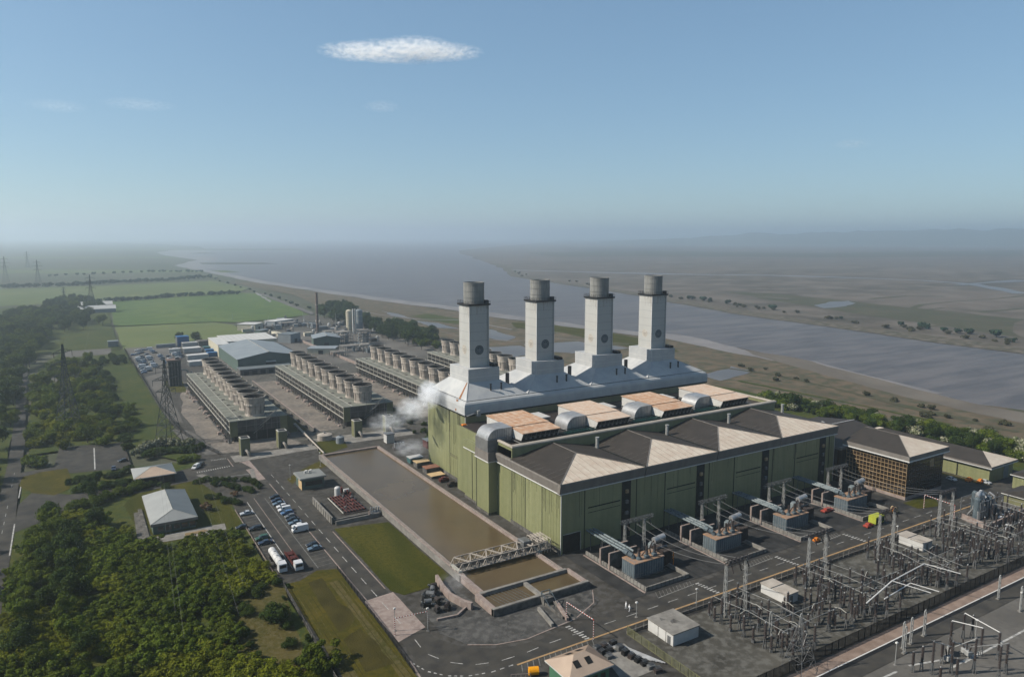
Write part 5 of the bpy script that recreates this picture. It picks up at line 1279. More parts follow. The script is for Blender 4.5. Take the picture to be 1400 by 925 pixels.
m = MB(); m.box(264.2, 301, 177.9, 216, 13.5, 14.6); m.mt(1); m.add([(264.2, 179, 14.61), (301, 179, 14.61), (301, 197, 17.3), (264.2, 197, 17.3), (264.2, 216, 14.61), (301, 216, 14.61)], [(0, 1, 2, 3), (3, 2, 5, 4)]); m.mt(2).bar((264.2, 197, 17.35), (301, 197, 17.35), .2)
m.build('roof', [G['fascia'], G['roof_brown'], G['white_trim']], t)
MB().cyl(276, 204, 15.5, 19.5, .3, .3, 8).build('roof_mast', G['steel_pale'], t)
m = MB(); m.lathe(281, 199, [(3.2, 16.5), (1.8, 18.2), (.1, 18.8)], 4); m.build('rooflight', G['white_panel'], t)
t = thing('store_building', 'long low stores with green walls and brown roof right of the glass office', 'store', (315, 144, 0))
sx0, sx1, sy0, sy1 = 315.6, 334.5, 145.6, 205
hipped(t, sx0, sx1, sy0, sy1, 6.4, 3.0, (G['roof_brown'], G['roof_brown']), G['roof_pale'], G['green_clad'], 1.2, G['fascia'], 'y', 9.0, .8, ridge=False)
m = MB(); m.box(sx0 - .06, sx0 + .06, 158, 158.5, 0, 6.4); m.box(sx0 - .06, sx0 + .06, 172, 172.5, 0, 6.4); m.build('panel_joint', G['joint'], t)
m = MB(); m.box(sx0 - 1.3, sx1 + 1.3, sy0 - 1.3, sy0 - 1.15, 6.2, 6.45); m.box(sx0 - 1.35, sx0 - 1.2, sy0 - 1.3, sy1, 6.2, 6.45); m.build('gutter', G['white_trim'], t)
m = MB(); m.box(327, 330.5, sy0 - .2, sy0 + .1, 0, 5.6); m.build('door', G['bus_white'], t)
t = thing('east_hut', 'small tan roofed hut at the right edge behind the silver pipework', 'hut', (297, 124, 0))
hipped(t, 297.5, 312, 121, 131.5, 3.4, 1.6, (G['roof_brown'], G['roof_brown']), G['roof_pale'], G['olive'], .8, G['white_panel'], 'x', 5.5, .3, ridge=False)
m = MB(); m.box(299, 303, 120.85, 121.1, .1, 2.6); m.build('door', G['dark_vent'], t)
t = thing('east_store', 'green walled store with pale roof at the right edge, beyond the tan roofed hut', 'store', (318, 128, 0))
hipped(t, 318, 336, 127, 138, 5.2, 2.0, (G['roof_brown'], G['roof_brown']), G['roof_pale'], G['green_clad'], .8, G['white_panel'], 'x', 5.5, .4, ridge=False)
m = MB(); m.box(322, 326, 126.85, 127.1, .1, 3.6); m.build('door', G['dark_vent'], t)
# ------------------------------------------------------------------ transformers in front of the hall
ordn = ['nearest the reservoir', 'second from the reservoir', 'third from the reservoir', 'nearest the glass office']
def transformer():
    t = thing('transformer', 'x', 'transformer', (0, 0, 0), 0, 'transformers along the hall front')
    m = MB(); m.box(0, 11.5, 0, 5.6, .3, 4.6); m.mt(2)
    for k in range(12): m.box(.4 + k * .95, .52 + k * .95, -.1, .02, .4, 4.5)
    for k in range(6): m.box(-.1, .02, .4 + k * .95, .52 + k * .95, .4, 4.5)
    m.mt(1).box(-.12, 11.62, -.12, 5.72, 4.6, 4.85); m.build('tank', [G['trans_blue'], G['trans_rust'], G['shed_grey']], t, local=True)
    m = MB(); m.box(-.5, 12, -.5, 6.1, 0, .3); m.build('plinth', G['concrete_dk'], t, local=True)
    for k in range(3):
        m = MB(); x = 3.4 + k * 3.0; m.lathe(x, 2.0, [(.9, 4.85), (.8, 5.4), (.4, 5.6), (.35, 6.6)], 10); m.mt(1)
        for j in range(6): m.lathe(x, 2.0, [(.3, 5.7 + j * .45), (.52, 5.8 + j * .45), (.3, 5.95 + j * .45)], 10, closed=False)
        m.lathe(x, 2.0, [(.24, 5.6), (.2, 8.4)], 8); m.build('bushing', [G['trans_blue'], G['ins_dark']], t, local=True)
    m = MB(); m.tube([(1.6, 6.5, 6.0), (1.6, 4.8, 6.0), (2.2, 3.6, 5.6), (2.4, 3.2, 4.8)], .75, 10); m.build('cable_box', G['trans_blue'], t, local=True)
    m = MB(); m.bar((11.4, 4.6, 7.9), (15.6, 4.6, 8.4), .95, 12); m.mt(1)
    for x in (12, 15): m.bar((x, 4.6, 0), (x, 4.6, 7.6), .2)
    m.build('conservator', [G['silver'], G['steel']], t, local=True)
    m = MB()
    for k in range(7): m.bevbox(12.2 + k * .55, 12.5 + k * .55, 1.0, 6.5, 1.0, 5.4, .1)
    m.mt(1).bar((12, 3.7, 5.6), (16, 3.7, 5.6), .25, 8); m.build('radiator', [G['ins_dark'], G['steel']], t, local=True)
    m = MB(); m.lathe(13.6, 7.6, [(1.3, 0), (1.3, 5.2), (.9, 5.7), (.1, 5.8)], 14); m.build('oil_vessel', G['bus_white'], t, local=True)
    m = MB(); m.tube([(9, 3.2, 5), (9, 3.6, 6.4), (10.5, 4.4, 7.4), (11.6, 4.6, 7.8)], .22, 6); m.tube([(5.5, 3.4, 4.8), (8, 4.0, 6.0), (11, 4.4, 6.2)], .15, 6); m.build('pipework', G['ins_dark'], t, local=True)
    m = MB()
    for (x0, y0, x1, y1) in ((-.6, -.8, 12.2, -.8),):
        for z in (1.0, 1.9): m.bar((x0, y0, z), (x1, y1, z), .05)
    m.build('hand_rail', G['steel'], t, local=True)
    return t
def bund():
    t = thing('bund_wall', 'x', 'wall', (0, 0, 0), 0, 'bund walls round the transformers')
    m = MB(); m.box(0, .4, 0, 28.4, 0, 1.3); m.box(.4, 16.8, 0, .4, 0, 1.3); m.box(16.4, 16.8, .4, 15, 0, 1.3); m.mt(1)
    for k in range(18): m.box(-.06, .46, .6 + k * 1.55, .78 + k * 1.55, 0, 1.38)
    for k in range(10): m.box(.8 + k * 1.6, 1.0 + k * 1.6, -.06, .46, 0, 1.38)
    m.build('wall', [G['concrete'], G['concrete_dk']], t, local=True)
    m = MB(); m.box(-1.0, -.5, -.6, 28.4, 0, .25); m.build('kerb', G['pinkcrete'], t, local=True)
    return t
def blast():
    t = thing('blast_wall', 'x', 'wall', (0, 0, 0), 0, 'firewalls beside the transformers')
    m = MB(); m.box(0, 10.5, 0, .35, 0, 5.0); m.build('panel', G['concrete_dk'], t, local=True)
    m = MB(); m.box(-.25, .12, -.15, .5, 0, 5.2); m.box(.12, 10.6, -.1, .45, 5.0, 5.25); m.build('frame', G['pinkcrete'], t, local=True)
    return t
def lattice_leg(m, x, y, h, w0, w1, n):
    for sx in (-1, 1):
        for sy in (-1, 1): m.bar((x + sx * w0, y + sy * w0, 0), (x + sx * w1, y + sy * w1, h), .085)
    for k in range(n):
        f0, f1 = k / n, (k + 1) / n; a = w0 + (w1 - w0) * f0; b = w0 + (w1 - w0) * f1
        for s in (-1, 1):
            m.bar((x - a, y + s * a, h * f0), (x + b, y + s * b, h * f1), .045); m.bar((x + s * a, y - a, h * f0), (x + s * b, y + b, h * f1), .045)
def gantry(h, span, over, group, nm_):
    t = thing(nm_, 'x', 'gantry', (0, 0, 0), 0, group)
    for x in (0, span):
        m = MB(); lattice_leg(m, x, 0, h, .42, .22, max(4, int(h / 1.8))); m.build('leg', G['steel_pale'], t, local=True)
    m = MB(); n = 12; x0, x1 = -over, span + over * 2.3
    for z in (h, h + .9):
        for y in (-.4, .4): m.bar((x0, y, z), (x1, y, z), .1)
    for k in range(n):
        xa = x0 + (x1 - x0) * k / n; xb = x0 + (x1 - x0) * (k + 1) / n
        for y in (-.4, .4): m.bar((xa, y, h if k % 2 else h + .9), (xb, y, h + .9 if k % 2 else h), .08)
        m.bar((xa, -.4, h + .9), (xb, .4, h + .9), .06)
    m.build('beam', G['ins_dark'] if h > 13 else G['steel'], t, local=True)
    for k in range(3):
        x = x0 + (x1 - x0) * (k + .5) / 3
        m = MB()
        for j in range(6): m.lathe(x, -.9 - j * .12, [(.1, h - .2 - j * .3), (.26, h - .3 - j * .3), (.1, h - .45 - j * .3)], 8, closed=False)
        m.bar((x, -.4, h), (x, -1.6, h - 2), .05); m.build('insulator', G['ins_dark'], t, local=True)
    return t
def busduct():
    t = thing('bus_duct', 'x', 'duct', (0, 0, 0), 0, 'white bus ducts from the hall to the transformers')
    for k in range(3):
        m = MB(); m.tube([(k * 1.4, 18.4, 6.0), (k * 1.4, .6, 6.0), (k * 1.4 + .3, -.9, 5.6)], .34, 10); m.mt(1)
        for j in range(5): m.bar((k * 1.4, 2 + j * 3.6, 6.0), (k * 1.4, 2.25 + j * 3.6, 6.0), .42, 10)
        m.build('tube', [G['bus_white'], G['trans_blue']], t, local=True)
    for y in (3.5, 9.5, 15.5):
        m = MB(); m.bar((-.6, y, 0), (-.6, y, 5.6), .14); m.bar((3.6, y, 0), (3.6, y, 5.6), .14); m.bar((-.6, y, 5.5), (3.6, y, 5.5), .14); m.build('support', G['steel'], t, local=True)
    return t
T = transformer(); B_ = bund(); F_ = blast(); GA = gantry(10.6, 8.0, 1.6, 'gantries over the transformers', 'gantry'); GB = gantry(14.6, 7.6, .4, 'tall gantries in the switchyard', 'gantry'); D_ = busduct()
for k in range(4):
    x = 136 + k * 33.6
    tr = T if k == 0 else dup(T); tr.location = (x, 155.3, 0); tr['label'] = 'blue grey transformer with rusty top, ' + ordn[k] if k < 2 else 'blue grey transformer with rounded white conservator, ' + ordn[k]
    o = B_ if k == 0 else dup(B_); o.location = (x - 2, 147.9, 0); o['label'] = 'low concrete bund wall round the transformer ' + ordn[k]
    o = F_ if k == 0 else dup(F_); o.location = (x - 2.0, 168.5, 0); o['label'] = 'dark firewall with pale frame, hall side, beside the transformer ' + ordn[k]
    o = dup(F_); o.location = (x - 2.0, 164.2, 0); o['label'] = 'dark firewall with pale frame, road side, beside the transformer ' + ordn[k]
    o = GA if k == 0 else dup(GA); o.location = (x + 8.2, 169.6, 0); o['label'] = 'pale lattice gantry behind the transformer ' + ordn[k]
    o = D_ if k == 0 else dup(D_); o.location = (x + 1.4, 162, 0); o['label'] = 'three white bus tubes running from the hall to the transformer ' + ordn[k]
    o = GB if k == 0 else dup(GB); o.location = (142.4 + k * 33.8, 126.6, 0); o['label'] = 'tall black beamed gantry across the road from the transformer ' + ordn[k]
# wires from gantry to gantry and from the transformer gantries over the road
def wire(a, b, sag, lab, grp, r=.06, n=10):
    a = Vector(a); b = Vector(b); m = MB(); pts = []
    for i in range(n + 1):
        f = i / n; p = a.lerp(b, f); p.z -= sag * 4 * f * (1 - f); pts.append(p)
    m.tube(pts, r, 4); o = m.build('overhead_wire', G['cable'], None, a); tag(o, lab, 'wire', grp)
for k in range(4):
    x = 136 + k * 33.6
    for j in range(3):
        wire((x + 8 + j * 4, 168.6, 10.2), (142.6 + k * 33.8 + j * 3.4, 127.6, 14.4), 2.2, 'thin overhead wire sagging across the road by the transformer ' + ordn[k], 'overhead wires at transformer %d' % (k + 1))
# ------------------------------------------------------------------ switchyard equipment
def post(h, group, lab, stand):
    t = thing('post_insulator', lab, 'insulator', (0, 0, 0), 0, group)
    m = MB(); n = int((h - stand) / .34)
    m.lathe(0, 0, [(.17, stand), (.17, h)], 8)
    for j in range(n): z = stand + .1 + j * (h - stand) / n; m.lathe(0, 0, [(.18, z), (.36, z + .09), (.18, z + .2)], 8, closed=False)
    m.build('column', G['ins_dark'], t, local=True)
    m = MB()
    if stand > 1.5:
        for s in (-1, 1): m.bar((s * .45, 0, 0), (s * .2, 0, stand), .1); m.bar((0, s * .45, 0), (0, s * .2, stand), .1)
        m.bar((-.35, 0, stand * .5), (.35, 0, stand * .5), .07)
    else: m.box(-.3, .3, -.3, .3, 0, stand)
    m.build('stand', G['steel'], t, local=True)
    m = MB(); m.lathe(0, 0, [(.2, h), (.24, h + .12), (.1, h + .35)], 8); m.build('cap', G['steel'], t, local=True)
    return t
pa = post(5.6, 'tall post insulators in the switchyard', 'tall dark ribbed post insulator on a grey trestle in the front switchyard', 2.2)
pb = post(3.6, 'short post insulators in the switchyard', 'short dark ribbed post insulator on a low grey block in the front switchyard', .7)
pc = post(7.2, 'tall post insulators in the lower yard', 'tall black post insulator on a grey trestle standing in the lower yard', 2.6)
fa = fb = fc = True
def put(proto, x, y, first):
    if first: proto.location = (x, y, 0); return
    dup(proto, (x, y, 0), R.uniform(0, 3), sc=(1.1, 1.1, R.uniform(.95, 1.35)))
na = nb = 0
for k in range(5):
    bx = 139.5 + k * 33.8
    for j in range(3):
        x = bx + j * 4.6
        for y in (127.8, 124.2, 117.4, 111.0, 106.4, 103.6):
            if bx + j * 4.6 > 292: continue
            put(pa, x + R.uniform(-.5, .5), y + R.uniform(-.5, .5), na == 0); na += 1
        for y in (129.3, 126.0, 121.0, 114.0, 108.4):
            put(pb, x + R.uniform(-1.4, 1.4), y + R.uniform(-.6, .6), nb == 0); nb += 1
    if 1 <= k <= 4:
        for q in range(18):
            put(pb, bx - 17 + q * 1.25 + R.uniform(-.4, .4), 112 + R.uniform(-5, 8), False); nb += 1
        for q in range(11):
            put(pa, bx - 16 + q * 1.9 + R.uniform(-.4, .4), 107 + R.uniform(-2, 14), False)
def tube_thing(pts, r, lab, grp, mat='white_trim', name='busbar'):
    m = MB(); m.tube(pts, r, 6); o = m.build(name, G[mat], None, pts[0]); return tag(o, lab, 'busbar', grp)
for k in range(5):
    bx = 139.5 + k * 33.8
    for j in range(3):
        x = bx + j * 4.6
        if k in (0, 1, 3): tube_thing([(x, 127.8, 6.1), (x, 124.2, 6.3), (x + 1.5, 117.4, 6.2), (x + 1.5, 106.4, 6.0)], .06, 'pale tubular busbar carried on post insulators in the front switchyard', 'pale busbars in the front switchyard', 'steel_pale')
        else: tube_thing([(x, 124.2, 6.2), (x, 117.4, 6.2), (x - 2, 111, 6.2), (x - 2, 103.6, 6.1)], .06, 'pale tubular busbar carried on post insulators in the front switchyard', 'pale busbars in the front switchyard', 'steel_pale')
for y, z in ((110.8, 6.3), (106.6, 6.3)):
    for k in range(4):
        tube_thing([(141 + k * 33.8, y, z), (162 + k * 33.8, y + .4, z)], .06, 'long pale cross busbar running along the front switchyard', 'cross busbars in the front switchyard', 'steel_pale')
tube_thing([(170, 104.5, 6.4), (181, 104.6, 9.6), (198.5, 106, 9.6)], .16, 'bright white bent busbar rising over the yard fence, nearer of two', None, 'white_trim')
tube_thing([(176, 103.4, 6.4), (188, 103.6, 7.6)], .15, 'bright white straight busbar over the yard fence, below the bent one', None, 'white_trim')
for (x, y, z, x2, y2, z2) in ((181, 104.6, 9.6, 186, 97, 8.2), (198.5, 106, 9.6, 203, 98.5, 8.6), (188, 103.6, 7.6, 191, 97.6, 7.0)):
    tube_thing([(x, y, z), (x2, y2, z2)], .12, 'white busbar arm leaning out over the brick strip and lower road', 'white busbar arms over the brick strip', 'white_trim')
# isolator frames
iso = thing('isolator', 'grey isolator frame with crossed arms in the front switchyard', 'isolator', (0, 0, 0), 0, 'isolator frames in the front switchyard')
m = MB()
for x in (-1.8, 1.8):
    m.bar((x, -.5, 0), (x, -.2, 2.6), .12); m.bar((x, .5, 0), (x, .2, 2.6), .12)
m.bar((-2.2, 0, 2.6), (2.2, 0, 2.6), .18); m.build('frame', G['steel'], iso, local=True)
for x in (-1.7, 0, 1.7):
    m = MB(); m.lathe(x, 0, [(.16, 2.7), (.3, 2.9), (.16, 3.1), (.3, 3.3), (.16, 3.5), (.3, 3.7), (.16, 3.9), (.2, 4.4)], 8); m.build('insulator', G['ins_dark'], iso, local=True)
m = MB(); m.bar((-1.7, 0, 4.45), (0, 0, 4.9), .09); m.bar((0, 0, 4.9), (1.7, 0, 4.45), .09); m.build('blade', G['frame_white'], iso, local=True)
first = True
for k in range(4):
    for (dx, y) in ((3, 120), (8, 120.5), (3, 109), (9, 109.5), (16, 117), (21, 113), (25, 108)):
        x = 139.5 + k * 33.8 + dx
        if first: iso.location = (x, y, 0); first = False
        else: dup(iso, (x, y, 0), R.choice([0, PI / 2, .4]))
# tall grey column pairs
for i, (x, y) in enumerate([(144.5, 113.5), (150.2, 109.0), (166.6, 92), (168.4, 93.4), (172, 93.6), (178.5, 94), (213, 87.6), (215, 94)]):
    t = thing('surge_arrester', ['x'][0], 'arrester', (x, y, 0), 0, 'grey column pairs'); t['label'] = 'grey looped twin column ' + ('in the open part of the front switchyard' if i < 2 else 'beside the lower road')
    t['group'] = 'grey columns in the switchyard' if i < 2 else 'grey columns beside the lower road'
    m = MB(); h = 6.4
    m.bar((x - .4, y, 0), (x - .4, y, h), .14, 6); m.bar((x + .4, y, 0), (x + .4, y, h), .14, 6); m.tube([(x - .4, y, h), (x - .28, y, h + .45), (x, y, h + .6), (x + .28, y, h + .45), (x + .4, y, h)], .14, 6); m.build('column', G['steel_pale'], t)
    m = MB()
    for z in (1.6, 3.2, 4.8): m.bar((x - .4, y, z), (x + .4, y, z), .08)
    m.build('bracing', G['steel'], t)
    m = MB(); m.box(x - .7, x + .7, y - .4, y + .4, 0, .3); m.build('base', G['concrete'], t)
# lower yard apparatus
lp = [(160.8, 86.6, 5), (163.1, 85.8, 6), (163.8, 83.8, 8), (187.8, 87.2, 6), (185.5, 88.2, 6.5), (180.2, 88.4, 6), (182.8, 78.8, 7), (181.3, 81.9, 7), (178.3, 75, 7.5), (172.5, 79, 8.5), (167.5, 81.5, 8), (170, 85, 5), (165, 79, 6), (174, 74.5, 8.5), (160, 80, 5)]
for i, (x, y, h) in enumerate(lp):
    if i == 0: pc.location = (x, y, 0); pc.scale = (1, 1, h / 7.2)
    else: dup(pc, (x, y, 0), R.uniform(0, 3), sc=(1, 1, h / 7.2))
tube_thing([(185.5, 88.2, 6.9), (182.8, 78.8, 7.1)], .11, 'white busbar of the lower yard, farther of the two parallel ones', None)
tube_thing([(180.2, 88.4, 6.3), (181.3, 81.9, 7.2)], .11, 'white busbar of the lower yard, nearer of the two parallel ones', None)
tube_thing([(163.8, 83.8, 8), (170, 82.6, 5.4), (172.5, 79, 8.6)], .09, 'bent grey connector between black posts of the lower yard, left', None, 'steel_pale')
tube_thing([(167.5, 81.5, 8), (173, 80.5, 5.6), (178.3, 75, 7.6)], .09, 'bent grey connector between black posts of the lower yard, right', None, 'steel_pale')
for i, (x, y) in enumerate([(172, 84.5), (175.5, 86), (178, 83.5)]):
    t = thing('breaker', 'squat grey circuit breaker with three arms among black posts of the lower yard', 'breaker', (x, y, 0), i * .6, 'breakers in the lower yard')
    m = MB(); m.bevbox(-1.2, 1.2, -.6, .6, .8, 1.9, .15); m.build('tank', G['steel_pale'], t, local=True)
    m = MB()
    for q in (-.8, 0, .8): m.bar((q, 0, 1.8), (q * 1.8, 0, 3.8), .17, 8)
    m.build('arm', G['ins_dark'], t, local=True)
    m = MB()
    for q in (-.9, .9): m.bar((q, 0, 0), (q, 0, .9), .15)
    m.build('stand', G['steel'], t, local=True)
def lamp(x, y, h, lab, grp=None):
    t = thing('lamp_post', lab, 'lamp post', (x, y, 0), 0, grp)
    m = MB(); m.bar((x, y, 0), (x, y, h), .12, 6, .07); m.build('pole', G['steel_pale'], t)
    m = MB(); m.bevbox(x - .3, x + .3, y - .25, y + .25, h, h + .35, .08); m.build('lamp_head', G['white_panel'], t)
    m = MB(); m.lathe(x, y, [(.5, 0), (.45, .12)], 10); m.build('base', G['concrete'], t)
for (x, y) in ((160.1, 90.3), (212.2, 87.3), (187, 86)): lamp(x, y, 5.5, 'thin pale lamp post with disc foot in the lower yard', 'lamp posts in the lower yard')
for (a, b) in ((870, 843), (952, 824), (1226, 735)): lamp(*P(a, b), 4, 'short lamp post at the switchyard kerb of the front road', 'lamp posts along the front road')
for (a, b) in ((540, 862), (585, 862), (397, 655), (438, 637)): lamp(*P(a, b), 6, 'pale lamp post beside the works road', 'lamp posts along the works road')
# kiosks
for i, (x, y) in enumerate([(161.7, 122.3), (227.8, 122.3)]):
    t = thing('kiosk', ['white kiosk with a dark gap in its roof, between the first and second switchyard gantries', 'white kiosk with low ribbed walls, between the third and fourth switchyard gantries'][i], 'kiosk', (x, y, 0))
    m = MB(); m.box(x, x + 4.8, y, y + 8.6, 0, 2.7); m.build('wall', G['white_panel'], t)
    m = MB(); m.box(x - .2, x + 5, y - .2, y + 4.6, 2.7, 2.95); m.box(x - .2, x + 5, y + 5.1, y + 8.8, 2.7, 2.95); m.build('roof', G['fan_band'], t)
    m = MB(); m.box(x + 1.5, x + 2.6, y - .08, y + .1, .1, 2.2); m.build('door', G['concrete'], t)
# lightning mast at the bottom
def mast(t, x, y, h, w0, w1, n, mat, r=.1):
    m = MB()
    for sx in (-1, 1):
        for sy in (-1, 1): m.bar((x + sx * w0, y + sy * w0, 0), (x + sx * w1, y + sy * w1, h), r)
    for k in range(n):
        f0 = 1 - (1 - k / n) ** 1.0; f1 = (k + 1) / n; a = w0 + (w1 - w0) * f0; b = w0 + (w1 - w0) * f1
        for s in (-1, 1):
            m.bar((x - a, y + s * a, h * f0), (x + b, y + s * b, h * f1), r * .65); m.bar((x + a, y + s * a, h * f0), (x - b, y + s * b, h * f1), r * .65)
            m.bar((x + s * a, y - a, h * f0), (x + s * b, y + b, h * f1), r * .65); m.bar((x + s * a, y + a, h * f0), (x + s * b, y - b, h * f1), r * .65)
            m.bar((x - b, y + s * b, h * f1), (x + b, y + s * b, h * f1), r * .65); m.bar((x + s * b, y - b, h * f1), (x + s * b, y + b, h * f1), r * .65)
    return m.build('tower', mat, t)
t = thing('lattice_mast', 'pale pyramid lattice mast standing on the dark switchyard fence line at the bottom edge', 'mast', (139.5, 100.6, 0))
mast(t, 139.5, 101.0, 12.5, 2.9, .25, 4, G['steel'], .065)
m = MB(); m.bar((139.5, 101, 12.5), (139.5, 101, 14.5), .1); m.build('spike', G['steel'], t)
# fences
def fence(lab, pts, h, mat, sp=2.6, base=None, mesh_mat=None, sl=.085):
    t = thing('fence', lab, 'fence', (*pts[0], 0)); m = MB(); pr_ = None; o0 = org(t)
    for a, b in zip(pts, pts[1:]):
        a = Vector((*a, 0)); b = Vector((*b, 0)); L_ = (b - a).length; n = max(1, int(L_ / sp)); d = (b - a).normalized(); n_ = Vector((-d.y, d.x, 0)) * .04
        for k in range(n + 1):
            p = a.lerp(b, k / n)
            if pr_ is None: pr_ = MB().bar((0, 0, 0), (0, 0, h), .09).build('post', mat, t, local=True)
            else:
                q_ = pr_.copy(); COL.objects.link(q_); q_.parent = t; q_.location = p - o0
        for z in (.25, h - .2): m.bar(a + Vector((0, 0, z)), b + Vector((0, 0, z)), .05)
        q = int(L_ / .42)
        for k in range(q):
            p = a.lerp(b, (k + .5) / q); s = d * sl
            m.add([p - s + n_, p + s + n_, p + s + n_ + Vector((0, 0, h - .1)), p - s + n_ + Vector((0, 0, h - .1))], [(0, 1, 2, 3)])
    m.build('rails', mesh_mat or mat, t)
    return t
fence('dark palisade fence along the lower side of the switchyard', [(115, 101.0), (300, 101.0)], 3.1, G['black'], sl=.165)
fence('pale palisade fence along the road side of the switchyard', [(115, 133.2), (262, 132.0)], 2.2, G['concrete'], mesh_mat=G['concrete_dk'])
fence('dull palisade fence at the end of the switchyard beside the store pad', [(114.8, 133.2), (114.8, 101.2)], 2.4, G['olive'])
fence('thin post fence between the dense thicket and the ochre field', [(46.9, 206), (45.6, 154), (45.4, 100)], 1.6, G['concrete_dk'], mesh_mat=G['concrete_dk'])
fence('dark post fence between the ochre field and the works road', [(63.6, 207), (62.8, 166), (62.0, 146)], 1.3, G['black'])
fence('thin dark fence between the green verge and the leftmost cooling bank', [(38.6, 728), (40.6, 560), (41.2, 470), (44.5, 400), (50, 366), (54, 350)], 2.0, G['black'], 5)
fence('pale post fence along the left side of the car park', [(46.5, 273), (46.3, 207)], .9, G['pinkcrete'], 3)
# concrete kerb wall at the road side of the switchyard
t = thing('kerb_wall', 'low pale wall at the foot of the road side switchyard fence', 'wall', (115, 133.5, 0)); m = MB(); m.prism([(115, 133.4), (262, 132.2), (262, 132.5), (115, 133.7)], 0, .7); m.build('wall', G['concrete'], t)
t = thing('retaining_wall', 'pale concrete retaining wall at the far end of the switchyard', 'wall', (268, 122, 0)); m = MB(); m.prism([(266.6, 131), (267.2, 131), (264.4, 121), (263.8, 121)], 0, 2.0); m.prism([(263.8, 121), (264, 120.4), (292, 121.4), (292, 122)], 0, 2.0); m.build('wall', G['pinkcrete'], t)
# silver pipe cluster at the east
t = thing('gas_skid', 'tall cluster of silver blue pipes and vessels right of the fourth switchyard gantry', 'gas skid', (272, 127, 0))
for i, (x, y, r, h) in enumerate([(271, 128, 1.2, 8), (274.5, 129, 1.5, 9), (278, 127.5, 1.1, 7), (281, 130, 1.6, 6.5), (276, 131.5, 1.0, 8.4)]):
    m = MB(); m.lathe(x, y, [(r, .5), (r, h - .6), (r * .6, h), (.1, h + .1)], 12); m.build('vessel', G['silver'] if i % 2 else G['trans_blue'], t)
m = MB()
for k in range(9): 
    x = 270 + k * 1.5; m.tube([(x, 127, .3), (x, 127, 3 + (k * 37 % 5)), (x + 1.6, 129.5, 3.4 + (k * 37 % 5)), (x + 1.6, 131.5, .3)], .3, 6)
m.tube([(271, 128, 8.2), (274.5, 129, 9.4), (281, 130, 6.8)], .5, 8); m.build('pipe', G['silver'], t)
m = MB(); 
for x in (269, 276, 284):
    for y in (126, 132.5): m.bar((x, y, 0), (x, y, 7), .16)
for z in (3.5, 7): m.bar((269, 126, z), (284, 126, z), .14); m.bar((269, 132.5, z), (284, 132.5, z), .14)
m.build('frame', G['steel'], t)
# striped height barriers
def barrier(a, b, h, lab):
    t = thing('height_barrier', lab, 'barrier', (*a, 0)); a = Vector((*a, 0)); b = Vector((*b, 0))
    for p in (a, b):
        m = MB(); n = 16
        for k in range(n): m.mt(k % 2).bar(p + Vector((0, 0, h * k / n)), p + Vector((0, 0, h * (k + 1) / n)), .12, 6)
        m.build('post', [G['white_trim'], G['red']], t)
    m = MB(); n = 24
    for k in range(n): m.mt(k % 2).bar((a.lerp(b, k / n)) + Vector((0, 0, h)), (a.lerp(b, (k + 1) / n)) + Vector((0, 0, h)), .11, 6)
    m.build('beam', [G['white_trim'], G['red']], t)
barrier((105.6, 146.8), (106.2, 136.0), 5.2, 'red and white striped height barrier over the road by the reservoir outfall')
barrier((265.4, 143.6), (264.0, 132.0), 5.2, 'red and white striped height barrier over the road beside the glass office')
m_ = P(540, 868); n_ = P(585, 858); barrier(m_, n_, 4.6, 'pale striped height barrier over the works road at the pink crossing')
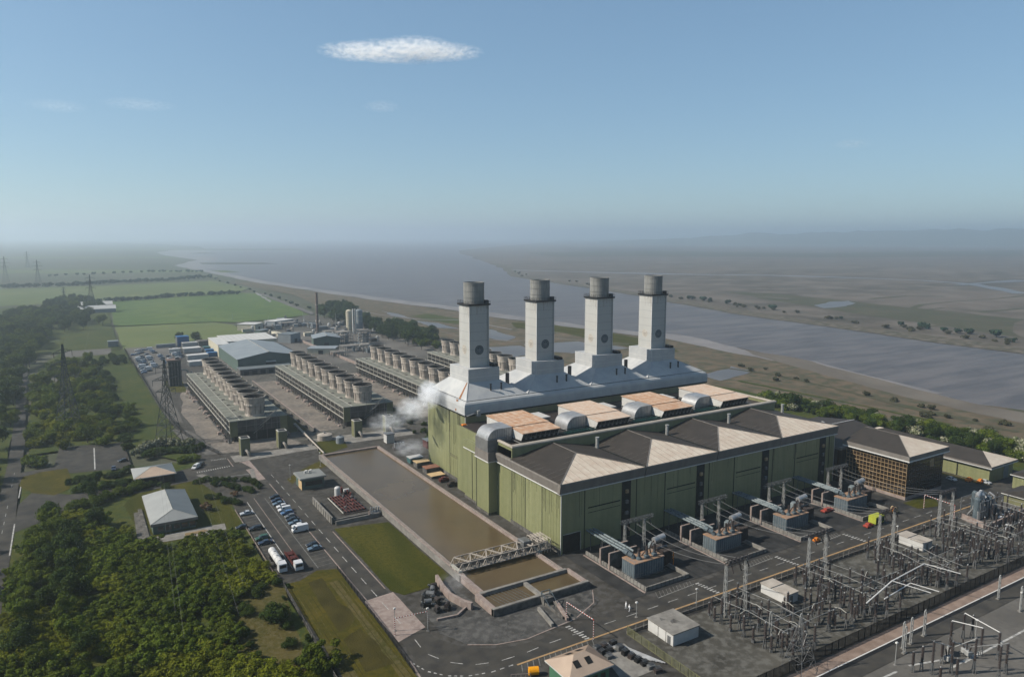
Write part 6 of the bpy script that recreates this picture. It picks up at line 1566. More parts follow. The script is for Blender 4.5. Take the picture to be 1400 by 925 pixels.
# ------------------------------------------------------------------ vehicles
def car_proto(kind, col):
    # local: length along +x (front at -x), centred, z from 0
    L_, W_, H_ = {'hatch': (3.9, 1.75, 1.48), 'saloon': (4.5, 1.8, 1.43), 'estate': (4.6, 1.82, 1.5), 'suv': (4.5, 1.88, 1.72), 'van': (5.4, 2.0, 2.35), 'smallvan': (4.4, 1.82, 1.85)}[kind]
    t = thing('parked_' + ('van' if 'van' in kind else 'car'), 'x', 'van' if 'van' in kind else 'car', (0, 0, 0))
    h = L_ / 2; w = W_ / 2
    if kind == 'van': pr = [(-h, .35), (-h, .95), (-h + .25, 1.15), (-h + 1.25, H_ - .15), (-h + 1.7, H_), (h - .1, H_), (h, H_ - .15), (h, .35)]
    elif kind == 'smallvan': pr = [(-h, .32), (-h, .75), (-h + .9, 1.0), (-h + 1.5, H_ - .06), (-h + 1.9, H_), (h - .1, H_), (h, H_ - .15), (h, .32)]
    elif kind == 'saloon': pr = [(-h, .3), (-h, .68), (-h + .2, .78), (-h + 1.25, .92), (-h + 2.0, H_ - .05), (-h + 2.5, H_), (h - 1.3, H_ - .05), (h - .6, .98), (h - .05, .92), (h, .75), (h, .3)]
    else: pr = [(-h, .3), (-h, .68), (-h + .2, .8), (-h + 1.1, .95), (-h + 1.75, H_ - .06), (-h + 2.3, H_), (h - .6, H_ - .05), (h - .1, .98), (h, .8), (h, .3)]
    n = len(pr); m = MB(); vs = []
    def ins(z): return 0 if z < 1.0 else .22 * (z - 1.0) / max(.3, H_ - 1.0)
    if kind == 'van': ins = lambda z: 0 if z < 1.4 else .1 * (z - 1.4)
    for s in (-1, 1): vs += [(x, s * (w - ins(z)), z) for x, z in pr]
    m.add(vs, [tuple(range(n)), tuple(range(2 * n - 1, n - 1, -1))] + [(i, n + i, n + (i + 1) % n, (i + 1) % n) for i in range(n)])
    m.build('body', G['car_' + col], t, local=True)
    # glass: windscreen, rear and sides a few mm proud of the body
    m = MB(); zb = 1.0 if 'van' not in kind else 1.22; zt_ = H_ - .12
    def seg(i):
        (x0, z0), (x1, z1) = pr[i], pr[i + 1]; f0, f1 = .08, .92; a = (x0 + (x1 - x0) * f0, z0 + (z1 - z0) * f0); b = (x0 + (x1 - x0) * f1, z0 + (z1 - z0) * f1); d = Vector((z1 - z0, x0 - x1)).normalized() * -.02
        m.add([(a[0] + d.x, -(w - ins(a[1]) - .1), a[1] + abs(d.y)), (a[0] + d.x, (w - ins(a[1]) - .1), a[1] + abs(d.y)), (b[0] + d.x, (w - ins(b[1]) - .1), b[1] + abs(d.y)), (b[0] + d.x, -(w - ins(b[1]) - .1), b[1] + abs(d.y))], [(0, 1, 2, 3)])
    ws = [i for i in range(n - 1) if pr[i + 1][1] - pr[i][1] > .3 and pr[i][1] > .7]; seg(ws[0])
    rs = [i for i in range(n - 1) if pr[i][1] - pr[i + 1][1] > .3 and pr[i][1] > 1.2]
    if rs and 'van' not in kind: seg(rs[0])
    xa = pr[ws[0]][0] + .35; xb = (h - .55) if 'van' not in kind else xa + 1.0; xc = pr[ws[0] + 1][0] + .15
    for s in (-1, 1):
        ya, yb = s * (w - ins(zb) + .012), s * (w - ins(zt_) + .012)
        m.add([(xa, ya, zb), (xb, ya, zb), (xb - .25, yb, zt_), (xc, yb, zt_)], [(0, 1, 2, 3)])
    m.build('window', G['glass_dk'], t, local=True)
    for x in (-h + .8, h - .8):
        for s in (-1, 1):
            m = MB(); m.bar((x, s * (w - .2), .32), (x, s * (w + .02), .32), .32, 12); m.mt(1).bar((x, s * (w + .0), .32), (x, s * (w + .03), .32), .17, 8); m.build('wheel', [G['tyre'], G['silver']], t, local=True)
    for s in (-1, 1):
        m = MB(); m.bevbox(-h - .02, -h + .12, s * w * .72 - .2, s * w * .72 + .2, .55, .75, .03); m.build('headlight', G['white_panel'], t, local=True)
        m = MB(); m.bevbox(h - .1, h + .02, s * w * .78 - .13, s * w * .78 + .13, .7, .95, .03); m.build('tail_light', G['red'], t, local=True)
    return t
row = [('hatch', 'black', 'black hatchback at the far end of the long row in the car park'), ('hatch', 'navy', 'dark navy hatchback second in the long row of parked cars'), ('saloon', 'slate', 'slate grey saloon third in the long row of parked cars'),
       ('hatch', 'white', 'white hatchback at the middle of the long row, before the blue car'), ('smallvan', 'white', 'small white van parked beside a white hatchback in the long row'), ('estate', 'blue', 'blue estate car just nearer than the small white van'),
       ('hatch', 'grey', 'grey hatchback between the blue estate and a black saloon'), ('saloon', 'black', 'black saloon in the nearer half of the long row'), ('saloon', 'slate', 'slate saloon parked two places before the white van'), ('hatch', 'white', 'white hatchback parked next to the big white van'), ('van', 'white', 'big white van with green mark at the near end of the long row')]
ys = [278.6, 274.6, 271.0, 267.3, 263.6, 260.0, 256.0, 252.6, 249.2, 245.8, 242.0]
for (k, c, lab), y in zip(row, ys):
    o = car_proto(k, c); o.location = (62.0 + R.uniform(-.2, .2), y, .02); o.rotation_euler[2] = R.uniform(-.03, .03); o['label'] = lab; o['group'] = 'parked cars in the works car park'
for (k, c, lab, x, y) in [('hatch', 'black', 'black hatchback parked alone with a slate saloon in the half empty bays', 61.9, 227.6), ('saloon', 'slate', 'slate saloon nearest the tanker end of the right hand bays', 61.8, 224.6), ('saloon', 'silver', 'silver saloon alone at the top of the left hand bays', 49.4, 267.2),
                          ('estate', 'black', 'black estate parked below the silver saloon in the left hand bays', 49.2, 251.2), ('suv', 'green', 'dark green pickup car parked next to a navy saloon', 49.2, 241.4), ('saloon', 'navy', 'navy saloon parked just above the white tanker', 49.3, 237.4), ('hatch', 'black', 'black car tucked beside the car park fence posts', 45.2, 254.6)]:
    o = car_proto(k, c); o.location = (x, y, .02); o['label'] = lab; o['group'] = 'parked cars in the works car park'
x, y = P(268, 640); o = car_proto('smallvan', 'white'); o.location = (x, y, .07); o.rotation_euler[2] = .9; o['label'] = 'white van parked in the shade of bushes beside the works entrance'
x, y = P(275, 637); o = car_proto('hatch', 'black'); o.location = (x, y + 1, .07); o.rotation_euler[2] = .9; o['label'] = 'black hatchback beside the white van at the works entrance'
x, y = P(155.5, 642); o = car_proto('hatch', 'navy'); o.location = (x, y, .07); o.rotation_euler[2] = 1.5; o['label'] = 'dark car at the bottom right of the empty roadside car park'
x, y = P(168, 631); o = car_proto('hatch', 'black'); o.location = (x, y, .07); o.rotation_euler[2] = .2; o['label'] = 'black car at the right edge of the empty roadside car park'
for (k, c, lab, x, y, r) in [('hatch', 'white', 'white car parked by the stores right of the glass office', 306.5, 155.5, 1.4), ('hatch', 'white', 'white car in the dark parking pad at the right edge, nearest the switchyard', 270.5, 117.6, .3), ('saloon', 'white', 'white saloon in the dark parking pad beside the silver pipes', 280, 123.6, .2), ('hatch', 'silver', 'silver car beside the store building door', 314.5, 146.2, 1.5), ('hatch', 'navy', 'navy car in the parking pad below the tan roofed hut', 287, 124.8, .2)]:
    o = car_proto(k, c); o.location = (x, y, .02); o.rotation_euler[2] = r; o['label'] = lab
# many cars of the far car park: six sources, copied
pro = [car_proto(k, c) for k, c in (('hatch', 'white'), ('saloon', 'silver'), ('hatch', 'navy'), ('saloon', 'slate'), ('estate', 'black'), ('van', 'white'), ('hatch', 'blue'))]
spots = []
for (ax, ay, bx_, by_, n) in ((186, 480, 205, 478, 6), (181, 486, 196, 482, 5), (188, 488, 198, 511, 9), (193, 487, 204, 509, 9), (200, 484, 214, 504, 8), (217, 485, 228, 498, 6), (234, 479, 246, 491, 7), (238, 478, 250, 489, 6), (206, 478, 212, 484, 3), (229, 486, 236, 495, 3)):
    for k in range(n):
        f = (k + .5) / n; spots.append(P(ax + (bx_ - ax) * f + R.uniform(-.5, .5), ay + (by_ - ay) * f + R.uniform(-.3, .3)))
cw = ['white hatchback', 'silver saloon', 'navy hatchback', 'slate saloon', 'black estate', 'white van', 'blue hatchback']
used = set(); flat = {}
for i, (x, y) in enumerate(spots):
    k = (i * 5 + (i // 7)) % 7 if i > 6 else i
    if k not in used: o = pro[k]; used.add(k)
    else: o = dup(pro[k])
    o.location = (x, y, .03); o.rotation_euler = (0, 0, R.choice([.05, 3.2]) + R.uniform(-.1, .1)); o['label'] = '%s among the crowded cars of the far car park behind the first bank' % cw[k]; o['group'] = '%ss in the far car park' % cw[k]
# tanker and red flatbed lorry
t = thing('tanker_lorry', 'white tanker lorry parked at the near end of the car park', 'lorry', (48.8, 219.5, 0))
m = MB(); cx = 48.9; m.bar((cx, 226.8, 2.0), (cx, 215.9, 2.0), 1.12, 18); m.mt(1)
for y in (218.5, 221.5, 224.5): m.bar((cx, y, 2.0), (cx, y + .15, 2.0), 1.16, 18)
for y in (219.5, 223): m.cyl(cx, y, 3.05, 3.3, .35, .35, 10)
m.build('barrel', [G['tank_white'], G['silver']], t)
m = MB(); m.add([(cx - 1.2, 212.6, .6), (cx + 1.2, 212.6, .6), (cx + 1.2, 215.2, .6), (cx - 1.2, 215.2, .6), (cx - 1.15, 212.7, 3.0), (cx + 1.15, 212.7, 3.0), (cx + 1.15, 215.2, 3.2), (cx - 1.15, 215.2, 3.2)], [(0, 3, 2, 1), (4, 5, 6, 7), (0, 1, 5, 4), (1, 2, 6, 5), (2, 3, 7, 6), (3, 0, 4, 7)]); m.build('cab', G['car_white'], t)
m = MB(); m.box(cx - 1.0, cx + 1.0, 212.52, 212.66, 1.8, 2.7); m.build('windscreen', G['glass_dk'], t)
m = MB(); m.box(cx - .9, cx + .9, 213, 226.6, .55, .9); m.build('chassis', G['black'], t)
for y in (214, 219, 223.2, 224.8):
    for s in (-1, 1):
        m = MB(); m.bar((cx + s * .8, y, .5), (cx + s * 1.15, y, .5), .5, 12); m.build('wheel', G['tyre'], t)
t = thing('flatbed_lorry', 'dark red flatbed lorry with white cab parked beside the tanker', 'lorry', (53, 216, 0))
cx = 53.4; m = MB(); m.box(cx - 1.2, cx + 1.2, 214.3, 224.6, 1.0, 1.25); m.box(cx - 1.2, cx - 1.1, 214.3, 224.6, 1.25, 2.0); m.box(cx + 1.1, cx + 1.2, 214.3, 224.6, 1.25, 2.0); m.box(cx - 1.1, cx + 1.1, 214.3, 214.45, 1.25, 2.4); m.build('bed', G['maroon'], t)
m = MB(); m.bevbox(cx - .8, cx + .7, 217, 219.4, 1.25, 2.1, .1); m.bevbox(cx - .9, cx + .9, 221, 223.6, 1.25, 1.8, .1); m.build('load', G['maroon'], t)
m = MB(); m.add([(cx - 1.2, 211.4, .6), (cx + 1.2, 211.4, .6), (cx + 1.2, 213.9, .6), (cx - 1.2, 213.9, .6), (cx - 1.15, 211.6, 2.7), (cx + 1.15, 211.6, 2.7), (cx + 1.15, 213.9, 2.9), (cx - 1.15, 213.9, 2.9)], [(0, 3, 2, 1), (4, 5, 6, 7), (0, 1, 5, 4), (1, 2, 6, 5), (2, 3, 7, 6), (3, 0, 4, 7)]); m.build('cab', G['car_white'], t)
m = MB(); m.box(cx - 1.0, cx + 1.0, 211.38, 211.52, 1.6, 2.4); m.build('windscreen', G['glass_dk'], t)
m = MB(); m.box(cx - .9, cx + .9, 211.8, 224.4, .55, .98); m.build('chassis', G['black'], t)
for y in (212.6, 221, 223):
    for s in (-1, 1):
        m = MB(); m.bar((cx + s * .8, y, .5), (cx + s * 1.15, y, .5), .5, 12); m.build('wheel', G['tyre'], t)
# containers of the far yard
def container(x, y, L_, W_, h, mat, lab, rz=0):
    t = thing('container', lab, 'container', (x, y, 0), rz, 'containers in the far car park yard')
    m = MB(); m.box(0, L_, 0, W_, .15, h)
    for k in range(int(L_ / .6)): m.box(.25 + k * .6, .5 + k * .6, -.05, W_ + .05, .3, h - .15)
    m.build('body', mat, t, local=True)
    m = MB(); m.box(-.06, L_ + .06, -.06, W_ + .06, h, h + .12); m.build('roof', mat, t, local=True)
    m = MB(); m.box(-.1, .0, .2, W_ - .2, .3, h - .2); m.build('door', G['steel'], t, local=True)
cl = [(243, 474, 10, 9, 9, 'blue_box', 'tall dark blue container stack at the back of the far car park'), (250, 475, 13, 9, 4, 'white_panel', 'long white cabin right of the tall dark blue stack'), (252, 483, 14, 10, 4, 'white_panel', 'white cabin with pinkish roof, second row of the container yard'), (257, 493, 16, 8, 4, 'white_panel', 'pale white cabin in the middle of the container yard'), (259, 501, 16, 8, 3.5, 'white_panel', 'pale white cabin nearest the first cooling bank fans'),
      (279, 480, 15, 7, 3.5, 'teal_box', 'teal blue cabin farthest in the blue row'), (282, 484, 15, 7, 3.5, 'blue_box', 'bright blue cabin in the middle of the blue row'), (284, 488, 16, 6, 3.5, 'blue_box', 'bright blue cabin nearest in the blue row'), (272, 474, 14, 10, 5, 'concrete_dk', 'brown grey cabin behind the blue row'), (288, 472, 10, 6, 6, 'blue_box', 'narrow blue box beside the white shed'), (214, 476, 16, 3, 3, 'shed_grey', 'dark long trailer along the back hedge of the far car park'), (232, 483, 9, 4, 3.5, 'white_panel', 'small white cabin beside the tall dark blue stack')]
for (a, b, L_, W_, h, mt_, lab) in cl:
    x, y = P(a, b); container(x, y, L_, W_, h, G[mt_], lab, .06)
x, y = P(155, 474); t = thing('shelter', 'small dark teal shelter at the corner of the pale field', 'shelter', (x, y, 0)); m = MB(); m.box(x - 4, x + 4, y, y + 6, 0, 5); m.build('wall', G['roof_bluegrey'], t); m = MB(); m.box(x - 4.4, x + 4.4, y - .4, y + 6.4, 5, 5.3); m.build('roof', G['shed_grey'], t)
for i, (a, b, w_, lab) in enumerate([(127, 421, 24, 'long white barn roofed shed among trees, farther of two'), (127.5, 427, 26, 'long white barn among trees, nearer of two')]):
    x, y = P(a, b); t = thing('barn', lab, 'barn', (x, y, 0)); gable(t, x - w_, x + w_, y - 8, y + 8, 5, 4, G['brickstack'] if i == 0 else G['shed_grey'], G['white_panel'], 'x')
# small works vehicles and boxes by the transformers
t = thing('generator', 'lime yellow container generator beside the fourth transformer', 'generator', (234, 143.6, 0)); m = MB(); m.box(234.6, 239.6, 142.9, 145.7, .5, 3.0); m.build('body', G['lime'], t)
m = MB()
for k in range(4): m.box(235 + k * 1.15, 235.8 + k * 1.15, 142.78, 142.93, .9, 2.5)
m.build('louvre', G['black'], t)
m = MB(); m.box(234.8, 239.4, 143.0, 145.6, .0, .5); m.build('skid', G['black'], t)
def small(name, lab, cat, x, y, mat, L_=2.4, W_=1.4, h=1.0):
    t = thing(name, lab, cat, (x, y, 0)); m = MB(); m.bevbox(x - L_ / 2, x + L_ / 2, y - W_ / 2, y + W_ / 2, .35, h, .2); m.build('body', mat, t)
    m = MB()
    for sx in (-1, 1):
        for sy in (-1, 1): m.bar((x + sx * L_ * .32, y + sy * W_ * .4, .3), (x + sx * L_ * .32, y + sy * W_ * .55, .3), .3, 8)
    m.build('wheel', G['tyre'], t)
    m = MB(); m.bevbox(x - L_ * .25, x + L_ * .2, y - W_ * .35, y + W_ * .35, h, h + .5, .1); m.build('cover', mat, t)
small('cart', 'orange red trailer cart in front of the lime yellow generator', 'cart', 231.4, 143.6, G['red'], 3.4, 1.8)
x, y = P(1131, 699); small('pump_trailer', 'long red pump trailer between the third and fourth transformers', 'trailer', x, y, G['red'], 5.5, 1.8)
x, y = P(1116, 740); small('cart', 'small orange cart below the third transformer', 'cart', x, y, G['orange'])
x, y = P(1224, 702); t = thing('cable_drum', 'orange cable drum standing near the lime yellow generator', 'cable drum', (x, y, 0)); m = MB(); m.bar((x, y - .2, 1.3), (x, y + .2, 1.3), 1.3, 16); m.bar((x, y + 1, 1.3), (x, y + 1.4, 1.3), 1.3, 16); m.build('flange', G['tan_board'], t); m = MB(); m.bar((x, y + .2, 1.3), (x, y + 1, 1.3), .8, 12); m.build('core', G['orange'], t)
x, y = 150.8, 158.5; t = thing('orange_frame', 'orange steel frame beside the radiator of the first transformer', 'frame', (x, y, 0)); m = MB()
for z in (2.4, 3.4, 4.4): m.bar((x, y, z), (x + 1.6, y - 2.2, z), .16)
m.bar((x, y, 0), (x, y, 4.4), .14); m.bar((x + 1.6, y - 2.2, 0), (x + 1.6, y - 2.2, 4.4), .14); m.build('frame', G['orange'], t)
for (x, y, lab) in ((311, 151, 'orange skip behind the white car at the stores'), (313, 147.5, 'orange skip beside the silver car at the stores'), (290, 121.9, 'orange bin in the parking pad at the right edge')): small('skip', lab, 'skip', x, y, G['orange'], 3.2, 1.6, 1.3)
# amber drum, store pad stacks
t = thing('hopper', 'amber round hopper lying beside the green hut', 'hopper', (85.2, 131.2, 0)); m = MB(); m.bar((84.2, 131.6, 1.0), (86.3, 130.7, 1.0), .95, 14); m.build('drum', G['amber'], t); m = MB(); m.bar((84.5, 131.4, 0), (84.5, 131.4, .6), .3); m.bar((86, 130.8, 0), (86, 130.8, .6), .3); m.build('foot', G['black'], t)
t = thing('railing', 'rusty white railing frame beside the amber hopper', 'railing', (80, 131, 0)); m = MB()
for k in range(5): m.bar((79.6 + k * 1.0, 131.8 - k * .5, 0), (79.6 + k * 1.0, 131.8 - k * .5, 1.6), .07)
for z in (.8, 1.6): m.bar((79.6, 131.8, z), (83.6, 129.8, z), .06)
m.build('rail', G['pinkcrete'], t)
for i in range(16):
    x = 101.6 + (i % 4) * 2.4 + R.uniform(-.3, .3); y = 132.4 - (i // 4) * 2.0 - R.uniform(0, .6) - (i % 4) * .35
    if i > 9: x, y = 108.6 + (i - 10) * .35, 126.5 - (i - 10) * 1.9
    t = thing('crate', 'dark crate of stacked fittings in the store yard behind the green hut', 'crate', (x, y, 0), R.uniform(-.2, .2), 'crates in the store yard')
    m = MB(); m.box(-.9, .9, -.6, .6, .12, R.uniform(.7, 1.3)); m.build('body', R.choice([G['ins_dark'], G['silver_dk'], G['black']]), t, local=True)
    m = MB(); m.box(-.95, .95, -.65, -.4, 0, .12); m.box(-.95, .95, .4, .65, 0, .12); m.build('pallet', G['concrete'], t, local=True)
    m = MB()
    for q in range(3): m.bar((-.7, -.4 + q * .4, 1.35), (.7, -.4 + q * .4, 1.35), .09, 6)
    m.build('rods', G['steel'], t, local=True)
t = thing('pipe_stack', 'stack of long silver pipes lying along the end fence of the switchyard', 'pipes', (109, 130, 0)); m = MB()
for k in range(6): m.bar((107.0 + k * .5, 132.4 - k * .2, .3 + .1 * (k % 2)), (112 + k * .4, 121 - k * .5, .3 + .1 * (k % 2)), .16, 6)
m.build('pipe', G['silver'], t)
m = MB(); m.bar((107.5, 128.5, .08), (111.5, 127.5, .08), .08); m.bar((108.5, 124, .08), (113.5, 123, .08), .08); m.build('bearer', G['bark'], t)
# covered stores along the reservoir
for i, (a, b, mt_, lab) in enumerate([(568, 631, 'white_panel', 'small shelter with white roof beside the reservoir wall'), (577, 637, 'tan_board', 'small shelter with tan roof beside the reservoir wall'), (590, 645, 'rust_box', 'small shelter with rusty red roof beside the reservoir wall'), (597, 651, 'tan_board', 'low tan board stack next to the rusty roofed shelter')]):
    x, y = P(a, b); t = thing('shelter', lab, 'shelter', (x, y, 0)); hh = 2.4 if i < 3 else 1.0; m = MB(); m.box(x - 3.2, x + 2.6, y - 2, y + 2, 0, hh); m.build('wall', G['teal_box'] if i == 0 else G['concrete_dk'], t); m = MB(); m.box(x - 3.5, x + 3.0, y - 2.3, y + 2.3, hh, hh + .2); m.build('roof', G[mt_], t)
for i, (a, b, mt_, lab) in enumerate([(607, 658, 'maroon', 'dark red works trailer beside the boiler house plinth'), (618, 664, 'ins_dark', 'black works trailer beside the boiler house plinth')]):
    x, y = P(a, b); small('trailer', lab, 'trailer', x, y, G[mt_], 4, 2, 1.6)
x, y = P(532, 604); t = thing('sampling_cabin', 'white cabin at the far corner of the reservoir', 'cabin', (x, y, 0)); m = MB(); m.box(x - 2, x + 2, y - 2, y + 2, 0, 4.2); m.build('wall', G['white_panel'], t); m = MB(); m.box(x - 2.2, x + 2.2, y - 2.2, y + 2.2, 4.2, 4.5); m.build('roof', G['steel'], t)
x, y = P(546, 613); t = thing('pump_set', 'grey pump group with white motor at the far corner of the reservoir', 'pump', (x, y, 0)); m = MB(); m.bevbox(x - 3, x + 3, y - 2, y + 2, 0, 1.2, .2); m.build('base', G['ins_dark'], t); m = MB()
for k in range(4): m.bar((x - 2.2 + k * 1.4, y, 1), (x - 2.2 + k * 1.4, y, 3), .5, 8)
m.build('motor', G['silver'], t)
x, y = P(592, 610); t = thing('work_deck', 'dark red and blue stores cabin beside the boiler house wall', 'cabin', (x, y, 0)); m = MB(); m.box(x - 4, x + 4.5, y - 2.5, y + 3, 0, 3.6); m.build('wall', G['maroon'], t); m = MB(); m.box(x - 4.3, x + 4.8, y - 2.8, y + 3.3, 3.6, 3.9); m.build('roof', G['roof_bluegrey'], t)
# people: one skinned body each
def person(x, y, lab, rz, ph):
    t = thing('person', lab, 'person', (x, y, .02), rz)
    me = bpy.data.meshes.new('body')
    s = ph
    V = [(0, 0, .95), (0, 0, 1.2), (0, .02, 1.42), (0, .02, 1.52), (0, .03, 1.66), (0, .03, 1.76),
         (.2, .01, 1.40), (.27, -.06 * s, 1.12), (.27, .10 * s, .88), (.27, .16 * s, .80), (-.2, .01, 1.40), (-.27, .06 * s, 1.12), (-.27, .12 * s, .90), (-.27, .18 * s, .82),
         (.1, .02, .90), (.11, .14 * s, .50), (.11, .10 * s, .09), (.11, .28 * s, .04), (-.1, .02, .90), (-.11, -.06 * s, .50), (-.11, -.24 * s, .11), (-.11, -.08 * s, .04)]
    E = [(0, 1), (1, 2), (2, 3), (3, 4), (4, 5), (2, 6), (6, 7), (7, 8), (8, 9), (2, 10), (10, 11), (11, 12), (12, 13), (0, 14), (14, 15), (15, 16), (16, 17), (0, 18), (18, 19), (19, 20), (20, 21)]
    rad = [.17, .17, .17, .065, .11, .09, .085, .06, .05, .045, .085, .06, .05, .045, .11, .08, .06, .05, .11, .08, .06, .05]
    me.from_pydata(V, E, []); o = bpy.data.objects.new('body', me); COL.objects.link(o); o.parent = t
    o.scale = (1.15, 1.15, 1.15)
    sk_ = o.modifiers.new('skin', 'SKIN'); o.modifiers.new('sub', 'SUBSURF').levels = 1
    for i, r in enumerate(rad): me.skin_vertices[0].data[i].radius = (r, r)
    me.skin_vertices[0].data[0].use_root = True
    me.materials.append(G['overall_white'])
    m = MB(); m.lathe(0, .045, [(.02, 2.06), (.1, 2.03), (.14, 1.95), (.15, 1.88), (.155, 1.86)], 12); m.build('helmet', G['white_trim'], t, local=True)
    m = MB(); m.lathe(0, .13, [(.0, 1.98), (.075, 1.93), (.085, 1.86), (.05, 1.78)], 10); m.build('face', G['skin'], t, local=True)
    return t
x, y = P(856, 831.5); person(x, y, 'person in white overalls and helmet walking on the front road, left of two', 1.2, 1)
x, y = P(860.5, 835.5); person(x, y, 'person in white overalls and helmet walking on the front road, right of two', 1.5, -1)
# ------------------------------------------------------------------ trees and shrubs
def leaf_mat(k, a, b, c):
    mk(k, a, b, .11, .75, c3=c, scale3=.55, amt3=.55, rnd=.22, trans=.22, spec=.06)
leaf_mat('leaf_olive', (.125, .155, .008), (.180, .188, .014), (.066, .088, .006))
leaf_mat('leaf_mid', (.080, .120, .010), (.122, .150, .014), (.040, .066, .006))
leaf_mat('leaf_dark', (.036, .064, .010), (.060, .088, .014), (.020, .038, .006))
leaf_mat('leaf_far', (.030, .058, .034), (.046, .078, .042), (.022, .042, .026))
leaf_mat('leaf_scrub', (.070, .070, .036), (.095, .088, .05), (.05, .058, .03))
mk('leaf_blossom', (.070, .09, .03), (.095, .11, .042), .2, .8, c3=(.42, .40, .30), scale3=1.1, amt3=.9, rnd=.1)
mk('leaf_rust', (.16, .085, .05), (.11, .065, .04), .3, .8, c3=(.06, .07, .02), scale3=.8, amt3=.5)

def crown_mesh(rg, rx, rz, zc, nl, nleaf, leaf, flat=.35):
    m = MB(); lobes = []
    for i in range(nl):
        a = rg.uniform(0, 2 * PI); d = math.sqrt(rg.random()) * (.72 if nl < 20 else .86); z = rg.uniform(-.45, .62)
        s = (rg.uniform(.30, .52) if nl < 20 else rg.uniform(.16, .30)) * (1 - .25 * abs(z))
        lobes.append((Vector((math.cos(a) * d * rx, math.sin(a) * d * rx, zc + z * rz)), s * rx, s * max(rz, rx * .7)))
    if nl < 20: lobes.append((Vector((0, 0, zc + .1 * rz)), rx * .55, rz * .6))
    for i in range(nleaf):
        c, sr, sz = lobes[rg.randrange(len(lobes))]
        u = Vector((rg.gauss(0, 1), rg.gauss(0, 1), rg.gauss(.25, 1)))
        if u.length < .05: continue
        u.normalize()
        q = rg.uniform(.62, 1.12)
        p = c + Vector((u.x * sr * q, u.y * sr * q, u.z * sz * q))
        if p.z < .1: p.z = rg.uniform(.1, .5)
        n_ = (u + Vector((rg.uniform(-1, 1), rg.uniform(-1, 1), rg.uniform(-.5, 1))) * .75).normalized()
        t1 = n_.cross(Vector((rg.uniform(-1, 1), rg.uniform(-1, 1), rg.uniform(-1, 1)))).normalized(); t2 = n_.cross(t1)
        l = leaf * rg.uniform(.6, 1.3); w_ = l * rg.uniform(.5, .9)
        m.add([p - t1 * l, p - t2 * w_ + n_ * (.1 * l), p + t1 * l, p + t2 * w_ + n_ * (.1 * l)], [(0, 1, 2, 3)])
    return m
def tree_kind(name, cat, mat, nvar, rx, rz, zc, nl, nleaf, leaf, trunk_h, trunk_r, seed):
    out = []
    for v in range(nvar):
        rg = random.Random(seed * 100 + v)
        k = rg.uniform(.85, 1.15)
        t = thing(name, 'x', cat, (0, 0, 0))
        c = crown_mesh(rg, rx * k, rz, zc, nl, nleaf, leaf).build('crown', G[mat], t, local=True)
        m = MB()
        if trunk_h > 1.2:
            m.bar((0, 0, -.2), (.1, .05, trunk_h), trunk_r, 7, trunk_r * .6)
            for b in range(5):
                a = rg.uniform(0, 2 * PI); z0 = trunk_h * rg.uniform(.55, .95); m.bar((.05, .02, z0), (math.cos(a) * rx * .5, math.sin(a) * rx * .5, z0 + rz * rg.uniform(.3, .8)), trunk_r * .45, 5, trunk_r * .15)
        else:
            for b in range(5):
                a = rg.uniform(0, 2 * PI); m.bar((math.cos(a) * .15, math.sin(a) * .15, -.1), (math.cos(a) * rx * .5, math.sin(a) * rx * .5, zc + rz * rg.uniform(.0, .4)), trunk_r, 5, trunk_r * .3)
        m.build('trunk' if trunk_h > 1.2 else 'stem', G['bark'], t, local=True)
        out.append(t)
    return out
USED = set()
def plant(kinds, x, y, s, label, group=None, z=0, sz=None):
    p = kinds[R.randrange(len(kinds))]
    if p.name not in USED: o = p; USED.add(p.name)
    else: o = dup(p)
    o.location = (x, y, z); o.rotation_euler = (0, 0, R.uniform(0, 6.28)); o.scale = (s, s, (sz or s))
    o['label'] = label
    if group: o['group'] = group
    return o
def inside(x, y, poly):
    c = False; n = len(poly); j = n - 1
    for i in range(n):
        xi, yi = poly[i]; xj, yj = poly[j]
        if (yi > y) != (yj > y) and x < (xj - xi) * (y - yi) / (yj - yi) + xi: c = not c
        j = i
    return c
def scatter(poly, sp, maxn=400, holes=()):
    xs = [p[0] for p in poly]; ys_ = [p[1] for p in poly]; pts = []; fails = 0
    while fails < 900 and len(pts) < maxn:
        x = R.uniform(min(xs), max(xs)); y = R.uniform(min(ys_), max(ys_))
        if not inside(x, y, poly) or any(inside(x, y, h) for h in holes) or any((x - a) ** 2 + (y - b) ** 2 < sp * sp for a, b in pts): fails += 1; continue
        pts.append((x, y)); fails = 0
    return pts
# near thicket
shr_o = tree_kind('shrub', 'shrub', 'leaf_olive', 6, 4.0, 1.5, 1.3, 30, 3400, .21, 0, .07, 1)
shr_m = tree_kind('shrub', 'shrub', 'leaf_mid', 6, 4.0, 2.0, 1.6, 26, 3400, .22, 0, .07, 2)
thn = tree_kind('thorn_bush', 'thorn bush', 'leaf_olive', 4, 3.4, 2.2, 1.6, 13, 1800, .27, 0, .07, 21)
thm = tree_kind('thorn_bush', 'thorn bush', 'leaf_mid', 4, 3.6, 2.5, 1.8, 13, 1800, .27, 0, .07, 22)
shr_d = tree_kind('bush', 'bush', 'leaf_dark', 4, 3.3, 2.2, 1.6, 12, 2200, .24, 0, .07, 3)
tre_m = tree_kind('broadleaf_tree', 'tree', 'leaf_mid', 5, 4.2, 3.8, 5.2, 16, 2600, .30, 3.2, .22, 4)
tre_d = tree_kind('broadleaf_tree', 'tree', 'leaf_dark', 5, 4.4, 4.2, 5.6, 16, 2800, .31, 3.4, .24, 5)
wod = tree_kind('woodland_tree', 'woodland tree', 'leaf_dark', 4, 4.6, 4.4, 5.6, 16, 2400, .34, 3.2, .24, 35)
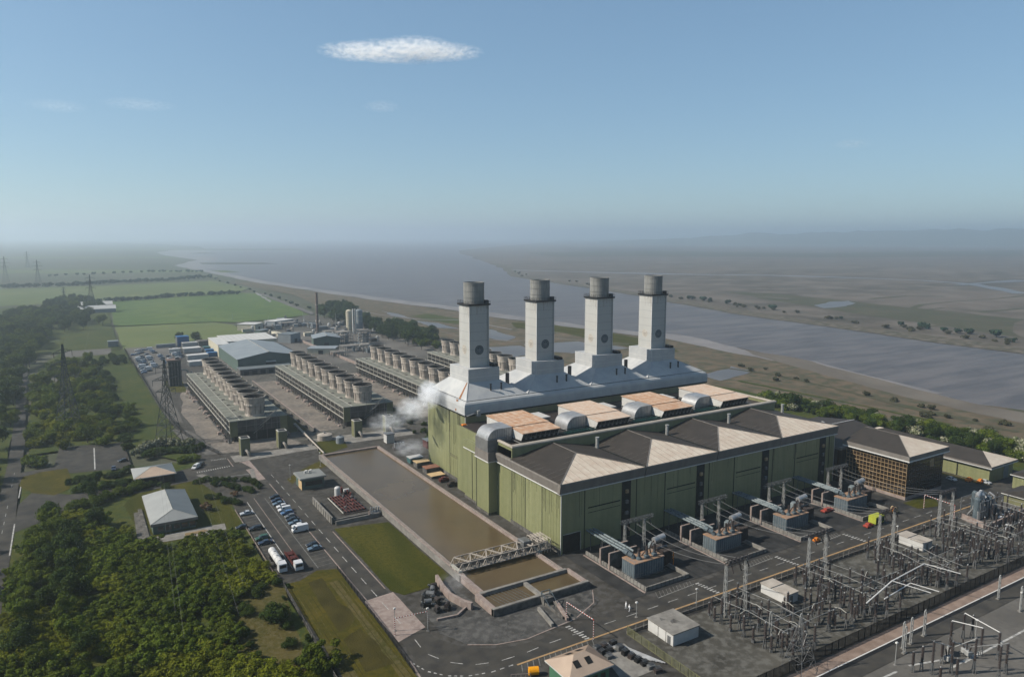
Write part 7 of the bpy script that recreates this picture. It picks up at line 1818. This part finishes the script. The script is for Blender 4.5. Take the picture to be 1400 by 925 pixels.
wom = tree_kind('woodland_tree', 'woodland tree', 'leaf_mid', 4, 4.4, 4.0, 5.2, 16, 2400, .33, 3.0, .24, 34)
blo = tree_kind('hawthorn', 'shrub', 'leaf_blossom', 3, 2.8, 2.2, 1.8, 9, 750, .4, 0, .08, 6)
scr = tree_kind('scrub_bush', 'bush', 'leaf_scrub', 3, 3.0, 1.7, 1.1, 8, 350, .5, 0, .07, 7)
clear = px((334, 790), (396, 800), (418, 858), (436, 905), (420, 925), (322, 912), (314, 850))
lane = px((100, 765), (118, 765), (160, 925), (122, 930))
gap1 = px((215, 802), (250, 790), (264, 806), (228, 818)); gap2 = px((180, 862), (215, 850), (222, 868), (190, 878)); gap3 = px((262, 856), (285, 850), (290, 866), (268, 872)); blk = px((24, 790), (58, 722), (98, 720), (102, 775), (120, 905), (60, 925), (18, 905))
thick = px((-14, 935), (18, 800), (62, 712), (120, 705), (150, 728), (186, 746), (212, 756), (262, 744), (326, 732), (348, 764), (388, 815), (385, 845), (436, 900), (446, 935))
for i, (x, y) in enumerate(scatter(thick, 4.1, 262, (clear, lane, gap1, gap2, gap3))):
    n_ = noise.noise(Vector((x * .03, y * .03, 4)))
    s = R.choice([R.uniform(.6, .9), R.uniform(.85, 1.2), R.uniform(1.1, 1.5)]) * (1.1 if n_ < -.1 else 1.0)
    if n_ + R.uniform(-.15, .15) > -.06: plant(shr_o, x, y, s, sz=s * .85, label='yellowish green shrub in the dense thicket at the lower left', group='yellowish shrubs of the lower left thicket')
    else: plant(shr_m, x, y, s, sz=s * .9, label='darker green shrub in the dense thicket at the lower left', group='darker shrubs of the lower left thicket')
for x, y in scatter(blk, 6.8, 26): plant(tre_m if R.random() < .6 else tre_d, x, y, R.uniform(.62, 1.0), 'small tree standing above the left edge of the lower left thicket', 'small trees in the lower left thicket')
for (a, b, s, k, lab) in [(70, 722, 1.0, tre_d, 'round dark tree at the mouth of the works entrance road'), (384, 848, 1.5, shr_d, 'lone round tree casting a shadow on the ochre field'), (132, 722, .8, tre_d, 'round dark tree above the thicket, left of the yellow grass strip'), (125, 684, .85, tre_d, 'round dark tree in the bushes below the entrance road'), (133, 662, .6, tre_d, 'narrow dark tree in the hedge of the roadside car park'), (375, 925, .9, shr_o, 'bright yellow green bush at the bottom edge beside the clearing'), (318, 870, 1, shr_m, 'dark bush in the middle of the dry clearing'), (350, 815, .7, shr_d, 'small dark bush at the top of the dry clearing')]:
    x, y = P(a, b); plant(k, x, y, s, lab)
for x, y in scatter(clear, 3.4, 22): plant(shr_d, x, y, R.uniform(.3, .6), 'small bush dotted about the dry clearing in the thicket', 'small bushes in the dry clearing')
def row_of(kinds, pts, n, s0, s1, lab, grp, jit=1.0):
    for i in range(n):
        f = (i + .5) / n * (len(pts) - 1); k = min(len(pts) - 2, int(f)); g_ = f - k
        a = pts[k][0] + (pts[k + 1][0] - pts[k][0]) * g_; b = pts[k][1] + (pts[k + 1][1] - pts[k][1]) * g_
        x, y = P(a, b); plant(kinds, x + R.uniform(-jit, jit), y + R.uniform(-jit, jit), R.uniform(s0, s1), lab, grp)
row_of(shr_d, [(94, 662), (112, 658), (126, 657)], 6, .6, .85, 'dark clipped bush in the hedge below the roadside car park', 'hedge bushes below the roadside car park', .6)
row_of(shr_d, [(140, 655), (160, 652), (178, 645)], 6, .6, .9, 'dark bush in the hedge left of the gatehouse', 'hedge bushes left of the gatehouse', .8)
row_of(thm, [(98, 674), (120, 668), (140, 670)], 5, .6, .85, 'mid green bush along the lawn of the entrance road', 'bushes along the entrance lawn', .8)
row_of(thm, [(92, 700), (120, 692), (150, 682), (180, 672), (192, 668)], 15, .7, 1.0, 'mid green bush in the long hedge above the yellow grass strip', 'bushes in the long hedge', 1.2)
row_of(shr_d, [(140, 668), (165, 664), (182, 662)], 6, .65, .9, 'dark bush in the bed in front of the gatehouse', 'bushes in front of the gatehouse', 1)
row_of(shr_d, [(192, 668), (212, 662), (232, 668)], 5, .5, .7, 'low dark bush between the gatehouse and the pale hipped office', 'bushes between gatehouse and office', .6)
row_of(blo, [(184, 624), (196, 618), (212, 612), (232, 607), (252, 611), (268, 607)], 14, .8, 1.15, 'hawthorn with creamy blossom in the hedge behind the gatehouse', 'blossoming hedge behind the gatehouse', 1)
row_of(shr_d, [(196, 627), (215, 621), (240, 618), (262, 618), (276, 612)], 11, .7, .95, 'dark bush under the blossoming hedge behind the gatehouse', 'dark hedge behind the gatehouse', .8)
row_of(thm, [(244, 634), (258, 630), (274, 628)], 5, .6, .85, 'mid green bush beside the white van at the entrance', 'bushes beside the entrance van', .5)
row_of(shr_d, [(262, 662), (285, 657), (310, 657), (335, 658), (350, 662), (356, 668)], 13, .45, .65, 'low dark bush along the lawn edge at the works junction', 'bushes on the junction lawn', .5)
row_of(shr_d, [(290, 663), (312, 664), (330, 670), (345, 674)], 7, .5, .7, 'dark bush in the planting bed above the car park', 'bushes above the car park', .6)
row_of(shr_d, [(276, 683), (292, 681), (304, 685), (316, 688), (332, 689)], 7, .5, .75, 'dark rounded bush between the pale hipped office and the car park', 'bushes beside the pale hipped office', .7)
for (a, b, s, k, lab) in [(321, 678, .6, 0, 'russet brown bush on the lawn above the car park'), (284, 697, .75, 1, 'russet tinged bush on the lawn right of the pale hipped office')]:
    x, y = P(a, b); kk = tree_kind('bush', 'bush', 'leaf_rust', 1, 3.2, 2.2, 1.5, 9, 700, .4, 0, .07, 60 + k); plant(kk, x, y, s, lab)
row_of(thm, [(34, 637), (44, 634), (52, 638), (58, 636)], 6, .9, 1.2, 'rounded bush left of the empty roadside car park', 'bushes left of the roadside car park', 1)
# copse round the near pylon
cop = px((34, 604), (40, 548), (58, 514), (85, 494), (122, 496), (140, 532), (160, 580), (168, 606), (150, 612), (100, 614), (44, 616))
for x, y in scatter(cop, 4.7, 150):
    if R.random() < .55: plant(thn, x, y, R.uniform(.9, 1.35), 'yellowish thorn bush in the copse round the left pylon', 'yellowish thorn bushes round the left pylon')
    elif R.random() < .6: plant(thm, x, y, R.uniform(1, 1.4), 'green thorn bush in the copse round the left pylon', 'green thorn bushes round the left pylon')
    else: plant(tre_m, x, y, R.uniform(.8, 1.15), 'small tree in the copse round the left pylon', 'small trees round the left pylon')
for x, y in scatter(px((96, 540), (140, 500), (152, 520), (176, 600), (182, 622), (170, 622), (150, 580)), 7, 34):
    plant(shr_d, x, y, R.uniform(.9, 1.3), 'dark shrub on the verge right of the left pylon', 'dark shrubs right of the left pylon')
for x, y in scatter(px((120, 492), (165, 487), (170, 497), (130, 503)), 7, 14): plant(shr_d, x, y, R.uniform(1, 1.3), 'dark shrub beside the far track above the left pylon copse', 'dark shrubs by the far track')
for x, y in scatter(px((150, 560), (180, 556), (188, 588), (172, 592)), 7, 8): plant(thm, x, y, R.uniform(.8, 1.2), 'green thorn bush on the open verge between the two near pylons', 'green thorn bushes on the open verge')
# woods on the far left of the road, and the copse beyond
for x, y in scatter(px((-14, 600), (-10, 445), (30, 428), (60, 432), (68, 462), (46, 490), (26, 535), (15, 585), (6, 600)), 6.8, 150):
    plant(wod if R.random() < .45 else wom, x, y, R.uniform(1.0, 1.5), 'broadleaf tree in the wood left of the public road', 'trees in the wood left of the public road')
for x, y in scatter([(-62, 420), (-62, 200), (-33, 200), (-33, 420)], 8, 40):
    plant(wod, x, y, R.uniform(.9, 1.25), 'dark tree along the left edge beside the public road', 'trees along the left edge')
for x, y in scatter(px((50, 448), (52, 428), (80, 416), (120, 414), (156, 426), (158, 436), (140, 446), (100, 456)), 9.5, 110):
    if 22 < x < 60 and 960 < y < 1120: continue
    plant(tre_d if R.random() < .7 else tre_m, x, y, R.uniform(1.1, 1.6), 'tree in the copse around the white barns', 'trees round the white barns')
for (a, b, s, lab) in [(246, 469, 1.1, 'dark bushy tree at the back of the far car park, left of two'), (268.5, 470, 1.2, 'dark upright tree at the back of the far car park, right of two')]:
    x, y = P(a, b); plant(tre_d, x, y, s, lab)
# hedges between the far fields
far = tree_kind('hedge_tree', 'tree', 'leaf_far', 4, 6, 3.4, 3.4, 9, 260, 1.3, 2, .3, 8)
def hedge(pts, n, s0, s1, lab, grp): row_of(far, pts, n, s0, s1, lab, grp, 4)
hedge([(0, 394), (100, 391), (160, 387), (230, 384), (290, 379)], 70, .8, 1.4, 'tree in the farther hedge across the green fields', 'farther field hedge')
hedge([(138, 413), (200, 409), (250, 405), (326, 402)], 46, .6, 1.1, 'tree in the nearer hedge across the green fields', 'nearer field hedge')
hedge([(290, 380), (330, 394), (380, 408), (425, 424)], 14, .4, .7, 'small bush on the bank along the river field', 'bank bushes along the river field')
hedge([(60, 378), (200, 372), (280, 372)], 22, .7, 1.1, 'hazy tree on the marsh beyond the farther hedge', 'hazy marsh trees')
# trees right of the silos
for x, y in scatter(px((436, 432), (452, 422), (476, 420), (492, 440), (520, 446), (545, 447), (596, 462), (600, 474), (566, 477), (530, 466), (500, 452), (470, 446), (445, 440)), 9.5, 80):
    plant(tre_d, x, y, R.uniform(1.0, 1.55), 'dark tree in the belt right of the silos', 'tree belt right of the silos')
for x, y in scatter(px((560, 466), (598, 470), (598, 480), (572, 478)), 8, 9): plant(tre_m, x, y, R.uniform(.9, 1.2), 'lighter green tree at the right end of the silo tree belt', 'lighter trees at the belt end')
# shore bushes behind the halls
for x, y in scatter(px((1030, 552), (1085, 562), (1150, 575), (1260, 598), (1340, 620), (1410, 640), (1410, 612), (1330, 596), (1230, 578), (1130, 558), (1060, 542)), 5.6, 150):
    r_ = R.random()
    if r_ < .5: plant(thm, x, y, R.uniform(1.0, 1.5), 'green bush in the shore belt behind the offices', 'green bushes of the shore belt', z=-.1)
    elif r_ < .85: plant(shr_d, x, y, R.uniform(.9, 1.5), 'dark bush in the shore belt behind the offices', 'dark bushes of the shore belt', z=-.1)
    else: plant(blo, x, y, R.uniform(1.0, 1.4), 'pale blossoming bush in the shore belt behind the offices', 'blossoming bushes of the shore belt', z=-.1)
x, y = P(1084, 560); plant(tre_d, x, y, 1.15, 'dark round tree rising above the shore belt behind the hall')
for (a, b) in ((1275, 602), (1300, 606), (1330, 616), (1358, 622), (1240, 592)):
    x, y = P(a, b); plant(tre_d, x, y, R.uniform(.8, 1.0), 'dark tree among the shore belt bushes at the right', 'taller shore belt trees')
for x, y in scatter(px((560, 590), (585, 578), (600, 590), (598, 604), (575, 600)), 4, 8): plant(shr_d, x, y, R.uniform(.5, .8), 'dark bush under the steam beside the boiler house', 'bushes under the steam')
for x, y in scatter(px((530, 558), (560, 556), (572, 575), (545, 585)), 5, 9): plant(shr_d, x, y, R.uniform(.6, .9), 'dark bush between the second bank end and the steam', 'bushes by the second bank end')
# far bank bushes
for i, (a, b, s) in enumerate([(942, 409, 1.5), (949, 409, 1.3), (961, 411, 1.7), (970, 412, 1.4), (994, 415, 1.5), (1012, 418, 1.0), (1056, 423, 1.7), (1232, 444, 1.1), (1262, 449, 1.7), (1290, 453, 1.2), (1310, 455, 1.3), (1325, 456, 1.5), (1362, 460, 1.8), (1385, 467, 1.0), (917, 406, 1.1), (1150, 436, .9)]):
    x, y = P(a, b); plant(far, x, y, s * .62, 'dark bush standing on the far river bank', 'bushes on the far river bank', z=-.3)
for i in range(46):
    f = R.random(); a = 690 + f * 700; b = 373 + 31 * (f ** 1.0) * .9 + f * f * 62 + R.uniform(-2, 2)
    a_ = a; ln = [(690, 374), (800, 391), (915, 407), (1050, 426), (1200, 447), (1400, 474)]
    for q in range(len(ln) - 1):
        if ln[q][0] <= a <= ln[q + 1][0]: b = ln[q][1] + (ln[q + 1][1] - ln[q][1]) * (a - ln[q][0]) / (ln[q + 1][0] - ln[q][0]) - R.uniform(0, 5)
    x, y = P(a, b); plant(scr, x, y, R.uniform(.8, 1.5), 'low brown scrub bush on the far river bank', 'brown scrub on the far river bank', z=-.3)
for i in range(18):
    f = R.random(); x, y = P(1010 + f * 380, 503 + f * 88 + R.uniform(-10, 8)); plant(scr, x, y, R.uniform(.5, 1.1), 'low brown scrub bush on the near mud shore', 'brown scrub on the near shore', z=-.3)
# ------------------------------------------------------------------ pylons
def pylon(x, y, h, w0, lab, grp=None, r=.16, rz=0.0, arms=((.62, 5.2), (.76, 6.6), (.90, 4.6))):
    t = thing('pylon', lab, 'pylon', (x, y, 0), 0, grp)
    cr, sr = math.cos(rz), math.sin(rz)
    prof = [(0, w0), (.55, w0 * .34), (.62, w0 * .26), (1.0, w0 * .05)]
    def wd(f):
        for (a, b), (c, d) in zip(prof, prof[1:]):
            if f <= c: return b + (d - b) * (f - a) / (c - a)
        return prof[-1][1]
    def pt(a, b, z): return (x + a * cr - b * sr, y + a * sr + b * cr, z)
    m = MB(); n = 11
    fr = [1 - (1 - k / n) ** 1.25 for k in range(n + 1)]
    for k in range(n):
        a, b = wd(fr[k]), wd(fr[k + 1]); z0, z1 = h * fr[k], h * fr[k + 1]
        for sx, sy in ((-1, -1), (1, -1), (1, 1), (-1, 1)):
            m.bar(pt(sx * a, sy * a, z0), pt(sx * b, sy * b, z1), r)
        for (p, q) in (((-1, -1), (1, -1)), ((1, -1), (1, 1)), ((1, 1), (-1, 1)), ((-1, 1), (-1, -1))):
            m.bar(pt(p[0] * a, p[1] * a, z0), pt(q[0] * b, q[1] * b, z1), r * .6); m.bar(pt(q[0] * a, q[1] * a, z0), pt(p[0] * b, p[1] * b, z1), r * .6)
            m.bar(pt(p[0] * b, p[1] * b, z1), pt(q[0] * b, q[1] * b, z1), r * .5)
    m.build('tower', G['lattice'], t)
    for f, L_ in arms:
        m = MB(); z = h * f; b = wd(f)
        for s in (-1, 1):
            for sy in (-1, 1):
                m.bar(pt(s * b, sy * b, z), pt(s * L_, 0, z + .6), r * .7); m.bar(pt(s * b, sy * b, z + 1.9), pt(s * L_, 0, z + .7), r * .6)
            for q in range(1, 4): m.bar(pt(s * (b + (L_ - b) * q / 4), 0, z + .3), pt(s * (b + (L_ - b) * (q - .5) / 4), 0, z + 1.8 * (1 - q / 4) + .5), r * .5)
            m.bar(pt(s * L_, 0, z + .6), pt(s * L_, 0, z - 2.2), r * .6, 6)
        m.build('cross_arm', G['lattice'], t)
    return t
pylon(-4.8, 441, 44.5, 4.6, 'tall lattice pylon rising from the copse at the left, nearer the public road', rz=.5, r=.21)
pylon(36.8, 384, 41, 4.6, 'tall lattice pylon standing beside the leftmost cooling bank fence', rz=.5, r=.18)
fp = [((126, 424), 48, 'hazy lattice pylon behind the white barns'), ((53, 392), 53, 'faint lattice pylon beyond the farther hedge, right of two'), ((8.5, 388), 57, 'faint lattice pylon beyond the farther hedge at the left edge'), ((88, 412), 22, 'small hazy pylon left of the white barns'), ((38, 366), 52, 'very faint pylon in the haze at the upper left')]
for (a, b), h, lab in fp:
    x, y = P(a, b); pylon(x, y, h, h * .1, lab, r=.2, rz=.4, arms=((.62, h * .13), (.76, h * .17), (.9, h * .12)))
def line3(a, b, lab, grp, sag, r=.045):
    for dx, dz in ((-5.5, 0), (5.5, 0), (-6.8, 6), (6.8, 6)):
        wire((a[0] + dx, a[1] + dx * .4, a[2] + dz), (b[0] + dx, b[1] + dx * .4, b[2] + dz), sag, lab, grp, r, 14)
bx_, by_ = P(126, 424)
line3((-4.8, 441, 26), (bx_, by_, 30), 'thin power line running from the left pylon to the barns pylon', 'power lines from the left pylon', 9, .03)
line3((36.8, 384, 24), (20, 150, 22), 'thin power line passing low over the lower left thicket', 'power lines over the thicket', 4, .018)
# ------------------------------------------------------------------ steam and cloud: soft volumes with their own size and place
def vapour(name, lab, c, r, dens, col=(.95, .96, .98), nscale=2.2, soft=1.0, lo=.35, rz=0.0, kind='stuff', aniso=.2):
    me = bpy.data.meshes.new(name)
    import bmesh
    bm = bmesh.new(); bmesh.ops.create_icosphere(bm, subdivisions=3, radius=1.0); bm.to_mesh(me); bm.free()
    o = bpy.data.objects.new(name, me); COL.objects.link(o); o.location = c; o.scale = r; o.rotation_euler = (0, 0, rz)
    m = bpy.data.materials.new(name); m.use_nodes = True; nt = m.node_tree; N = nt.nodes; L = nt.links; N.remove(N['Principled BSDF'])
    v = N.new('ShaderNodeVolumePrincipled'); v.inputs['Color'].default_value = (*col, 1); v.inputs['Anisotropy'].default_value = aniso
    tc = N.new('ShaderNodeTexCoord')
    ln = N.new('ShaderNodeVectorMath'); ln.operation = 'LENGTH'; L.new(tc.outputs['Object'], ln.inputs[0])
    nz = N.new('ShaderNodeTexNoise'); nz.inputs['Scale'].default_value = nscale; nz.inputs['Detail'].default_value = 5; nz.inputs['Roughness'].default_value = .6
    mp = N.new('ShaderNodeMapping'); mp.inputs['Scale'].default_value = (max(1, r[0] / r[2] * .45), max(1, r[1] / r[2] * .45), 1); mp.inputs['Location'].default_value = (c[0] * .013, c[1] * .017, 0)
    L.new(tc.outputs['Object'], mp.inputs[0]); L.new(mp.outputs[0], nz.inputs['Vector'])
    fo = N.new('ShaderNodeMapRange'); fo.inputs['From Min'].default_value = 1.0; fo.inputs['From Max'].default_value = .1; fo.inputs['To Min'].default_value = 0; fo.inputs['To Max'].default_value = soft
    L.new(ln.outputs['Value'], fo.inputs['Value'])
    nr = N.new('ShaderNodeMapRange'); nr.inputs['From Min'].default_value = lo; nr.inputs['From Max'].default_value = .75; L.new(nz.outputs['Fac'], nr.inputs['Value'])
    a = N.new('ShaderNodeMath'); a.operation = 'MULTIPLY'; L.new(fo.outputs[0], a.inputs[0]); L.new(nr.outputs[0], a.inputs[1])
    b = N.new('ShaderNodeMath'); b.operation = 'MULTIPLY'; b.inputs[1].default_value = dens; L.new(a.outputs[0], b.inputs[0])
    L.new(b.outputs[0], v.inputs['Density']); L.new(v.outputs[0], N['Material Output'].inputs['Volume'])
    me.materials.append(m)
    tag(o, lab, None, None, kind)
    return o
vapour('steam', 'white steam jet leaving the pipe on the first roof hood', (126.5, 276, 34), (5, 7.5, 6.5), 1.1, lo=.36, nscale=3.2)
vapour('steam', 'white steam curling down past the boiler house corner', (122, 283, 27), (8, 8.5, 5.5), .5, lo=.38, nscale=3.0)
vapour('steam', 'thin white steam drifting toward the second cooling bank', (114, 292, 20), (10, 10, 5), .24, lo=.43, nscale=3.0)
vapour('steam', 'faint low steam beside the boiler house foot', (126, 296, 6), (9, 8, 4), .22, lo=.38)
def sky_pt(a, b, D):
    d = _fw * F0 + _rt * (a - CX0) - _up * (b - CY0); d.normalize(); d = d * (D / math.hypot(d.x, d.y)); return (d.x, d.y, d.z + CAMH)
for (a, b, w_, h_, D, dn, lab) in [(545, 71, 84, 14, 5200, .075, 'small white wisp of cloud high over the river'), (488, 71, 52, 10, 5180, .06, 'thin left tail of the white wisp of cloud'), (604, 71, 56, 10, 5240, .06, 'thin right tail of the white wisp of cloud'), (570, 62, 50, 9, 5220, .05, 'upper puff of the white wisp of cloud'),
                           (190, 143, 44, 6, 6000, .007, 'faint streak of cloud at the upper left'), (78, 145, 34, 6, 6000, .006, 'very faint streak of cloud near the left edge'), (522, 146, 26, 6, 6000, .008, 'faint streak of cloud below the white wisp'), (1165, 197, 26, 6, 6000, .007, 'faint streak of cloud at the right')]:
    c = sky_pt(a, b, D); s = D / F0 * 1.02
    ang = -YAW - math.atan((a - CX0) / F0)
    vapour('cloud', lab, c, (w_ * s, 40 * s, h_ * s), dn * .62, (1, 1, 1), 2.9, 1.0, .47, ang, 'stuff', .3)
vapour('steam', 'faint steam drifting from the reservoir wall beside the pump pit', (88, 176, 3), (6, 5, 3), .12, lo=.38)
# ------------------------------------------------------------------ sky, sun, haze, camera
SUN_EL = math.radians(40)
SX, SY = -.915, .405          # horizontal direction towards the sun
sun = bpy.data.lights.new('sun', 'SUN'); sun.energy = 5.0; sun.angle = math.radians(.5); sun.color = (1, .93, .82)
so = bpy.data.objects.new('sun', sun); COL.objects.link(so)
sd = Vector((SX * math.cos(SUN_EL), SY * math.cos(SUN_EL), math.sin(SUN_EL)))
so.rotation_euler = sd.to_track_quat('Z', 'Y').to_euler(); so.location = (0, 0, 300)
w = bpy.data.worlds.new('World'); S.world = w; w.use_nodes = True
nt = w.node_tree
sk = nt.nodes.new('ShaderNodeTexSky'); sk.sky_type = 'NISHITA'; sk.sun_disc = False
sk.sun_elevation = SUN_EL; sk.sun_rotation = math.atan2(SX, SY)
sk.altitude = 100; sk.air_density = 1.0; sk.dust_density = 0.05; sk.ozone_density = 3.0
bg = nt.nodes['Background']; bg.inputs['Strength'].default_value = .12
tint = nt.nodes.new('ShaderNodeMix'); tint.data_type = 'RGBA'; tint.blend_type = 'MULTIPLY'; tint.inputs['Factor'].default_value = 1
tint.inputs['B'].default_value = (.785, 1.0, 1.135, 1)
gm = nt.nodes.new('ShaderNodeGamma'); gm.inputs['Gamma'].default_value = .6   # evens the sky out towards the hazy horizon
nt.links.new(sk.outputs[0], gm.inputs['Color']); nt.links.new(gm.outputs[0], tint.inputs['A']); nt.links.new(tint.outputs['Result'], bg.inputs['Color'])
# haze: one even box of air
hm = bpy.data.materials.new('haze'); hm.use_nodes = True
hn = hm.node_tree; hn.nodes.remove(hn.nodes['Principled BSDF'])
pv = hn.nodes.new('ShaderNodeVolumePrincipled')
pv.inputs['Color'].default_value = (.83, .93, 1.0, 1); pv.inputs['Density'].default_value = HAZE_D; pv.inputs['Anisotropy'].default_value = .65
hn.links.new(pv.outputs[0], hn.nodes['Material Output'].inputs['Volume'])
hz = MB().box(-30000, 46000, -1800, 47000, -1.9, HAZE_TOP).build('haze', hm)
tag(hz, 'thin bluish haze lying over the estuary and the plain', None, None, 'stuff')
cam = bpy.data.cameras.new('camera'); cam.sensor_width = 36; cam.lens = 36 * F0 / 1400
cam.clip_start = 1; cam.clip_end = 120000
co = bpy.data.objects.new('camera', cam); COL.objects.link(co)
co.location = (0, 0, CAMH); co.rotation_euler = (PI / 2 - PITCH, 0, -YAW)
S.camera = co
S.view_settings.view_transform = 'Standard'; S.view_settings.look = 'None'; S.view_settings.gamma = 1
S.view_settings.exposure = .68
S.view_settings.use_curve_mapping = False
S.render.engine = 'CYCLES'
S.cycles.use_denoising = True
S.cycles.max_bounces = 6; S.cycles.diffuse_bounces = 2; S.cycles.glossy_bounces = 2; S.cycles.transmission_bounces = 2
S.cycles.volume_bounces = 3; S.cycles.transparent_max_bounces = 4
S.cycles.volume_step_rate = 2.0; S.cycles.volume_max_steps = 64
S.cycles.sample_clamp_indirect = 4
